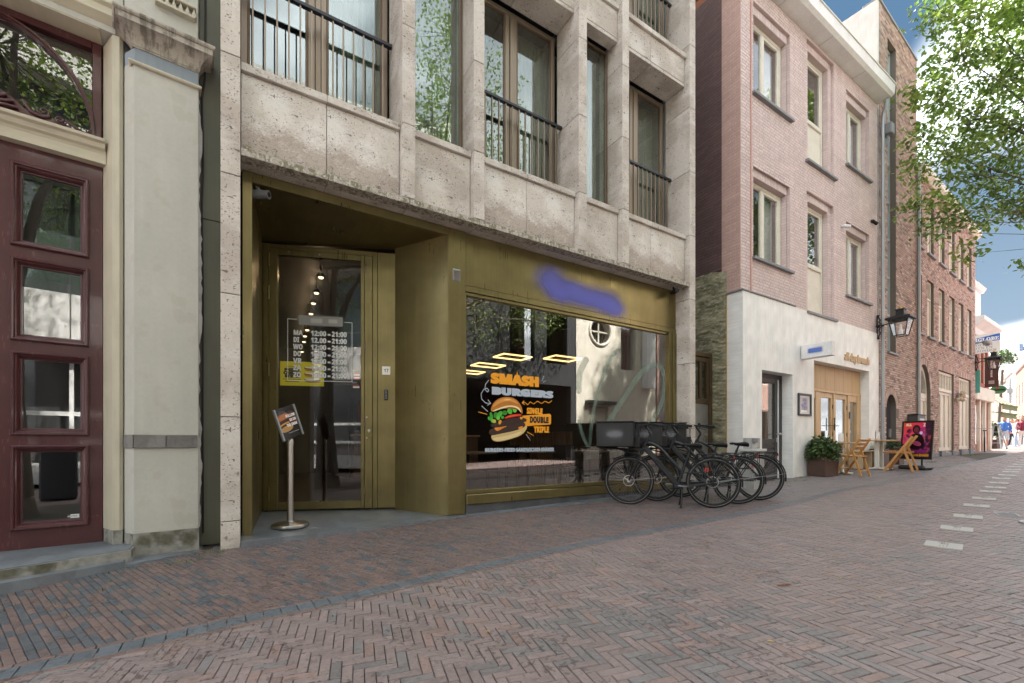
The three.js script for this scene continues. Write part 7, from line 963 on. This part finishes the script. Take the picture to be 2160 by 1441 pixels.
// ---------------------------------------------------------------- farther down the street
{
  const th = 5 * Math.PI / 180;
  const H1 = thing('white_gabled_house', 'narrow white house with deep cornice beyond the brick warehouse', 'house', [27.15, 0, -1.0], th);
  mesh(H1, 'wall', plate(rect(0, 1.7, 0.4, 7.9), [rect(0.4, 1.3, 4.3, 6.2), rect(0.3, 1.4, 0.7, 2.9)], -0.4, 0), M.plasterWhite); mesh(H1, 'cornice', run([[-0.4, 7.9], [0.05, 7.9], [0.3, 8.25], [0.3, 8.4], [-0.4, 8.4]], -0.05, 1.75), M.white); mesh(H1, 'window', ring(0.4, 1.3, 4.3, 6.2, 0.08, -0.2, -0.1), M.charcoal); mesh(H1, 'pane', [box(0.42, 1.28, 4.32, 6.18, -0.2, -0.19), box(0.32, 1.38, 0.72, 2.88, -0.2, -0.19)], M.glass); mesh(H1, 'door', box(0.3, 1.4, 0.7, 2.9, -0.3, -0.22), M.charcoal); mesh(H1, 'rear', box(0, 1.7, 0.4, 7.9, -4, -3.8), M.room);
  const H2 = thing('red_corner_house', 'red brick house with white cornice and dormer beyond the lantern', 'house', [28.9, 0, -1.05], 0.03);
  mesh(H2, 'wall', plate(rect(0, 3.6, 0.4, 6.1), [rect(0.4, 1.2, 3.9, 5.5), rect(1.6, 2.4, 3.9, 5.5), rect(2.6, 3.3, 3.9, 5.5), rect(0.3, 3.3, 0.9, 2.9)], -0.4, 0), std([0.36, 0.12, 0.08], 0.85, { map: grainT })); mesh(H2, 'cornice', run([[-0.4, 6.1], [0.06, 6.1], [0.12, 6.35], [0.45, 6.6], [0.45, 6.8], [-0.4, 6.8]], -0.1, 3.8), M.white);
  for (const x of [0.4, 1.6, 2.55]) { mesh(H2, 'window', ring(x, x + 0.8, 3.9, 5.5, 0.09, -0.2, -0.08), M.offWhite); mesh(H2, 'pane', box(x + 0.05, x + 0.75, 3.95, 5.45, -0.2, -0.19), M.glass); } for (const x of [0.05, 1.15, 2.25, 3.4]) mesh(H2, 'pilaster', box(x, x + 0.22, 0.4, 3.0, -0.02, 0.1, { c: 0.01 }), M.offWhite); mesh(H2, 'shop_fascia', box(-0.02, 3.65, 3.0, 3.6, -0.02, 0.22, { c: 0.02 }), M.offWhite); mesh(H2, 'shop_pane', box(0.3, 3.3, 0.9, 2.9, -0.2, -0.19), M.glass);
  mesh(H2, 'roof', moved(box(-0.1, 3.7, -0.05, 0.05, 0, 2.6), 0, 6.8, -0.1, Math.PI, 0.75).translate(3.6, 0, 0), M.lead); mesh(H2, 'dormer', [box(1.0, 2.5, 6.8, 8.4, -1.2, -0.1), run([[-1.3, 8.4], [0.0, 8.4], [0.1, 8.6], [-0.6, 8.95], [-1.3, 8.6]], 0.9, 2.6)], M.white); mesh(H2, 'rear', box(0, 3.6, 0.4, 6.8, -4, -3.8), M.room);
  const zAt = (x) => -0.7 - (x - 27) * 0.09;
  { // hanging shop boards
    const o = thing('bookshop_sign', 'white and blue hanging board reading NTERGLOBE', 'sign', [28.1, 4.96, -1.3]); mesh(o, 'board', box(-0.04, 0.04, 0, 0.82, 0.1, 1.32, { c: 0.004 }), M.white); mesh(o, 'arm', [rod([0, 0.8, -0.2], [0, 0.8, 0.1], 0.02), rod([0, 0.1, -0.2], [0, 0.1, 0.1], 0.02)], M.lead);
    const [q, m] = canvasPlane(512, 340, -0.61, 0.61, -0.41, 0.41, 0, (c) => { c.fillStyle = '#e9e9e4'; c.fillRect(0, 0, 512, 340); c.fillStyle = '#1f63c4'; c.beginPath(); c.moveTo(0, 90); c.lineTo(512, 20); c.lineTo(512, 140); c.lineTo(0, 150); c.fill(); fitText(c, 'NTERGLOBE', 10, 500, 66, 124, '#f4f4f0', 6, 'bold 100px serif'); fitText(c, 'REISBOEKEN', 20, 420, 176, 214, '#6b6f75', 0, '100px serif'); fitText(c, 'KAARTEN EN', 20, 420, 230, 268, '#6b6f75', 0, '100px serif'); fitText(c, 'ATTEGRONDEN', 20, 470, 284, 322, '#6b6f75', 0, '100px serif'); }, {}, true); q.rotateY(-Math.PI / 2); q.translate(-0.043, 0.41, 0.71); mesh(o, 'print', q, m);
    const b = thing('brown_banner', 'dark brown vertical banner below the bookshop board', 'banner', [30.6, 3.65, -1.05]); mesh(b, 'cloth', box(-0.02, 0.02, 0, 1.4, 0.12, 0.58), M.corten); mesh(b, 'arm', [rod([0, 1.4, -0.1], [0, 1.4, 0.58], 0.015), rod([0, 0, -0.1], [0, 0, 0.58], 0.015)], M.iron);
    const [q2, m2] = canvasPlane(256, 512, -0.225, 0.225, -0.69, 0.69, 0, (c) => { c.fillStyle = '#4a2c26'; c.fillRect(0, 0, 256, 512); c.save(); c.translate(110, 30); c.rotate(Math.PI / 2); c.font = 'bold 46px sans-serif'; c.fillStyle = '#e4dcd4'; c.fillText('TOQUE TOQUE', 0, 0); c.restore(); c.fillStyle = '#cfc4bb'; for (const y of [410, 425, 440, 455]) c.fillRect(70, y, 110, 7); }, {}, true); q2.rotateY(-Math.PI / 2); q2.translate(-0.023, 0.7, 0.35); mesh(b, 'print', q2, m2);
    const gsn = thing('green_banner', 'small turquoise banner close to the brick warehouse corner', 'banner', [27.4, 3.15, -0.95]); mesh(gsn, 'cloth', box(-0.015, 0.015, 0, 1.0, 0.1, 0.5), std([0.12, 0.42, 0.36], 0.7)); mesh(gsn, 'arm', rod([0, 1.01, -0.1], [0, 1.2, 0.55], 0.012), M.zinc);
    const ls = thing('oval_beer_sign', 'green oval hanging pub sign with a red star', 'sign', [32.6, 3.3, -1.55]); mesh(ls, 'disc', (() => { const q4 = N(new THREE.CylinderGeometry(0.28, 0.28, 0.12, 28)); q4.rotateZ(Math.PI / 2); q4.scale(1, 0.72, 1); q4.translate(0, 0.36, 0.7); return q4; })(), std([0.05, 0.22, 0.1], 0.4)); mesh(ls, 'rim', (() => { const q4 = N(new THREE.TorusGeometry(0.28, 0.03, 6, 28)); q4.rotateY(Math.PI / 2); q4.scale(1, 0.72, 1); q4.translate(0, 0.36, 0.7); return q4; })(), M.zinc); mesh(ls, 'star', (() => { const p = []; for (let i = 0; i < 10; i++) { const a = Math.PI / 2 + i * Math.PI / 5, r = i % 2 ? 0.035 : 0.08; p.push([Math.cos(a) * r, Math.sin(a) * r]); } const q4 = plate(p, [], 0, 0.01); q4.rotateY(-Math.PI / 2); q4.translate(-0.062, 0.44, 0.7); return q4; })(), M.red); mesh(ls, 'name_bar', box(-0.07, -0.061, 0.3, 0.37, 0.46, 0.94), M.black); mesh(ls, 'arm', rod([0, 0.4, 0.0], [0, 0.4, 0.42], 0.025), M.black);
    const cm = thing('dome_camera', 'grey dome camera on an arm at the brick warehouse end', 'camera', [27.05, 5.2, -0.75]); mesh(cm, 'box', box(-0.12, 0.12, -0.12, 0.2, -0.05, 0.18, { c: 0.01 }), M.lead); mesh(cm, 'arm', rod([0, 0.05, 0.18], [0, 0.1, 0.55], 0.03), M.zinc); mesh(cm, 'dome', [moved(lathe([[0.14, 0.02], [0.15, -0.08], [0.12, -0.14], [0.06, -0.2], [0, -0.21]], 14), 0, 0.1, 0.58), rod([0, 0.12, 0.58], [0, 0.14, 0.58], 0.14, 0.1, 14)], M.zinc);
  }
  { // terrace: awnings, hedge, ladder, bucket
    for (const [lab, y, z0, z1, dy, x] of [['upper green awning stretched out over the terrace', 3.75, -1.7, -0.85, 0.8, 35], ['lower green awning over the terrace hedge', 2.72, -1.8, -0.85, 0.2, 34.8]]) { const o = thing('awning', lab, 'awning', [x, y, 0], 0, 'green terrace awnings'); mesh(o, 'cloth', (() => { const b = new PB(); b.poly([[-1.6, 0, z0], [1.6, 0, z0], [1.6, -dy, z1], [-1.6, -dy, z1]], [0, -9, 0]); b.poly([[-1.6, -0.02, z0], [1.6, -0.02, z0], [1.6, -dy - 0.02, z1], [-1.6, -dy - 0.02, z1]], [0, 9, 0]); return b.geo(); })(), std([0.14, 0.16, 0.06], 0.8)); mesh(o, 'stripe', (() => { const gs = []; for (let i = 0; i < 4; i++) { const b = new PB(), a = -1.45 + i * 0.8; b.poly([[a, 0.012, z0], [a + 0.3, 0.012, z0], [a + 0.3, -dy + 0.012, z1], [a, -dy + 0.012, z1]], [0, -9, 0]); gs.push(b.geo()); } return gs; })(), M.offWhite); mesh(o, 'front_bar', [rod([-1.6, -dy, z1], [1.6, -dy, z1], 0.05), box(-1.6, 1.6, -dy - 0.25, -dy - 0.02, z1 - 0.005, z1 + 0.005)], std([0.13, 0.15, 0.06], 0.8)); }
    const h = thing('terrace_hedge', 'clipped green hedge in a wooden trough around the terrace', 'hedge', [36, g(36, -1.5), -1.75]); mesh(h, 'trough', box(-0.6, 0.6, 0, 0.5, -0.35, 0.35, { c: 0.01 }), M.corten); mesh(h, 'foliage', leafBall(2600, 0.7, 0.6, 0.45, 0.95, 0.12, [[0.06, 0.1, 0.025], [0.04, 0.075, 0.02], [0.09, 0.14, 0.035]], 27), M.shrub);
    const l = thing('step_ladder', 'grey painted A shaped board stand beside the hedge', 'stand', [35.0, g(35, -1.4), -1.36], 1.4); mesh(l, 'rail', [[-1, -1], [1, -1], [-1, 1], [1, 1]].map(([a, b]) => rod([a * 0.1, 1.25, b * 0.04], [a * 0.32, 0, b * 0.3], 0.035, 0.035, 6)), M.zinc); mesh(l, 'tread', [0.3, 0.6, 0.9].map((y) => box(-0.25, 0.25, y, y + 0.04, 0.1, 0.16)), M.zinc); mesh(l, 'cap', box(-0.16, 0.16, 1.24, 1.3, -0.08, 0.08), M.zinc);
    const b = thing('white_bucket', 'white bucket standing left of the terrace hedge', 'bucket', [34, g(34, -1.4), -1.55]); mesh(b, 'pail', lathe([[0.0, 0.0], [0.15, 0.0], [0.19, 0.36], [0.2, 0.37], [0.18, 0.37], [0.14, 0.03], [0, 0.03]], 18), M.white); mesh(b, 'handle', pipe([[-0.19, 0.34, 0], [0, 0.24, 0.14], [0.19, 0.34, 0]], 0.008, 5), M.zinc);
    const pb = thing('parked_bicycle', 'dark bicycle leaning by the white gabled house, mostly hidden', 'bicycle', [27.6, g(27.6, -0.3), -0.35], 0.2); for (const x of [0, 1.05]) { mesh(pb, 'tyre', moved(N(new THREE.TorusGeometry(0.33, 0.02, 6, 28)), x, 0.35, 0), M.rubber); mesh(pb, 'rim', moved(N(new THREE.TorusGeometry(0.305, 0.01, 5, 28)), x, 0.35, 0), M.spoke); } mesh(pb, 'frame', [rod([0, 0.35, 0], [0.42, 0.32, 0], 0.014), rod([0.42, 0.32, 0], [0.85, 0.8, 0], 0.016), rod([0, 0.35, 0], [0.3, 0.8, 0], 0.012), rod([0.42, 0.32, 0], [0.28, 0.9, 0], 0.014), rod([1.05, 0.35, 0], [0.83, 0.95, 0], 0.014)], M.black); mesh(pb, 'handlebar', rod([0.78, 1.05, -0.28], [0.78, 1.05, 0.28], 0.012), M.zinc); mesh(pb, 'saddle', box(0.16, 0.4, 0.92, 0.97, -0.06, 0.06, { c: 0.02 }), M.black);
    const lp = thing('street_lamp', 'thin grey street lamp post behind the pedestrians', 'lamp post', [44.7, g(44.7, -2.4), -2.47]); mesh(lp, 'post', rod([0, 0, 0], [0, 4.6, 0], 0.09, 0.05, 10), M.zinc); mesh(lp, 'arm', rod([0, 3.4, 0], [0.2, 3.4, 0.8], 0.025), M.zinc); mesh(lp, 'lamp_head', [lathe([[0, 0], [0.2, 0.02], [0.22, 0.2], [0.12, 0.32], [0, 0.34]], 12)].map((q) => moved(q, 0.2, 3.1, 0.85)), M.zinc); mesh(lp, 'box', box(-0.12, 0.12, 3.6, 3.95, -0.12, 0.12), M.zinc);
    const bt = thing('small_roof_tree', 'small green bush peeping out beyond the bookshop board', 'bush', [38.6, 5.6, -1.75]); mesh(bt, 'foliage', leafBall(1500, 0.7, 0.6, 0.6, 0.3, 0.14, [[0.10, 0.17, 0.04], [0.14, 0.22, 0.06]], 37), M.shrub); mesh(bt, 'hanging_pole', rod([0, -0.3, 0], [0, -4.5, -0.2], 0.06, 0.08, 8), M.bark);
  }
  { // far row of houses and tower
    const P = (px, d) => { const v = at(px, 900, d); return [v.x, v.z]; };
    const specs = [[2084, 60, 2122, 52, 7.6, [0.27, 0.18, 0.135], 'pale brown gabled house in the far row, leftmost'], [2122, 52, 2143, 45, 7.9, [0.42, 0.39, 0.34], 'white quoined house in the middle of the far row'], [2143, 45, 2168, 38, 7.4, [0.26, 0.14, 0.10], 'red brick house at the right end of the far row'], [2168, 38, 2230, 30, 7.8, [0.32, 0.25, 0.2], 'pale house just beyond the right edge of the far row']];
    specs.forEach(([pa, da, pb2, db, h, col, lab], i) => {
      const [xa, za] = P(pa, da), [xb, zb] = P(pb2, db), len = Math.hypot(xb - xa, zb - za), turn = Math.atan2(-(zb - za), xb - xa);
      const o = thing('far_row_house', lab, 'house', [xa, 0.6, za], turn, 'far row of houses'), n = Math.max(2, Math.round(len / 2.6)), holes = [];
      for (let k = 0; k < n; k++) for (const y of [0.9, 3.9]) { const x = (k + 0.5) * len / n; holes.push([x - 0.55, x + 0.55, y, y + 2.0]); }
      mesh(o, 'wall', plate(rect(0, len, -0.4, h), holes.map((q) => rect(...q)), -0.35, 0), std(col, 0.85, { map: grainT })); for (const q of holes) { const w = sub(o, 'window'); mesh(w, 'frame', [...ring(...q, 0.12, -0.2, -0.05), box((q[0] + q[1]) / 2 - 0.05, (q[0] + q[1]) / 2 + 0.05, q[2] + 0.12, q[3] - 0.12, -0.18, -0.07)], M.white); mesh(w, 'pane', box(q[0] + 0.1, q[1] - 0.1, q[2] + 0.1, q[3] - 0.1, -0.22, -0.21), M.glass); }
      mesh(o, 'cornice', run([[-0.3, h], [0.1, h], [0.35, h + 0.25], [0.35, h + 0.4], [-0.3, h + 0.4]], -0.1, len + 0.1), M.white); mesh(o, 'roof', run([[-0.1, h + 0.35], [-3.4, h + 3.0], [-6.5, h + 0.35]], 0, len), i === 0 ? M.tile : M.lead); mesh(o, 'dormer', [box(len * 0.35, len * 0.35 + 1.6, h + 0.5, h + 2.2, -2.2, -0.4), box(len * 0.35 - 0.1, len * 0.35 + 1.7, h + 2.2, h + 2.4, -2.3, -0.25)], M.white); mesh(o, 'chimney', [box(len * 0.8, len * 0.8 + 1.1, h + 1, h + 4, -3.6, -2.8), box(len * 0.8 - 0.08, len * 0.8 + 1.18, h + 4, h + 4.15, -3.68, -2.72)], M.concrete); mesh(o, 'rear', box(0, len, 0, h, -6.5, -6.3), M.concrete);
    });
    const [tx, tz] = P(2168, 210), t = thing('glass_tower', 'tall blue glass office tower far beyond the roofs', 'tower', [tx, 0, tz], TURN - Math.PI / 2 + 0.1); t.rotation.y = -(Math.PI / 2 - TURN) + 0.15;
    const bl = std([0.10, 0.17, 0.3], 0.12, { metalness: 0.2 }); mesh(t, 'curtain_wall', box(-5.2, 9, 0, 47.5, -9, 0), bl); for (let i = 0; i < 15; i++) mesh(t, 'floor_band', box(-5.25, 9.05, 2 + i * 3.1, 2.35 + i * 3.1, -9.05, 0.06), std([0.16, 0.24, 0.36], 0.3)); for (let i = 0; i < 6; i++) mesh(t, 'mullion', box(-5.2 + i * 2.8, -5.0 + i * 2.8, 0, 47.5, 0.061, 0.2), std([0.3, 0.38, 0.46], 0.4)); mesh(t, 'side_fin', box(-6.8, -5.3, 0, 52, -9, 0.3), std([0.6, 0.66, 0.7], 0.3)); mesh(t, 'crown', [run([[-9, 47.6], [0, 47.6], [-4, 54], [-9, 56]], -5.2, 9)], std([0.45, 0.5, 0.55], 0.3));
  }
}
// ---------------------------------------------------------------- people walking far down the street
function person(label, [x, z], turn, bones, extra) {
  const RES = 84, half = RES / 2, mc = new MarchingCubes(RES, M.white, false, false, 60000), sz = 1.0; mc.isolation = 0;
  const seg = bones.map(([a, b, r1, r2, c]) => { const d = [b[0] - a[0], b[1] - a[1], b[2] - a[2]]; return { a, d, l: d[0] * d[0] + d[1] * d[1] + d[2] * d[2] || 1e-9, r1, r2, c }; });
  const dist = (s, px, py, pz) => { const wx = px - s.a[0], wy = py - s.a[1], wz = pz - s.a[2], t = clamp((wx * s.d[0] + wy * s.d[1] + wz * s.d[2]) / s.l); return Math.hypot(wx - s.d[0] * t, wy - s.d[1] * t, wz - s.d[2] * t) - mix(s.r1, s.r2, t); };
  const SX = 0.55; // half width of the grid box across, half height 1
  for (let k = 0; k < RES; k++) for (let j = 0; j < RES; j++) for (let i = 0; i < RES; i++) { const px = (i - half) / half * SX, py = (j - half) / half + 0.92, pz = (k - half) / half * SX; let m = 1e9; for (const s of seg) { const d = dist(s, px, py, pz), h = clamp(0.5 + 0.5 * (m - d) / 0.035); m = mix(m, d, h) - 0.035 * h * (1 - h); } mc.field[k * RES * RES + j * RES + i] = -m; }
  mc.update(); const n = mc.count, p = new Float32Array(n * 3), col = new Float32Array(n * 3);
  for (let i = 0; i < n; i++) { const X = mc.positionArray[i * 3] * SX, Y = mc.positionArray[i * 3 + 1] + 0.92, Z = mc.positionArray[i * 3 + 2] * SX; p.set([X, Y, Z], i * 3); let best = 1e9, c = [1, 1, 1]; for (const s of seg) { const d = dist(s, X, Y, Z); if (d < best) { best = d; c = s.c; } } col.set(c, i * 3); }
  let q = new THREE.BufferGeometry(); q.setAttribute('position', new THREE.BufferAttribute(p, 3)); q = mergeVertices(q, 1e-4); q.computeVertexNormals();
  q = q.toNonIndexed(); const pp = q.attributes.position, cc = new Float32Array(pp.count * 3); for (let i = 0; i < pp.count; i += 3) { const X = (pp.getX(i) + pp.getX(i + 1) + pp.getX(i + 2)) / 3, Y = (pp.getY(i) + pp.getY(i + 1) + pp.getY(i + 2)) / 3, Z = (pp.getZ(i) + pp.getZ(i + 1) + pp.getZ(i + 2)) / 3; let best = 1e9, c = [1, 1, 1]; for (const s of seg) { const d = dist(s, X, Y, Z); if (d < best) { best = d; c = s.c; } } for (let v = 0; v < 3; v++) cc.set(c, (i + v) * 3); } q.setAttribute('color', new THREE.BufferAttribute(cc, 3));
  const o = thing('person', label, 'person', [x, g(x, z), z], turn, 'people walking down the street'); mesh(o, 'body', q, M.skinCloth ??= std(0xffffff, 0.8, { vertexColors: true }));
  if (extra) for (const [nm, ge, mt] of extra) mesh(o, nm, ge, mt);
  return o;
}
{
  const SK = [0.42, 0.22, 0.15], body = (o) => {
    const { top, legs, shoe, hair, skin = SK, sleeve = top, stride = 0.12, bare = false, shorts = false, long = false } = o, hip = 0.92, sh = 1.45, L = [];
    L.push([[0, 1.60, 0.01], [0, 1.68, 0.0], 0.092, 0.098, skin], [[0, 1.5, 0], [0, 1.58, 0], 0.055, 0.055, skin], [[0, 1.62, 0.09], [0, 1.61, 0.105], 0.018, 0.012, skin]);
    L.push([[0, 1.68, -0.03], [0, 1.74, -0.01], 0.1, 0.075, hair]); if (long) L.push([[0, 1.66, -0.06], [0, 1.42, -0.09], 0.085, 0.06, hair]);
    L.push([[-0.13, 1.4, 0], [0.13, 1.4, 0], 0.085, 0.085, top], [[0, 1.38, 0], [0, 1.05, 0.01], 0.145, 0.135, top], [[-0.07, 1.12, 0], [0.07, 1.12, 0], 0.12, 0.12, top], [[-0.08, 0.95, 0], [0.08, 0.95, 0], 0.115, 0.115, legs]);
    for (const s of [-1, 1]) { const f = s * stride; L.push([[s * 0.19, 1.4, 0], [s * 0.25, 1.14, -0.02], 0.058, 0.048, sleeve], [[s * 0.25, 1.14, -0.02], [s * 0.2, 0.93, 0.07], 0.045, 0.036, o.foreSkin ? skin : sleeve], [[s * 0.2, 0.92, 0.07], [s * 0.19, 0.85, 0.09], 0.036, 0.026, skin]);
      L.push([[s * 0.09, 0.9, 0], [s * 0.1, 0.52, f * 0.9 + 0.03], 0.098, shorts ? 0.085 : 0.065, legs]); if (shorts) L.push([[s * 0.1, 0.6, f * 0.8 + 0.02], [s * 0.1, 0.5, f * 0.9 + 0.03], 0.06, 0.056, skin]); L.push([[s * 0.1, 0.5, f * 0.9 + 0.03], [s * 0.1, 0.1, f * 1.3 - (s < 0 ? 0.06 : 0)], shorts ? 0.056 : 0.062, shorts ? 0.036 : 0.052, shorts ? skin : legs], [[s * 0.1, 0.05, f * 1.3 - 0.05], [s * 0.11, 0.04, f * 1.3 + 0.12], 0.046, 0.036, shoe]); }
    return L; };
  const toCam = (x, z) => Math.atan2(0 - x, 5 - z);
  const put = (label, px, depth, o, dt = 0) => { const v = at(px, 900, depth); person(label, [v.x, v.z], toCam(v.x, v.z) + dt, body(o)); };
  put('man in a bright blue shirt and pale shorts walking towards us', 2119, 25.4, { top: [0.05, 0.17, 0.55], legs: [0.45, 0.46, 0.5], shoe: [0.6, 0.6, 0.6], hair: [0.25, 0.13, 0.09], shorts: true, stride: 0.14 });
  put('woman in a pink jacket, maroon top and white trousers at the right edge', 2157, 24.6, { top: [0.22, 0.02, 0.05], sleeve: [0.6, 0.38, 0.4], legs: [0.72, 0.7, 0.68], shoe: [0.6, 0.58, 0.55], hair: [0.06, 0.03, 0.02], long: true, stride: 0.1 });
  put('man in a beige jacket and black trousers behind the blue shirt', 2135, 28.5, { top: [0.5, 0.42, 0.32], legs: [0.02, 0.02, 0.03], shoe: [0.5, 0.48, 0.45], hair: [0.03, 0.02, 0.015], stride: 0.05 }, 0.9);
  put('woman in a beige top and light jeans with long hair', 2144, 28.0, { top: [0.52, 0.45, 0.38], legs: [0.3, 0.38, 0.5], shoe: [0.65, 0.6, 0.58], hair: [0.12, 0.06, 0.03], long: true, stride: 0.06 }, -1.2);
  put('person in dark clothes half hidden behind the walking group', 2150, 33, { top: [0.05, 0.05, 0.06], legs: [0.08, 0.09, 0.13], shoe: [0.2, 0.2, 0.2], hair: [0.04, 0.03, 0.02], stride: 0.08 }, 0.3);
}

renderer.render(scene, camera);
